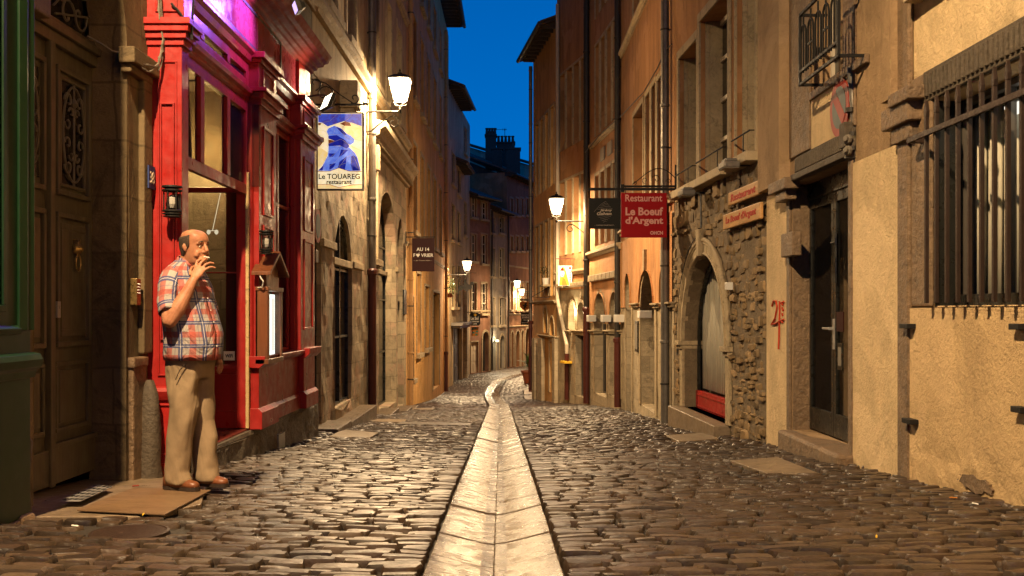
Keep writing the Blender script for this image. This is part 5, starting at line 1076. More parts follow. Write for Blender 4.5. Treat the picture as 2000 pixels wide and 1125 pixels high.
# orange houses with arcades
def ledge(t, W, x0, x1, y, d=.12, h=.09, xm=None, mat='carved_stone'):
    z = W.uz((x0 + x1) / 2, y)[1]; a, c = sorted((U(W, x0), U(W, x1))); b = MB(W); b.box(a, c, -.2, d * .6, z - h, z - h * .4); b.box(a - .03, c + .03, -.2, d, z - h * .4, z); build_each(b, 'impost', mat, t, bevel=.01)
W = WR4; t = ht('orange_house', W, 4, 'deep orange house with mullioned stone windows and arched doorways behind the red sign')
ops = [O(.45, 1.3, -1.05, 2.0, 'dark', rise=.42, depth=.3, sur=1, sw=.16, aw=.18, key=True), OP(W, 1252, 1281, 527, 800, 'dark', arch=1, depth=.3, sw=.24, aw=.24, key=True), O(5.9, 7.0, -1.6, 2.1, 'dark', rise=.5, depth=.28, sw=.14, aw=.16)]
lo_ = 3.25
ups = [O(.85, 1.8, lo_, 5.45), O(2.05, 2.6, lo_, 5.5), O(2.85, 3.5, lo_, 5.5), O(3.9, 5.6, lo_, 5.5), O(.9, 1.9, 7.7, 10), O(2.2, 3.2, 7.7, 10), O(4.4, 5.6, 7.7, 10)]
for o in ups: o.update(depth=.32, frame='brown_wood', sill=False, sw=.10)
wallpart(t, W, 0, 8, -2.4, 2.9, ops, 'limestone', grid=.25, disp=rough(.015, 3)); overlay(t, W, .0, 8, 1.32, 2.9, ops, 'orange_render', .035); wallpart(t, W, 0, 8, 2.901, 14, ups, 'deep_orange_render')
course(t, W, 0, 8, 7.4, .14, .10, 'pale_stone'); course(t, W, 0, 8, 3.05, .12, .12, 'pale_stone')

ledge(t, W, 1300, 1318, 590); ledge(t, W, 1238, 1252, 592); ledge(t, W, 1281, 1293, 592)
b = MB(W); a, c = U(W, 1281), U(W, 1268); b.box(a, c, -.35, -.2, -1.2, .2); b.build('meter_cabinet', 'dark_zinc', t, bevel=.01)
W = WR5; t = ht('ochre_arcade_house', W, 2, 'ochre-orange house with two tall dark arches between the dark rain pipes')
z_ = lambda y, x=1185: W.uz(x, y)[1]
ops = [OP(W, 1192, 1214, 570, 775, 'dark', arch=1, depth=.26, sw=.13, aw=.13), OP(W, 1162, 1186, 572, 772, 'dark', arch=1, depth=.26, sw=.13, aw=.13), ]
ups = [O(u, u + .62, z0, z1, 'win', depth=.25, frame='brown_wood', sill=False, sw=.07) for z0, z1 in ((3.05, 5.0), (6.1, 8.6), (9.4, 11)) for u in (.45, 1.3, 2.15, 3.0)]
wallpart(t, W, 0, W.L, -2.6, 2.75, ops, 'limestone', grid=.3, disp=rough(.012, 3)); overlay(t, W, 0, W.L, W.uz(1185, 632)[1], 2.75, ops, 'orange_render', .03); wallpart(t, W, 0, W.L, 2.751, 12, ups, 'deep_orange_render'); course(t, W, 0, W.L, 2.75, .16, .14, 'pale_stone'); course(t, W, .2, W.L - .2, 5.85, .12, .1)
b = MB(W)
for i in range(7): b.box(.4 + i * .55, .4 + i * .55 + .5, 0, .13, z_(545) - .02, z_(533))
build_each(b, 'ledge_stone', 'carved_stone', t, bevel=.02); ledge(t, W, 1155, 1163, 645); ledge(t, W, 1185, 1193, 645); ledge(t, W, 1212, 1216, 645); eave(t, W, 0, W.L, 12.2, .6)
b = MB(W)
for u in (1.2, 2.2): b.box(u, u + .55, 0, .04, 5.28, 5.62)
build_each(b, 'stone_plaque', 'grey_render', t, bevel=.01)
W = WR6; t = ht('lamp_corner_house', W, 2, 'ochre house behind the right street lantern, with a glowing lamp in its small arch')
ops = [OP(W, 1129, 1142, 590, 643, 'dark', arch=1, depth=.25, sw=.1), OP(W, 1112, 1124, 590, 643, 'none', arch=1, depth=.4, sw=.1), OP(W, 1125, 1141, 655, 775, 'dark', depth=.2, sw=.1), ]
ups = [O(u, u + .6, z0, z1, 'win', depth=.22, frame='brown_wood', sill=False, sw=.07) for z0, z1 in ((3.0, 5.3), (6.3, 8.7)) for u in (.3, 1.05, 1.8, 2.6)]
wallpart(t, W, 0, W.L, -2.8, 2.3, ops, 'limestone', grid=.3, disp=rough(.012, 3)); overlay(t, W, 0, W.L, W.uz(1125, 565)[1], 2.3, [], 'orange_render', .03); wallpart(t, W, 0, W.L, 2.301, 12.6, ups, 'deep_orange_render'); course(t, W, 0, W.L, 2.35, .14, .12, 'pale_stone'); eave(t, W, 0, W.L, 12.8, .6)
b = MB(W); z0 = W.uz(1130, 560)[1]
for i in range(4): b.box(.2 + i * .75, .85 + i * .75, 0, .16, z0, z0 + .13)
build_each(b, 'ledge_stone', 'carved_stone', t, bevel=.02); ledge(t, W, 1108, 1116, 645); ledge(t, W, 1120, 1150, 645)
W = WR7; t = ht('potted_sill_house', W, 2.5, 'ochre corner house where the lane bends, with narrow blind arches')
ops = [OP(W, 1062, 1070, 600, 650, 'dark', arch=1, depth=.12, sw=.08), OP(W, 1074, 1083, 620, 655, 'dark', arch=1, depth=.12, sw=.08), OP(W, 1074, 1083, 668, 768, 'dark', depth=.3, sw=.1)]
ups = [O(u, u + .7, z0, z1, 'win', depth=.2, frame='brown_wood', sill=False, sw=.07) for z0, z1 in ((1.75, 4.3), (5.4, 8.0)) for u in (.5, 1.6, 2.7, 3.7)]
wallpart(t, W, 0, W.L, -3, 10.6, ops + ups, 'ochre_render'); eave(t, W, 0, W.L, 10.75, .48); ledge(t, W, 1055, 1090, 655); course(t, W, .2, W.L, 1.5, .1, .1)
for a, c in ((1045, 1050), (1056, 1064), (1085, 1090)): b = MB(W); u0, u1 = sorted((U(W, a), U(W, c))); b.box(u0, u1, 0, .12, -3, W.uz(a, 660)[1]); b.build('stone_pilaster', 'limestone', t, bevel=.01)
t = ht('bend_right_house', WR8, 8, 'house hidden round the bend beyond the corner'); wallpart(t, WR8, 0, WR8.L, -3, 9.5, [], 'ochre_render')
t = ht('far_right_house', WR9, 6, 'rendered house beyond the far right bend'); wallpart(t, WR9, 0, WR9.L, -3, 9.2, [], 'far_orange_render')
# ------------------------------------------------------------ rain pipes
downpipe(717, WL, 0, 822, 'zinc', 'tall grey rain pipe with a dark red lower half, behind the stained glass sign', .075, .10, z1=13, red=532)
downpipe(796, WL, 0, 792, 'ochre_paint', 'ochre painted rain pipe where the stone arcade meets the ochre wall', .07, .09, z1=13)
downpipe(867, WL, 0, 764, 'ochre_paint', 'ochre rain pipe at the far end of the ochre wall', .07, .09, z1=13, red=690)
downpipe(1310, WR4, 0, 832, 'zinc', 'thick grey rain pipe right of the red hanging sign', .07, .10, z1=13)
downpipe(1214, WR4, 0, 795, 'dark_zinc', 'dark rain pipe directly behind the gap between the black and red signs', .075, .10, z1=13, red=665)
downpipe(1152, WR5, 0, 788, 'dark_zinc', 'dark rain pipe just left of the black square sign', .085, .10, z1=12, red=605)
downpipe(1039, WR7, 0, 765, 'zinc', 'farthest rain pipe at the corner where the lane bends', .07, .05, z1=10.4, red=630)
u = WR6.hit(1089, .1); t = thing('drainpipe', WR6.p(u, .1, -1), 'pale rain pipe with a slanting elbow under the right street lantern', 'drainpipe')
b = MB(WR6); z = lambda y: WR6.uz(1095, y)[1]; ub = WR6.hit(1107, .1)
b.tube([(u, .1, 11), (u, .1, z(585)), (ub, .1, z(672)), (ub, .1, z(690))], .06, 10); b.build('pipe', 'light_pipe', t); b = MB(WR6); b.tube([(ub, .1, z(775)), (ub, .1, z(688))], .07, 10); b.build('cast_iron_foot', 'red_pipe', t)
b = MB(WR6); b.box(ub - .25, ub + .25, 0, .25, z(706), z(702)); tag(b.build('wall_shelf', 'sign_yellow'), 'little yellow shelf behind the elbow of the pale rain pipe', 'shelf')
for px, lb in ((963, 'thin dark rain pipe between salmon and grey far houses'), (992, 'thin dark rain pipe between grey and orange far houses')):
    W = WF2; u = W.hit(px - 5) if px < 970 else W.hit(990); b = MB(W); b.tube([(u, .1, -2.1), (u, .1, 7)], .055, 8); b.lathe((u, .1, 1), [(.055, 0), (.07, .02), (.055, .05)], 8); tag(b.build('drainpipe', 'dark_zinc'), lb, 'drainpipe')

# ------------------------------------------------------------ hanging signs
def bar(t, pts, r=.014, W=None, mat='iron', nm='bracket'):
    b = MB(W); b.tube(pts, r, 6); return b.build(nm, mat, t)
Y = 16.8; k = Y / F
def fx(x): return (x - 1000) * k
def fz(y): return EYE + (HY - y) * k
FR = Flat(0, Y)
t = thing('restaurant_sign', (fx(1257), Y, fz(464)), 'square red hanging sign reading Restaurant Le Boeuf d\'Argent OHCN', 'sign')
b = MB(FR); b.box(fx(1213), fx(1302), -.02, .02, fz(464), fz(377)); b.build('board', 'sign_red', t, bevel=.004)
text('Restaurant', (fx(1257), .022, fz(387)), .085, t, 'sign_text_pink', FR, width=.605, height=.115, off=.002)
text('Le Boeuf', (fx(1258), .022, fz(413)), .13, t, 'sign_text_pink', FR, width=.615, height=.135, off=.006)
text("d'Argent", (fx(1258), .022, fz(432.5)), .13, t, 'sign_text_pink', FR, width=.62, height=.155, off=.006)
text('OHCN', (fx(1282), .022, fz(455)), .05, t, 'sign_text_pink', FR, width=.21, height=.06, off=.003)
bar(t, [(fx(1222), 0, fz(377)), (fx(1222), 0, fz(365))], .006, FR); bar(t, [(fx(1295), 0, fz(377)), (fx(1295), 0, fz(364))], .006, FR)
t = thing('black_sign', (fx(1181), Y, fz(447)), 'square black hanging sign with a striped lozenge and pale lettering', 'sign')
b = MB(FR); b.box(fx(1150), fx(1212), -.02, .02, fz(447), fz(387)); b.build('board', 'sign_black', t, bevel=.004)
b = MB(FR); cx, cz, hw = fx(1181), fz(414), .175
for i in range(-6, 7):
    zc = cz + i * .0265; h = hw * (1 - abs(i) / 7.0)
    if i in (0, 1, -1): continue
    pts = [(cx + h * s_, .021, zc + .010 * math.sin(s_ * 2.6 + .5)) for s_ in [q / 5 for q in range(-5, 6)]]; b.tube(pts, .0035, 4)
b.tube([(cx - hw, .021, cz), (cx - .08, .021, cz + .11), (cx - .01, .021, cz + .16)], .003, 4); b.build('emblem', 'sign_grey', t)
text('Jérémy', (cx + .02, .024, cz + .022), .05, t, 'sign_text_pale', FR, width=.20, height=.050, shear=.25, off=.002); text('Galvan', (cx - .01, .024, cz - .028), .05, t, 'sign_text_pale', FR, width=.24, height=.050, shear=.25, off=.002)
text("- CUISINE D'INSTINCT -", (cx, .022, fz(440)), .02, t, 'sign_text_pale', FR, width=.33, height=.018)
bar(t, [(fx(1156), 0, fz(387)), (fx(1156), 0, fz(370))], .006, FR); bar(t, [(fx(1205), 0, fz(387)), (fx(1205), 0, fz(370))], .006, FR)
t = thing('sign_bracket', (fx(1320), Y, fz(365)), 'long wrought iron bracket carrying the black and red square signs', 'bracket')
b = MB(FR); b.box(fx(1148), fx(1322), -.012, .012, fz(372), fz(367)); b.box(fx(1215), fx(1322), -.014, .014, fz(366), fz(362)); b.box(fx(1212), fx(1219), -.03, .03, fz(375), fz(360)); b.box(fx(1318), fx(1322), -.015, .015, fz(385), fz(322))
b.tube([(fx(1235) + (fx(1318) - fx(1235)) * i / 16, 0, fz(360) + .26 * math.sin(math.pi * (i / 16) ** 1.15 * .86)) for i in range(17)], .007, 5)
for q in (spiral((fx(1260), 0, fz(352)), .055, .012, -1.5, 5, (-1, 0, 0), (0, 0, 1)), spiral((fx(1282), 0, fz(350)), .075, .012, 2.8, -3.4, (1, 0, 0), (0, 0, 1)), spiral((fx(1306), 0, fz(354)), .045, .01, 3.4, -3, (1, 0, 0), (0, 0, 1)), spiral((fx(1240), 0, fz(357)), .03, .008, -1.5, 5, (1, 0, 0), (0, 0, 1))): b.tube([tuple(v) for v in q], .0055, 5)
build_each(b, 'ironwork', 'iron', t)
Y = 27.4; k = Y / F; FR = Flat(0, Y)
t = thing('oxblood_sign', (fx(826), Y, fz(529)), 'dark red hanging sign reading Au 14 Février with a heart shaped letter', 'sign')
b = MB(FR); b.box(fx(805), fx(848.5), -.02, .02, fz(530), fz(465)); b.build('board', 'sign_oxblood', t, bevel=.005)
text('AU 14', (fx(826), .022, fz(487)), .09, t, 'sign_white', FR, width=.34, height=.095, off=.002); text('F', (fx(809.5), .022, fz(498.5)), .09, t, 'sign_white', FR, width=.05, height=.09, off=.002); text('VRIER', (fx(834.5), .022, fz(498.5)), .09, t, 'sign_white', FR, width=.33, height=.09, off=.002)
b = MB(FR); hx, hz = fx(816.5), fz(499); b.prism([(hx, hz - .05), (hx + .05, hz + .01), (hx + .045, hz + .04), (hx + .02, hz + .048), (hx, hz + .03), (hx - .02, hz + .048), (hx - .045, hz + .04), (hx - .05, hz + .01)], .02, .024); b.prism([(hx + .005, hz + .055), (hx + .045, hz + .085), (hx + .03, hz + .06)], .02, .024); b.build('heart', 'sign_white', t)
text('— par Tsuyoshi ARAI —', (fx(826), .022, fz(509)), .03, t, 'sign_text_pale', FR, width=.50, height=.035)
b = MB(FR); b.box(fx(792), fx(850), -.015, .015, fz(464), fz(462)); b.box(fx(792), fx(794), -.02, .02, fz(476), fz(452)); build_each(b, 'bracket', 'iron', t)
Y = 31; k = Y / F; FR = Flat(0, Y)
t = thing('picture_sign', (fx(1103), Y, fz(558)), 'small cream hanging sign painted with a woman in a long yellow hood', 'sign')
b = MB(FR); b.box(fx(1090), fx(1117), -.015, .015, fz(558), fz(519)); b.build('board', 'sign_white', t)
def pp(L_, mt, d): q = MB(FR); q.prism([(fx(a), fz(c)) for a, c in L_], .015, .015 + d); q.build('painted_figure', mt, t)
pp([(1097, 522), (1102, 522), (1106, 532), (1109, 545), (1112, 557), (1092, 557), (1094, 540), (1094, 528)], 'sign_yellow', .003); pp([(1095, 529), (1101, 528), (1103, 534), (1100, 541), (1096, 541), (1094, 535)], 'sign_white', .006); pp([(1094, 529), (1098, 522), (1103, 529)], 'sign_red', .008); pp([(1098, 541), (1104, 545), (1108, 557), (1097, 557)], 'sign_orange', .007); pp([(1113, 521), (1116, 523), (1113, 527), (1110, 523)], 'sign_red', .004)
pp([(1097, 537.5), (1100, 537.5), (1099.6, 538.6), (1097.4, 538.6)], 'sign_red', .009)
for i in range(7): pp([(1112.2, 531 + i * 3.4), (1114.6, 531 + i * 3.4), (1114.6, 533.2 + i * 3.4), (1112.2, 533.2 + i * 3.4)], 'sign_orange', .004)
b = MB(FR); b.box(fx(1086), fx(1124), -.012, .012, fz(506), fz(504.5)); b.box(fx(1092), fx(1092.6), -.01, .01, fz(519), fz(505)); b.box(fx(1114), fx(1114.6), -.01, .01, fz(519), fz(505)); build_each(b, 'bracket', 'red_pipe', t)
Y = 52; k = Y / F; FR = Flat(0, Y)
t = thing('oval_sign', (fx(927), Y, fz(635)), 'rounded black hanging sign reading Le Sol with a yellow sun', 'sign')
b = MB(FR); c_ = [(fx(917) + .06, fz(636)), (fx(937) - .06, fz(636)), (fx(938), fz(633)), (fx(938), fz(614)), (fx(934), fz(611)), (fx(921), fz(611)), (fx(917), fz(614)), (fx(917), fz(633))]; b.prism(c_, -.03, .03); b.build('board', 'sign_black', t)
b = MB(FR); b.lathe((fx(928), .03, fz(615)), [(.07, 0), (.07, .01)], 14, ax=(0, -1, 0)); b.build('sun', 'sign_yellow', t)
text('Le Sol', (fx(927), .034, fz(621.5)), .18, t, 'sign_white', FR, width=.40, height=.17, off=.008); text('TURINOISE', (fx(927), .034, fz(628)), .08, t, 'sign_white', FR, width=.44, height=.07, off=.003); text('CAFE', (fx(927), .034, fz(632.5)), .08, t, 'sign_white', FR, width=.22, height=.07, off=.003)
b = MB(FR); b.box(fx(912), fx(938), -.02, .02, fz(610.5), fz(609)); build_each(b, 'bracket', 'iron', t)
t = thing('small_teal_sign', (fx(927), Y + .5, fz(655)), 'little teal and orange patterned board under the rounded black sign', 'sign'); b = MB(FR); b.box(fx(920), fx(934), -.6, -.55, fz(657), fz(639)); b.build('board', 'sign_orange', t)
b = MB(FR)
for i, (x, y) in enumerate(((922, 643), (928, 641), (931, 648), (924, 650), (930, 654))): b.box(fx(x - 2), fx(x + 2), -.55, -.545, fz(y + 1.6), fz(y - 1.6))
build_each(b, 'block', 'sign_teal', t)
Y = 48; k = Y / F; FR = Flat(0, Y)
t = thing('horse_sign', (fx(907), Y, fz(572)), 'dark cut-out shop sign shaped like a prancing horse with a rider', 'sign')
hs = [(894, 574), (894, 566), (896, 560), (899, 557), (905, 558), (906, 552), (905, 549), (908, 545), (911, 546), (911, 550), (914, 555), (917, 556), (920, 551), (923, 550), (926, 553), (924, 556), (921, 557), (921, 562), (919, 565), (914, 566), (911, 571), (909, 568), (905, 565), (901, 567), (897, 568), (896, 574)]
b = MB(FR); b.prism([(fx(a), fz(c)) for a, c in hs], -.03, .03); b.build('silhouette', 'iron', t); b = MB(FR); b.box(fx(888), fx(930), -.015, .015, fz(533.6), fz(532.6)); b.box(fx(907), fx(907.7), -.01, .01, fz(546), fz(533)); build_each(b, 'bracket', 'iron', t)
Y = 55; k = Y / F; FR = Flat(0, Y)
t = thing('textile_sign', (fx(1028), Y, fz(634)), 'black rectangular sign reading Brochier Soieries depuis 1890', 'sign'); b = MB(FR); b.box(fx(1017.5), fx(1038), -.03, .03, fz(634.5), fz(610)); b.build('board', 'sign_black', t)
for s_, y_, h_, w_ in (('BROCHIER', 615.5, .10, .50), ('SOIERIES', 620, .10, .46), ('depuis 1890', 625, .07, .32), ('fabricant de soie - Lyon', 630.5, .05, .48)): text(s_, (fx(1028), .034, fz(y_)), .1, t, 'sign_white', FR, width=w_, height=h_, off=.004)
b = MB(FR); b.box(fx(1016), fx(1040), -.02, .02, fz(608.5), fz(607.6)); build_each(b, 'bracket', 'iron', t)
t = thing('shield_sign', (fx(1026), Y + .4, fz(608)), 'orange shield sign with a dark rampant lion above the black textile sign', 'sign'); b = MB(FR)
b.prism([(fx(1015), fz(590)), (fx(1016), fz(600)), (fx(1026), fz(608)), (fx(1036), fz(600)), (fx(1037), fz(590)), (fx(1030), fz(588)), (fx(1026), fz(590)), (fx(1022), fz(588))], -.43, -.38); b.build('shield', 'sign_orange', t)
b = MB(FR); b.prism([(fx(a), fz(c)) for a, c in ((1022, 604), (1024, 599), (1020, 597), (1021, 595), (1024, 596), (1025, 592), (1028, 591), (1030, 593), (1028, 595), (1031, 596), (1028, 598), (1029, 601), (1026, 601), (1024, 605))], -.38, -.37); b.build('lion', 'iron', t)
b = MB(FR); b.prism([(fx(1015), fz(587.5)), (fx(1037), fz(587.5)), (fx(1036), fz(583.5)), (fx(1016), fz(583.5))], -.43, -.39); b.build('banner', 'sign_grey', t)
# wooden plaques on the rubble wall
def plaque(q, s, label, wd, hh):
    W = WR3; p0 = [W.uz(x, y, .1) for x, y in q]; us = [p[0] for p in p0]; zz = [p[1] for p in p0]; u0, u1 = min(us), max(us); zc = sum(zz) / 4; h = ((zz[0] - zz[3]) + (zz[1] - zz[2])) / 4
    t = thing('wooden_plaque', W.p((u0 + u1) / 2, .1, zc), label, 'sign', 'wooden plaques on the rubble wall')
    b = MB(W); b.box(u0, u1, .055, .10, zc - h, zc + h); b.build('board', 'plaque_wood', t, bevel=.012); text(s, ((u0 + u1) / 2, .103, zc), .15, t, 'sign_text_red', W, width=(u1 - u0) * wd, height=h * hh, off=.006, shear=.1)
plaque([(1422, 376), (1482, 352), (1482, 378), (1422, 404)], 'Restaurant', 'upper wooden plaque with the single carved word Restaurant', .80, 1.1); plaque([(1412, 420), (1484, 394), (1484, 431), (1412, 446)], "Le Boeuf d'Argent", "lower wooden plaque with carved red lettering Le Boeuf d'Argent", .82, 1.15)
# no parking signs
p = P(1640, 210, 9.25); t = thing('no_parking_sign', (p.x, p.y, p.z), 'round red and dark blue no parking sign on a short pole by the glass door', 'road sign')
WS = Wall((p.x, 8.6), (p.x, 10)); c = (WS.hit(1640), 0, p.z); b = MB(WS); b.lathe(c, [(.265, -.006), (.265, .006)], 36, ax=(-1, 0, 0)); b.build('disc', 'sign_disc_red', t)
b = MB(WS); b.lathe((c[0], .006, c[2]), [(.19, 0), (.19, .003)], 36, ax=(-1, 0, 0)); b.build('blue_field', 'sign_disc_blue', t)
b = MB(WS); b.prism([(c[0] + .175, c[2] + .10), (c[0] + .10, c[2] + .175), (c[0] - .175, c[2] - .10), (c[0] - .10, c[2] - .175)], .009, .012); b.build('slash', 'sign_disc_red', t)
b = MB(); q0 = P(1668, 305, 8.95); q1 = P(1654, 130, 8.95); b.tube([q0 + Vector((.03, 0, 0)), q1 + Vector((.035, 0, 0))], .032, 12); b.build('pole', 'zinc', t, smooth=True)
b = MB(); b.lathe(P(1661, 215, 8.95), [(.036, -.02), (.045, -.02), (.045, .02), (.036, .02)], 12); b.box(p.x, q0.x, 8.98, 9.05, p.z - .02, p.z + .01)
for y in (262, 290): b.lathe(P(1665, y, 8.95), [(.036, -.018), (.044, -.018), (.044, .018), (.036, .018)], 12); 
build_each(b, 'clamp', 'dark_zinc', t)
b = MB()
for y in (272, 294): c2 = P(1656, y, 8.92); b.lathe(c2, [(.02, -.02), (.045, -.015), (.045, .015), (.02, .02)], 7, ax=(-1, -.4, .1)); b.lathe(c2 + Vector((-.01, -.02, .0)), [(.02, -.03), (.028, .03)], 6, ax=(-1, -.4, .1))
build_each(b, 'cable_reel', 'cable', t, bevel=.004)
b = MB(); b.box(q0.x - .08, 3.02, 8.93, 8.97, q0.z - .02, q0.z); b.tube([(q0.x, 8.95, q0.z), (3.0, 8.95, q0.z - .35)], .008, 5); b.build('wall_bracket', 'dark_zinc', t)
p = P(617, 441, 14.4); t = thing('no_parking_sign', (p.x, p.y, p.z), 'smaller edge-on no parking disc beside the end of the red shopfront', 'road sign')
WS = Wall((p.x, 14), (p.x, 15)); b = MB(WS); b.lathe((.42, .02, p.z), [(.24, -.006), (.24, .006)], 32, ax=(1, 0, 0)); b.build('disc', 'sign_disc_red', t); b = MB(WS); b.lathe((.42, .028, p.z), [(.17, 0), (.17, .003)], 32, ax=(1, 0, 0)); b.build('blue_field', 'sign_disc_blue', t)
b = MB(WS); b.box(.3, .5, 0, .02, p.z - .52, p.z - .34); b.build('supplementary_plate', 'sign_grey', t, bevel=.01); b = MB(WS); b.tube([(.42, -.05, p.z - .6), (.42, -.05, p.z + .3)], .03, 8); b.box(.40, .44, -.25, -.05, p.z - .3, p.z - .26); b.build('pole', 'ochre_paint', t)
# small wall fittings
def wallbox(W, x, y, w_, h_, d, nm, mat, label, cat, grp=None, n=.0):
    u, z = W.uz(x, y, n); b = MB(W); b.box(u - w_ / 2, u + w_ / 2, n, n + d, z - h_ / 2, z + h_ / 2); b.box(u - w_ * .2, u + w_ * .2, max(0, n - .3) if n > .2 else 0, n, z - .02, z + .02); return tag(b.build(nm, mat, bevel=.006), label, cat, grp)
wl = [('square white box light on the arch left of the black square sign\'s pipe', WR5, 1157, .10), ('square white box light between the two dark arches', WR5, 1184, .12), ('square white box light beside the dark pipe below the black sign', WR5, 1212, .10)]
for lb, W, x, n in wl:
    u, z = W.uz(x, 622, n); t = thing('box_light', W.p(u, n, z), lb, 'wall light', 'white box lights on the arcade'); b = MB(W); b.box(u - .17, u + .17, .02, .24, z - .09, z + .09); b.build('housing', 'white_plastic', t, bevel=.01); b = MB(W); b.box(u - .15, u + .15, .03, .22, z - .095, z - .09); b.build('lens', 'sign_grey', t)
W = WR4; u, z = W.uz(1263, 614, .1); t = thing('box_light', W.p(u, .1, z), 'larger white box light in the keystone arch right of the others', 'wall light', 'white box lights on the arcade'); b = MB(W); b.box(u - .17, u + .17, .02, .26, z - .07, z + .07); b.build('housing', 'white_plastic', t, bevel=.01); b = MB(W); b.box(u - .15, u + .15, .03, .24, z - .075, z - .07); b.build('lens', 'sign_grey', t)
W = WR4; u, z = W.uz(1246, 657, .02); t = thing('menu_board', W.p(u, .02, z), 'black framed menu board on the pier left of the keystone arch', 'menu board'); b = MB(W); b.box(u - .25, u + .25, .03, .06, z - .33, z + .33); b.build('frame', 'black_frame', t, bevel=.008); b = MB(W); b.box(u - .2, u + .2, .06, .064, z - .27, z + .27); b.build('menu_sheet', 'sign_grey', t)
W = WL; u, z = W.uz(790, 590, .02); b = MB(W); b.box(u - .3, u + .3, 0, .05, z - .32, z + .32); tag(b.build('wall_plate', 'black_frame', bevel=.006), 'small black plate on the ochre wall below the oxblood sign', 'plate')
for (x, y, lb) in ((1346, 379, 'unlit grey floodlight under the farther sill above the stone arch'), (1430, 325, 'unlit grey floodlight under the middle sill above the wooden plaques')):
    W = WR3; u, z = W.uz(x, y, .22); t = thing('floodlight', W.p(u, .2, z), lb, 'floodlight', 'unlit floodlights above the restaurant arch'); b = MB(W); b.box(u - .15, u + .15, .16, .36, z - .03, z + .05); b.box(u - .10, u + .10, .18, .33, z + .05, z + .09); b.build('housing', 'zinc', t, bevel=.015); b = MB(W); b.box(u - .14, u + .14, .17, .35, z - .035, z - .03); b.build('lens', 'sign_grey', t); b = MB(W); b.box(u - .02, u + .02, 0, .16, z + .0, z + .03); b.build('bracket', 'dark_zinc', t)
W = WR3; u, z = W.uz(1426, 559, .05); b = MB(W); b.box(u - .045, u + .045, .02, .11, z - .05, z + .05); tag(b.build('sensor_box', 'white_plastic', bevel=.008), 'small white sensor box on the rubble beside the stone arch', 'sensor')
b = MB(W); a = W.uz(1367, 380, .06); c2 = W.uz(1368, 445, .06); b.tube([(a[0], .05, a[1]), (c2[0], .05, c2[1])], .014, 6)
r0 = arch['rise'] + .30; b.tube([(cu + r0 * math.cos(q), .05, zs + r0 * math.sin(q)) for q in [math.pi * (.5 + (-.55 if W.flip else .55) * i / 12) for i in range(13)]], .009, 5); tag(b.build('cable', 'black_cable'), 'thin dark cable curving round the top of the large stone arch', 'cable')
# cable strung across the upper orange wall
b = MB(); pts = [P(1146, 298, 29.2), P(1180, 258, 27), P(1214, 230, 24.9), P(1262, 180, 20.5), P(1290, 132, 18.4), P(1304, 100, 17.5), P(1318, 86, 16.8)]
pts = [Vector((p.x - .05, p.y, p.z)) for p in pts]; b.tube(pts, .012, 6); tag(b.build('cable', 'black_cable'), 'black cable sagging across the orange wall between rain pipes', 'cable')
# glowing lamp in the small arch
W = WR6; u, z = W.uz(1121, 608, .05); t = thing('arch_light', W.p(u, 0, z), 'small bright up-light glowing inside a little arch', 'wall light'); b = MB(W); b.tube([(u, -.08, z - .12), (u, -.08, z + .10)], .035, 8); b.build('bulb', 'lamp_glow', t); b = MB(W); b.lathe((u, -.08, z - .2), [(.03, 0), (.06, .04), (.05, .08)], 10); b.build('holder', 'iron', t)
L = bpy.data.lights.new('arch_beam', 'POINT'); L.energy = 60; L.color = (1, .75, .4); L.shadow_soft_size = .05; lo = bpy.data.objects.new('arch_beam', L); C.objects.link(lo); lo.location = W.p(u, .12, z)
# light inside the far lit doorway
L = bpy.data.lights.new('doorway_light', 'POINT'); L.energy = 60; L.color = (1, .88, .6); L.shadow_soft_size = .1; lo = bpy.data.objects.new('doorway_light', L); C.objects.link(lo); q = WF2.p(WF2.hit(963), .3, EYE + (HY - 664) * 59.5 / F); lo.location = q
b = MB(); 
for x in (961.5, 971): b.lathe(P(x, 664 + (x - 961) * .15, 59.1), [(.02, -.08), (.11, -.05), (.11, .05), (.02, .08)], 10, local=False)
tag(b.build('doorway_lamp', 'far_room_glow'), 'pair of bright lamps glowing in the far arched doorway', 'lamp')
# terracotta pot with palm
p = P(1034, 742, 49); gz_ = g(p.x, 49); t = thing('potted_palm', (p.x, 49, gz_), 'leafy green palm in a tapered terracotta pot by the far corner', 'plant'); b = MB(); b.lathe((p.x, 49, gz_), [(.24, 0), (.36, .5), (.40, .5), (.40, .6), (.34, .6), (.32, .52)], 8, local=False); b.build('pot', 'terracotta', t)
b = MB(); rp_ = random.Random(5)
for i in range(26):
    a = rp_.uniform(0, 6.28); el = rp_.uniform(.3, 1.3); Lf = rp_.uniform(.5, .95); base = Vector((p.x, 49, gz_ + .75 + rp_.uniform(0, .3))); d = Vector((math.cos(a) * math.cos(el), math.sin(a) * math.cos(el), math.sin(el))); prev = base
    for s_ in range(1, 8):
        q = base + d * Lf * s_ / 7 + Vector((0, 0, -.35 * (s_ / 7) ** 2 * Lf)); sd = d.cross(Vector((0, 0, 1))).normalized()
        for sg_ in (-1, 1): tip = q + sd * sg_ * .16 * (1 - s_ / 9) + d * .08 - Vector((0, 0, .05)); b.add([prev, q, tip], [(0, 1, 2)])
        prev = q
b.build('fronds', 'leaf', t); b = MB(); b.tube([(p.x, 49, gz_ + .5), (p.x, 49, gz_ + 1.0)], .07, 8, local=False); b.build('stem', 'brown_wood', t)
p = P(1067, 552, 35.5); t = thing('flower_pot', p, 'small white pot with a green plant on the upper ledge near the bend', 'plant'); W = WR7; u, z = W.uz(1067, 556, .1); b = MB(W); b.lathe((u, .12, z), [(.09, 0), (.13, .22), (.12, .22)], 10); b.build('pot', 'white_plastic', t); b = MB(W)
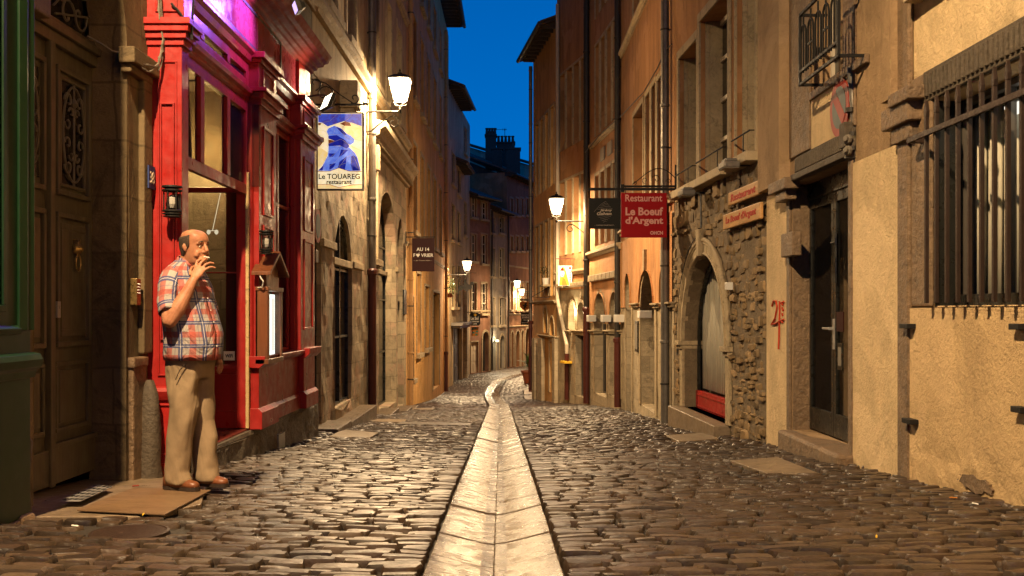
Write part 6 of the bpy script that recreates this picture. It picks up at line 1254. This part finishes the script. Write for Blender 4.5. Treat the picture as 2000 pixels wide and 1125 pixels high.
for i in range(60): a = rp_.uniform(0, 6.28); q = Vector((u + rp_.uniform(-.2, .2), .12 + rp_.uniform(-.1, .15), z + .22 + rp_.uniform(0, .35))); b.loc([tuple(q), tuple(q + Vector((.06, .03, .02))), tuple(q + Vector((.02, .05, .06)))], [(0, 1, 2)])
b.build('leaves', 'leaf', t); b = MB(W); b.box(u - .35, u + .35, 0, .28, z - .07, z); tag(b.build('window_ledge', 'carved_stone', bevel=.01), 'stone ledge under the small potted plant', 'ledge')
t = thing('hanging_plant', P(874, 562, 44), 'bushy green plant hanging below the garage street lantern', 'plant'); b = MB(); c = P(875, 562, 44) + Vector((.08, 0, 0))
for i in range(260): q = c + Vector((rp_.gauss(0, .13), rp_.gauss(0, .15), rp_.gauss(0, .24))); e1 = Vector((rp_.uniform(-1, 1), rp_.uniform(-1, 1), rp_.uniform(-1, 1))) * .07; e2 = Vector((rp_.uniform(-1, 1), rp_.uniform(-1, 1), rp_.uniform(-1, 1))) * .06; b.add([q, q + e1, q + e2], [(0, 1, 2)])
b.build('foliage', 'leaf', t); b = MB(); b.lathe(c - Vector((0, 0, .42)), [(.10, 0), (.14, .18)], 8, local=False); b.build('pot', 'terracotta', t)
W = WR7; b = MB(W); a, c, d_ = W.uz(1050, 583, 0), W.uz(1073, 583, 0), W.uz(1073, 560, 0)
fr_ = W.p(a[0], .0, 0); u = W.hit(1073, 0); b.tube([(u, 0, d_[1]), (u, 0, a[1]), (u, .62, a[1]), (u, 0, d_[1])], .02, 6); tag(b.build('empty_bracket', 'rusty_iron'), 'empty triangular iron bracket on the corner wall near the bend', 'bracket')

# ------------------------------------------------------------ ground things by the door
def gp_(x, y): return (x, y, g(x, y))
pc = [(-2.52, 6.05), (-1.86, 5.93), (-1.98, 7.25), (-2.50, 7.25)]
pc = [P(150, 1001, 5.83).xy, P(322, 1010, 5.72).xy, P(412, 958, 6.95).xy, P(262, 956, 7.0).xy]
zz = [g(*q) + .010 for q in pc]; b = MB(); b.add([(q.x, q.y, z) for q, z in zip(pc, zz)] + [(q.x, q.y, z + .009) for q, z in zip(pc, zz)], [(0, 3, 2, 1), (4, 5, 6, 7), (0, 1, 5, 4), (1, 2, 6, 5), (2, 3, 7, 6), (3, 0, 4, 7)]); tag(b.build('plywood_sheet', 'plywood', bevel=.002), 'brown plywood sheet lying on the paving under the man', 'board')
zz0 = max(zz)
b = MB(); q = [P(116, 990, 6.05), P(158, 989, 6.07), P(220, 964, 6.85), P(186, 961, 6.95)]; q = [(v.x, v.y, g(v.x, v.y) + .034) for v in q]; b.add(q + [(x, y, z + .004) for x, y, z in q], [(0, 3, 2, 1), (4, 5, 6, 7), (0, 1, 5, 4), (1, 2, 6, 5), (2, 3, 7, 6), (3, 0, 4, 7)]); tp = tag(b.build('perforated_plate', 'steel_plate'), 'pale perforated metal plate on the paving before the wooden door', 'plate')
b = MB(); A_, B_, C_, D_ = [Vector(v) + Vector((0, 0, .0055)) for v in q]
for i in range(6):
    for j in range(4):
        s_, t_ = (i + .5) / 6, (j + .5) / 4; c = (A_ * (1 - t_) + B_ * t_) * (1 - s_) + (D_ * (1 - t_) + C_ * t_) * s_; b.add([c + Vector((-.012, -.03, 0)), c + Vector((.012, -.03, 0)), c + Vector((.012, .03, .0)), c + Vector((-.012, .03, 0))], [(0, 1, 2, 3)])
build_each(b, 'slot', 'black_frame', tp)
def cover(i, nm, label, mat='zinc', bars=True):
    x, y, hw, hd = IRON[i]; t = thing(nm, gp_(x, y), label, 'drain cover'); dz = .022 if i != 1 else .03
    def Z(a, c): return g(a, c) - dz + .012
    b = MB(); v = [(x - hw, y - hd), (x + hw, y - hd), (x + hw, y + hd), (x - hw, y + hd)]; b.add([(a, c, Z(a, c)) for a, c in v] + [(a, c, Z(a, c) - .05) for a, c in v], [(0, 1, 2, 3), (0, 4, 5, 1), (1, 5, 6, 2), (2, 6, 7, 3), (3, 7, 4, 0)]); b.build('base', 'black_frame', t)
    b = MB(); n = int(hw * 2 / .05)
    for k in range(n + 1): a = x - hw + 2 * hw * k / n; b.add([(a - .009, y - hd, Z(a, y - hd) + .002), (a + .009, y - hd, Z(a, y - hd) + .002), (a + .009, y + hd, Z(a, y + hd) + .002), (a - .009, y + hd, Z(a, y + hd) + .002), (a - .009, y - hd, Z(a, y - hd) + .014), (a + .009, y - hd, Z(a, y - hd) + .014), (a + .009, y + hd, Z(a, y + hd) + .014), (a - .009, y + hd, Z(a, y + hd) + .014)], [(4, 5, 6, 7), (0, 1, 5, 4), (1, 2, 6, 5), (2, 3, 7, 6), (3, 0, 4, 7)])
    n = int(hd * 2 / .06)
    for k in range(n + 1): c = y - hd + 2 * hd * k / n; b.add([(x - hw, c - .012, Z(x - hw, c) + .003), (x + hw, c - .012, Z(x + hw, c) + .003), (x + hw, c + .012, Z(x + hw, c) + .003), (x - hw, c + .012, Z(x - hw, c) + .003), (x - hw, c - .012, Z(x - hw, c) + .012), (x + hw, c - .012, Z(x + hw, c) + .012), (x + hw, c + .012, Z(x + hw, c) + .012), (x - hw, c + .012, Z(x - hw, c) + .012)], [(4, 5, 6, 7), (0, 1, 5, 4), (1, 2, 6, 5), (2, 3, 7, 6), (3, 0, 4, 7)])
    b.build('grid', mat, t)
cover(0, 'drain_grate', 'wide iron drain grate in the cobbles in front of the arcade doorsteps'); cover(1, 'drain_grate', 'small chequered iron grate beside the red pillar behind the man\'s heels', 'steel_plate')
x, y, hw, hd = IRON[2]; t = thing('manhole_cover', gp_(x, y), 'worn dark iron cover in the cobbles in front of the plywood sheet', 'drain cover')
b = MB(); b.lathe((x, y, g(x, y) - .035), [(hw, 0), (hw, .018), (hw - .015, .022), (hw - .02, .018), (hw - .05, .02)], 28, local=False); b.build('lid', 'rusty_iron', t)
lit = [(P(265, 954, 6.95), 'reddish cigarette butt on the pavement by the metal plate', 'sign_disc_red'), (P(280, 1014, 5.68), 'yellowish cigarette end on the cobbles in front of the plywood sheet', 'sign_yellow'), (P(147, 1036, 5.2), 'white cigarette end on the cobbles at the lower left', 'sign_white'), (P(1905, 995, 6.0), 'pale scrap of paper on the cobbles near the right wall', 'sign_white'), (P(1862, 982, 6.3), 'orange cigarette end near the base of the right wall', 'sign_orange'), (P(1712, 1048, 4.9), 'bright yellow crumb on the cobbles at the lower right', 'sign_yellow')]
for v, lb, mt in lit:
    z = g(v.x, v.y) + (.035 if v.x < -2.2 and v.y > 6 else .022); b = MB(); a = rp_.uniform(0, 3); d = Vector((math.cos(a), math.sin(a), 0)) * .022; b.tube([Vector((v.x, v.y, z)) - d, Vector((v.x, v.y, z)) + d], .0045, 6); tag(b.build('cigarette_butt', mt), lb, 'litter', 'litter dropped in the lane')
# ------------------------------------------------------------ the man smoking by the entrance
gx, gy = -2.16, 6.95
MO = Vector((gx, gy, g(gx, gy) + .035)); MA = R(20); MF = Vector((math.cos(MA), -math.sin(MA), 0)); MS = Vector((-math.sin(MA), -math.cos(MA), 0))
def M(f, s, z):
    f *= .88; s *= .88; return MO + MF * f + MS * s + Vector((0, 0, z))
def ering(m, c, a, b, fx=1.0, ang=0, n=20, e=2.3, uvz=None):
    """superellipse ring: centre c (f, s, z), half depth a, half width b"""
    vs = []
    for i in range(n):
        t_ = 2 * math.pi * i / n; ct, st = math.cos(t_), math.sin(t_)
        x = a * math.copysign(abs(ct) ** (2 / e), ct); y = b * math.copysign(abs(st) ** (2 / e), st); vs.append(M(c[0] + x, c[1] + y, c[2]))
    return vs
def loft(m, rings, cap=True, close=True):
    n = len(rings[0]); b0 = len(m.v); vs = [v for r in rings for v in r]; fs = [(i * n + j, i * n + (j + 1) % n, (i + 1) * n + (j + 1) % n, (i + 1) * n + j) for i in range(len(rings) - 1) for j in range(n)]
    if cap: fs += [tuple(range(n))[::-1], tuple(range((len(rings) - 1) * n, len(rings) * n))]
    m.add(vs, fs)
def limb(m, pts, rs, seg=14, flat=None):
    """tapered closed limb with rounded ends; pts in (f, s, z)"""
    P_ = [M(*p) for p in pts]; n = len(P_); d0 = (P_[1] - P_[0]).normalized(); d1 = (P_[-1] - P_[-2]).normalized()
    Q = [P_[0] - d0 * rs[0] * .7, P_[0] - d0 * rs[0] * .45] + P_ + [P_[-1] + d1 * rs[-1] * .45, P_[-1] + d1 * rs[-1] * .75]; S = [rs[0] * .5, rs[0] * .86] + list(rs) + [rs[-1] * .86, rs[-1] * .5]
    m.tube(Q, S, seg, local=False)
def smoothpath(pts, rs, k=4):
    out, ro = [], []; n = len(pts)
    for i in range(n - 1):
        p0, p1, p2, p3 = [Vector(pts[max(0, min(n - 1, i + j))]) for j in (-1, 0, 1, 2)]
        for j in range(k):
            t_ = j / k; out.append(tuple(.5 * ((2 * p1) + (p2 - p0) * t_ + (2 * p0 - 5 * p1 + 4 * p2 - p3) * t_ ** 2 + (3 * p1 - p0 - 3 * p2 + p3) * t_ ** 3))); ro.append(rs[i] * (1 - t_) + rs[i + 1] * t_)
    return out + [tuple(pts[-1])], ro + [rs[-1]]
s = NT('skin'); col = s.ramp(s.noise(14, 6, .65), [(.3, (.26, .105, .055)), (.7, (.44, .21, .12))]); s.fin(col, .5, s.bump(s.noise(30, 6, .7), .3, .004), .3)
s.b.inputs['Subsurface Weight'].default_value = .12; s.b.inputs['Subsurface Radius'].default_value = (.02, .008, .004)
surf('hair', (.055, .036, .024), .5, 40, .7, .8, 120, .004); surf('shoe_leather', (.16, .055, .022), .4, 12, .38, .4, 60, .003); surf('shoe_sole', (.03, .018, .012), .3, 12, .7, .4, 60, .003)
s = NT('trouser_cloth'); col = s.ramp(s.noise(7, 6, .65), [(.3, (.20, .145, .088)), (.7, (.28, .205, .125))]); n = s.bump(s.noise(3.4, 3, .5, sc3=(1, 1, .6), dist=1.4), .6, .04); n = s.bump(s.noise(160, 3, .7), .35, .002, n); s.fin(col, .85, n, .2)
# plaid shirt cloth: stripes over the metre UVs
s = NT('plaid_cloth'); sp_ = s.n('ShaderNodeSeparateXYZ'); s.l(s.co('UV'), sp_.inputs[0])
def band(src, per, lo, hi, off=0): f = s.math('FRACT', s.math('ADD', s.math('DIVIDE', src, per), off)); return s.math('MULTIPLY', s.math('GREATER_THAN', f, lo), s.math('LESS_THAN', f, hi))
U_, V_ = sp_.outputs[0], sp_.outputs[1]; per = .155; base = (.32, .285, .265)
ru, rv_ = band(U_, per, .0, .27), band(V_, per, .0, .25); bu, bv = band(U_, per, .55, .74), band(V_, per, .55, .72); tu, tv = band(U_, per, .63, .655), band(V_, per, .625, .645); du, dv = band(U_, per, .86, .885), band(V_, per, .86, .88)
col = base
for f, c_, st in ((ru, (.31, .055, .04), .72), (rv_, (.31, .055, .04), .72), (bu, (.035, .055, .15), .85), (bv, (.035, .055, .15), .85), (tu, (.55, .52, .5), .8), (tv, (.55, .52, .5), .8), (du, (.08, .08, .16), .5), (dv, (.08, .08, .16), .5)): col = s.mix(s.math('MULTIPLY', f, st), col, c_)
n = s.bump(s.noise(5.0, 3, .55, sc3=(1, 1, .8), dist=1.6), .8, .05); n = s.bump(s.noise(220, 2, .6), .3, .001, n); s.fin(col, .85, n, .2)

man = thing('person', tuple(MO), 'heavy balding man in a plaid shirt and beige trousers smoking beside the red doorway', 'person')
man.location = MO
b = MB()      # ---- one continuous body
T = [(-.02, 0, .84, .11, .12), (-.01, 0, .95, .14, .14), (-.01, 0, 1.05, .18, .18), (-.035, 0, 1.18, .165, .175), (-.065, 0, 1.33, .15, .185), (-.078, 0, 1.43, .12, .18), (-.085, 0, 1.49, .085, .13), (-.07, 0, 1.53, .062, .068)]
loft(b, [ering(b, (f, s_, z), a, w_) for f, s_, z, a, w_ in T])
limb(b, [(-.06, 0, 1.48), (-.04, 0, 1.55), (-.01, .0, 1.61)], [.070, .062, .060])
for sg_, kf, ff in ((1, -.02, -.07), (-1, .0, .035)):      # legs
    limb(b, [(-.02, sg_ * .09, .82), (kf, sg_ * .096, .48), (ff + .002, sg_ * .10, .10)], [.07, .055, .042])
    limb(b, [(ff - .03, sg_ * .10, .045), (ff + .10, sg_ * .11, .035)], [.032, .026])
sh = (-.085, .175, 1.41); el = (.0, .285, 1.125); wr = (.122, .160, 1.405)
p_, r_ = smoothpath([sh, (-.05, .235, 1.27), el], [.062, .056, .046]); limb(b, p_, r_)
p_, r_ = smoothpath([el, (.045, .25, 1.21), (.09, .20, 1.315), wr], [.047, .053, .040, .029]); limb(b, p_, r_)
sh2 = (-.085, -.175, 1.41); limb(b, *smoothpath([sh2, (-.07, -.25, 1.25), (-.03, -.265, 1.12)], [.062, .055, .045])); limb(b, *smoothpath([(-.03, -.265, 1.12), (.0, -.24, 1.0), (.03, -.20, .90)], [.045, .045, .028]))
# head: rings along a tilted axis, turned towards the camera
HA = R(6); HC = (.012, .0, 1.625)
hF = (MF * math.cos(HA) + MS * math.sin(HA)); hS = (MS * math.cos(HA) - MF * math.sin(HA))
def Hh(x, y, z): return M(*HC) + hF * x + hS * y + Vector((0, 0, z))
prof = [(-.125, .045, -.035, .035), (-.118, .068, -.045, .045), (-.105, .078, -.055, .055), (-.09, .080, -.066, .061), (-.07, .083, -.078, .066), (-.05, .085, -.086, .070), (-.03, .086, -.092, .073), (-.01, .086, -.097, .075), (.01, .085, -.101, .077), (.03, .088, -.103, .079), (.05, .091, -.104, .080), (.07, .086, -.103, .079), (.09, .074, -.097, .073), (.105, .055, -.084, .062), (.115, .032, -.062, .044), (.121, .005, -.03, .022)]
rings = []; NH = 40
for z, fr, bk, w_ in prof:
    r = []
    for i in range(NH):
        t_ = 2 * math.pi * i / NH; ct, st = math.cos(t_), math.sin(t_); e = 2.25
        L_ = fr if ct > 0 else -bk; x = L_ * math.copysign(abs(ct) ** (2 / e), ct); y = w_ * math.copysign(abs(st) ** (2 / e), st)
        if ct > 0 and -.02 < z < .02: x -= .012 * math.exp(-((abs(y) - .033) / .016) ** 2) * (1 if ct > .2 else 0)
        r.append(Hh(x, y, z))
    rings.append(r)
loft(b, rings)
def hl(pts, rs, seg=12):
    Q = [Hh(*p) for p in pts]; d0 = (Q[1] - Q[0]).normalized(); d1 = (Q[-1] - Q[-2]).normalized(); Q = [Q[0] - d0 * rs[0] * .6] + Q + [Q[-1] + d1 * rs[-1] * .6]; b.tube(Q, [rs[0] * .5] + list(rs) + [rs[-1] * .5], seg, local=False)
hl([(.083, 0, .022), (.096, 0, -.004), (.106, 0, -.026), (.098, 0, -.036)], [.010, .012, .0145, .011])      # nose
for sg_ in (-1, 1):
    hl([(.093, sg_ * .013, -.034), (.080, sg_ * .014, -.033)], [.008, .007]); hl([(.082, sg_ * .014, .026), (.080, sg_ * .036, .030), (.066, sg_ * .054, .022)], [.008, .009, .006])       # wing, brow
    hl([(.064, sg_ * .042, -.035), (.056, sg_ * .048, -.06)], [.018, .018])      # cheek
    hl([(-.012, sg_ * .076, .022), (-.020, sg_ * .083, .002), (-.012, sg_ * .079, -.024)], [.013, .015, .010]); hl([(.0, sg_ * .077, .015), (-.002, sg_ * .079, -.012)], [.008, .007])      # ear
hl([(.074, -.022, -.062), (.090, 0, -.060), (.074, .022, -.062)], [.006, .008, .006]); hl([(.072, -.020, -.073), (.087, 0, -.072), (.072, .020, -.073)], [.006, .0085, .006])      # lips
hl([(.070, -.015, -.10), (.080, 0, -.098), (.070, .015, -.10)], [.016, .018, .016]); hl([(.02, 0, -.12), (.03, 0, -.135)], [.045, .03])        # chin, jowl
# hand: palm and five fingers holding the cigarette at the lips
mth = Hh(.092, .012, -.066); wv = M(*wr); up_ = (mth + Vector((.012, -.03, -.02)) - wv).normalized()
ac = (MF * .55 + MS * -.25).normalized(); ac = (ac - up_ * ac.dot(up_)).normalized(); nn_ = up_.cross(ac).normalized()       # ac: across the palm; nn_: back of the hand
if nn_.y > 0: nn_ = -nn_
def Hd(u, a, n): return wv + (up_ * u + ac * a + nn_ * n) * 1.12
def fing(pts, rs): 
    Q = [Hd(*p) for p in pts]; d1 = (Q[-1] - Q[-2]).normalized(); b.tube(Q + [Q[-1] + d1 * rs[-1] * .6], list(rs) + [rs[-1] * .5], 10, local=False)
def flatring(u, a0, a1, th): 
    c = Hd(u, (a0 + a1) / 2, 0); h = (a1 - a0) / 2; return [c + ac * (h * math.cos(q)) + nn_ * (th * math.sin(q)) for q in [2 * math.pi * i / 16 for i in range(16)]]
b2 = [flatring(-.02, -.026, .026, .020), flatring(.01, -.029, .029, .019), flatring(.04, -.036, .038, .017), flatring(.075, -.040, .042, .015), flatring(.092, -.038, .040, .011)]; loft(b, b2)
fing([(.085, -.030, 0), (.118, -.034, .004), (.145, -.028, -.006), (.168, -.020, -.020)], [.0105, .0098, .009, .008])      # index
fing([(.088, -.010, 0), (.124, -.008, .004), (.152, -.004, -.008), (.172, .002, -.024)], [.0108, .010, .0092, .008])     # middle
fing([(.086, .012, 0), (.116, .024, .006), (.138, .040, .0), (.145, .058, -.010)], [.0102, .0095, .0088, .0078])      # ring, curled outwards
fing([(.080, .032, 0), (.102, .048, .004), (.116, .064, -.002), (.118, .080, -.010)], [.0092, .0086, .008, .007])      # little
fing([(.022, -.030, -.006), (.052, -.050, -.014), (.082, -.058, -.024), (.104, -.052, -.034)], [.0135, .012, .0105, .009])     # thumb
# other hand, half closed by the hip
wv2 = M(.03, -.20, .90); 
for k, (a, l) in enumerate(((-.03, .075), (-.01, .082), (.01, .076), (.028, .06))): q0 = wv2 + MF * (.05 + a * .2) + MS * a + Vector((0, 0, -.06)); b.tube([q0, q0 + Vector((0, 0, -l * .5)) + MF * .01, q0 + Vector((0, 0, -l)) - MF * .005], [.0105, .0095, .008], 8, local=False)
b.tube([wv2, wv2 + MF * .03 + Vector((0, 0, -.04)), wv2 + MF * .05 + Vector((0, 0, -.08))], [.028, .036, .030], 12, local=False); b.tube([wv2 + MF * .045 + MS * .03 + Vector((0, 0, -.03)), wv2 + MF * .075 + MS * .03 + Vector((0, 0, -.07))], [.012, .009], 8, local=False)
body = b.build('body', 'skin', man, smooth=True)
rm = body.modifiers.new('r', 'REMESH'); rm.mode = 'VOXEL'; rm.voxel_size = .0045; rm.use_smooth_shade = True
sm = body.modifiers.new('s', 'SMOOTH'); sm.factor = .5; sm.iterations = 3
for sg_ in (-1, 1):
    q = MB(); c = Hh(.0735, sg_ * .031, .003); q.lathe(c - hF * .0, [(.001, -.010), (.006, -.006), (.0085, -.001), (.006, .004), (.001, .006)], 12, ax=tuple(hF), local=False); q.build('eye', 'sign_text_pale', man, smooth=True)
    q = MB(); q.lathe(c + hF * .0035, [(.0052, 0), (.0048, .0022), (.001, .0026)], 10, ax=tuple(hF), local=False); q.build('iris', 'hair', man, smooth=True)
    q = MB(); q.tube([Hh(.091, sg_ * .018, .034), Hh(.090, sg_ * .034, .038), Hh(.076, sg_ * .052, .031)], [.003, .0042, .0025], 6, local=False); q.build('eyebrow', 'hair', man)
# hair: a fringe round the back and sides
q = MB(); vs = []; fs = []; na, nz = 36, 9
for j in range(nz):
    for i in range(na):
        t_ = math.pi * (.43 + 1.14 * i / (na - 1)); a = abs(i / (na - 1) - .5) * 2; z = -.085 + a ** 3 * .100 + (.150 - a ** 3 * .085) * j / (nz - 1)
        k = min(range(len(prof)), key=lambda q_: abs(prof[q_][0] - z)); z0_, fr, bk, w_ = prof[k]; ct, st = math.cos(t_), math.sin(t_); e = 2.25; gr_ = 1.045 + .035 * math.sin(math.pi * j / (nz - 1)) + .01 * noise.noise((i * .8, j * .8, 0))
        vs.append(Hh((bk if ct < 0 else fr) * abs(ct) ** (2 / e) * gr_, w_ * math.copysign(abs(st) ** (2 / e), st) * gr_, z))
fs = [(j * na + i, j * na + i + 1, (j + 1) * na + i + 1, (j + 1) * na + i) for j in range(nz - 1) for i in range(na - 1)]; q.add(vs, fs); ho = q.build('hair', 'hair', man, smooth=True); so = ho.modifiers.new('s', 'SOLIDIFY'); so.thickness = .006; so.offset = 0
# shirt: torso tube with metre UVs, short sleeves, collar, placket, hem
def cloth(m, rings, u0=0, v0=0, cap=False):
    n = len(rings[0]); b0 = len(m.v); vs = []; uv = []; v_ = v0; mid = rings[len(rings) // 2]; arc = [0]
    for i in range(n): arc.append(arc[-1] + (mid[(i + 1) % n] - mid[i]).length)
    for k, r in enumerate(rings):
        if k: v_ += sum((r[i] - rings[k - 1][i]).length for i in range(n)) / n
        for i in range(n + 1): vs.append(r[i % n]); uv.append((u0 + arc[i], v_))
    n1 = n + 1; fs = [(i * n1 + j, i * n1 + j + 1, (i + 1) * n1 + j + 1, (i + 1) * n1 + j) for i in range(len(rings) - 1) for j in range(n)]
    if cap: fs.append(tuple((len(rings) - 1) * n1 + j for j in range(n)))
    m.add(vs, fs, uv)
q = MB(); ST = [(-.008, .865, .200, .208), (-.006, .90, .203, .210), (.0, .97, .208, .212), (-.004, 1.04, .208, .212), (-.018, 1.11, .200, .210), (-.036, 1.18, .190, .208), (-.054, 1.25, .180, .208), (-.068, 1.32, .176, .216), (-.078, 1.38, .160, .216), (-.086, 1.43, .140, .205), (-.090, 1.465, .117, .178), (-.088, 1.495, .095, .135), (-.078, 1.52, .078, .095), (-.070, 1.535, .072, .082)]
def wrk(v, a=.007): return v + Vector((noise.noise(v * 9 + Vector((0, 0, v.z * 6))) * a, noise.noise(v * 8 + Vector((7, 0, 0))) * a, 0))
NS = 56; cloth(q, [[wrk(v, .010 if z < 1.4 else .004) for v in ering(q, (f, 0, z - (.012 * 0)), a, w_, n=NS, e=2.35)] for f, z, a, w_ in ST])
for sg_ in (1, -1):
    S0 = Vector((-.088, sg_ * .145, 1.425)); S1 = Vector((-.052, sg_ * .237, 1.275)) if sg_ > 0 else Vector((-.072, sg_ * .245, 1.265)); S2 = Vector((-.018, sg_ * .268, 1.185)) if sg_ > 0 else Vector((-.05, sg_ * .262, 1.18))
    pts, rs = smoothpath([tuple(S0), tuple((S0 + S1) / 2 + Vector((0, sg_ * .018, .012))), tuple(S1), tuple(S2)], [.078, .076, .073, .075], 4); rings = []
    for i, p in enumerate(pts):
        d = (Vector(pts[min(i + 1, len(pts) - 1)]) - Vector(pts[max(i - 1, 0)])).normalized(); a_ = Vector((1, 0, 0)); a_ = (a_ - d * a_.dot(d)).normalized(); b_ = d.cross(a_); rings.append([wrk(M(*(Vector(p) + a_ * rs[i] * math.cos(t_) + b_ * rs[i] * .92 * math.sin(t_))), .006) for t_ in [2 * math.pi * k / 26 for k in range(26)]])
    cloth(q, rings, .03, .02)
sh_ = q.build('shirt', 'plaid_cloth', man, smooth=True); so = sh_.modifiers.new('s', 'SOLIDIFY'); so.thickness = .004
q = MB()
for sg_ in (1, -1):       # collar leaves
    vs = []; uv = []
    for i in range(9):
        t_ = math.pi * (1 - i / 8 * .93) * 1.0; x = -.055 + .075 * math.cos(t_); y = sg_ * .072 * math.sin(t_); zt = 1.575 - .045 * (i / 8); dd = .045 + .02 * (i / 8) ** 2
        for k_, (o_, dz_) in enumerate(((.0, 0), (.008, -.01), (.024, -dd))): vs.append(M(x + o_ * math.cos(t_) * (1 if i < 8 else .7) + (.012 if i == 8 and k_ == 2 else 0), y + sg_ * o_ * math.sin(t_) * 1.1, zt + dz_)); uv.append((i * .025, k_ * .02))
    q.add(vs, [(i * 3 + k_, i * 3 + k_ + 1, (i + 1) * 3 + k_ + 1, (i + 1) * 3 + k_) for i in range(8) for k_ in range(2)], uv)
cl_ = q.build('collar', 'plaid_cloth', man, smooth=True); so = cl_.modifiers.new('s', 'SOLIDIFY'); so.thickness = .005
q = MB()
for z in (1.44, 1.36, 1.28, 1.2, 1.12, 1.04, .96): 
    k = min(range(len(ST)), key=lambda i: abs(ST[i][1] - z)); q.lathe(M(ST[k][0] + ST[k][2] + .002, .0, z), [(.0055, 0), (.005, .003)], 10, ax=tuple(MF), local=False)
build_each(q, 'button', 'sign_white', man)
# trousers, one garment
q = MB(); PT = [(-.025, .74, .145, .170), (-.028, .80, .165, .182), (-.022, .86, .172, .185), (-.015, .93, .170, .185)]; loft(q, [ering(q, (f, 0, z), a, w_) for f, z, a, w_ in PT])
for sg_, kf, ff in ((1, -.025, -.075), (-1, .0, .035)):
    LT = [(-.03, .84, .140, .098, .085), (-.03, .74, .138, .100, .088), (-.025 + kf * .3, .64, .128, .096, .092), (kf, .55, .115, .090, .095), (kf - .005, .45, .104, .084, .098), ((kf + ff) / 2, .33, .106, .082, .102), (ff * .8 + kf * .2, .22, .100, .077, .103), (ff, .12, .094, .074, .103), (ff + .012, .06, .104, .078, .103), (ff + .014, .03, .098, .074, .103)]
    loft(q, [ering(q, (f, sg_ * sw_, z), a, w_, n=24, e=2.1) for f, z, a, w_, sw_ in LT])
def fold(v):
    z = v.z - MO.z; a = .014 + .012 * (abs(z - .75) < .12) + .012 * (abs(z - .48) < .10) + .010 * (z < .22); return v + (MF * noise.noise(Vector((v.x * 5, v.y * 5, z * 11 + v.x * 9))) + MS * noise.noise(Vector((v.x * 6 + 4, v.y * 6, z * 12 - v.x * 8)))) * a
q.v = [fold(v) for v in q.v]
tr_ = q.build('trousers', 'trouser_cloth', man, smooth=True); rm = tr_.modifiers.new('r', 'REMESH'); rm.mode = 'VOXEL'; rm.voxel_size = .009; rm.use_smooth_shade = True; sm = tr_.modifiers.new('s', 'SMOOTH'); sm.factor = .5; sm.iterations = 4
q = MB(); q.tube([M(.06, .178, .845), M(.02, .196, .80), M(-.01, .203, .74)], .0035, 5, local=False); q.build('pocket_seam', 'shoe_sole', man)
# shoes
for sg_, ff in ((1, -.075), (-1, .035)):
    def SH(prof_, mt, nm, par):
        q = MB(); rg = []
        for x, w_, zt in prof_:
            n = 16; rg.append([M(ff + x, sg_ * .105 + w_ * math.cos(t_), (.016 if nm == 'shoe' else .0) + zt * (max(0, math.sin(t_)) ** .7 if nm == 'shoe' else (1 if math.sin(t_) > 0 else 0))) for t_ in [2 * math.pi * i / n for i in range(n)]])
        loft(q, rg); return q.build(nm, mt, par, smooth=(nm == 'shoe'), bevel=0)
    so_ = SH([(-.115, .012, .055), (-.108, .03, .075), (-.08, .040, .085), (-.02, .042, .092), (.03, .043, .082), (.08, .047, .060), (.13, .050, .048), (.165, .046, .042), (.188, .030, .036), (.196, .010, .02)], 'shoe_leather', 'shoe', man)
    q = MB(); pts = [(-.118, 0), (-.105, .034), (-.06, .043), (.0, .040), (.06, .045), (.13, .054), (.17, .048), (.193, .03), (.202, 0), (.193, -.03), (.17, -.048), (.13, -.054), (.06, -.045), (.0, -.040), (-.06, -.043), (-.105, -.034)]
    k = len(pts); q.add([M(ff + x, sg_ * .105 + y, z) for z in (-.004, .02) for x, y in pts], [tuple(range(k)), tuple(range(k, 2 * k))] + [(i, (i + 1) % k, k + (i + 1) % k, k + i) for i in range(k)]); q.build('sole', 'shoe_sole', so_)
    q = MB()
    for i in range(4): q.tube([M(ff + .035 + i * .022, sg_ * .105 - .022, .096 - i * .006), M(ff + .035 + i * .022, sg_ * .105, .104 - i * .006), M(ff + .035 + i * .022, sg_ * .105 + .022, .096 - i * .006)], .003, 5, local=False)
    build_each(q, 'lace', 'shoe_sole', so_)
q = MB(); c0 = Hd(.166, -.008, -.024); q.tube([mth, mth + hF * .055 + hS * .012 - Vector((0, 0, .006))], .004, 8, local=False); tag(q.build('cigarette', 'sign_white'), 'cigarette held between the man\'s fingers at his lips', 'cigarette')
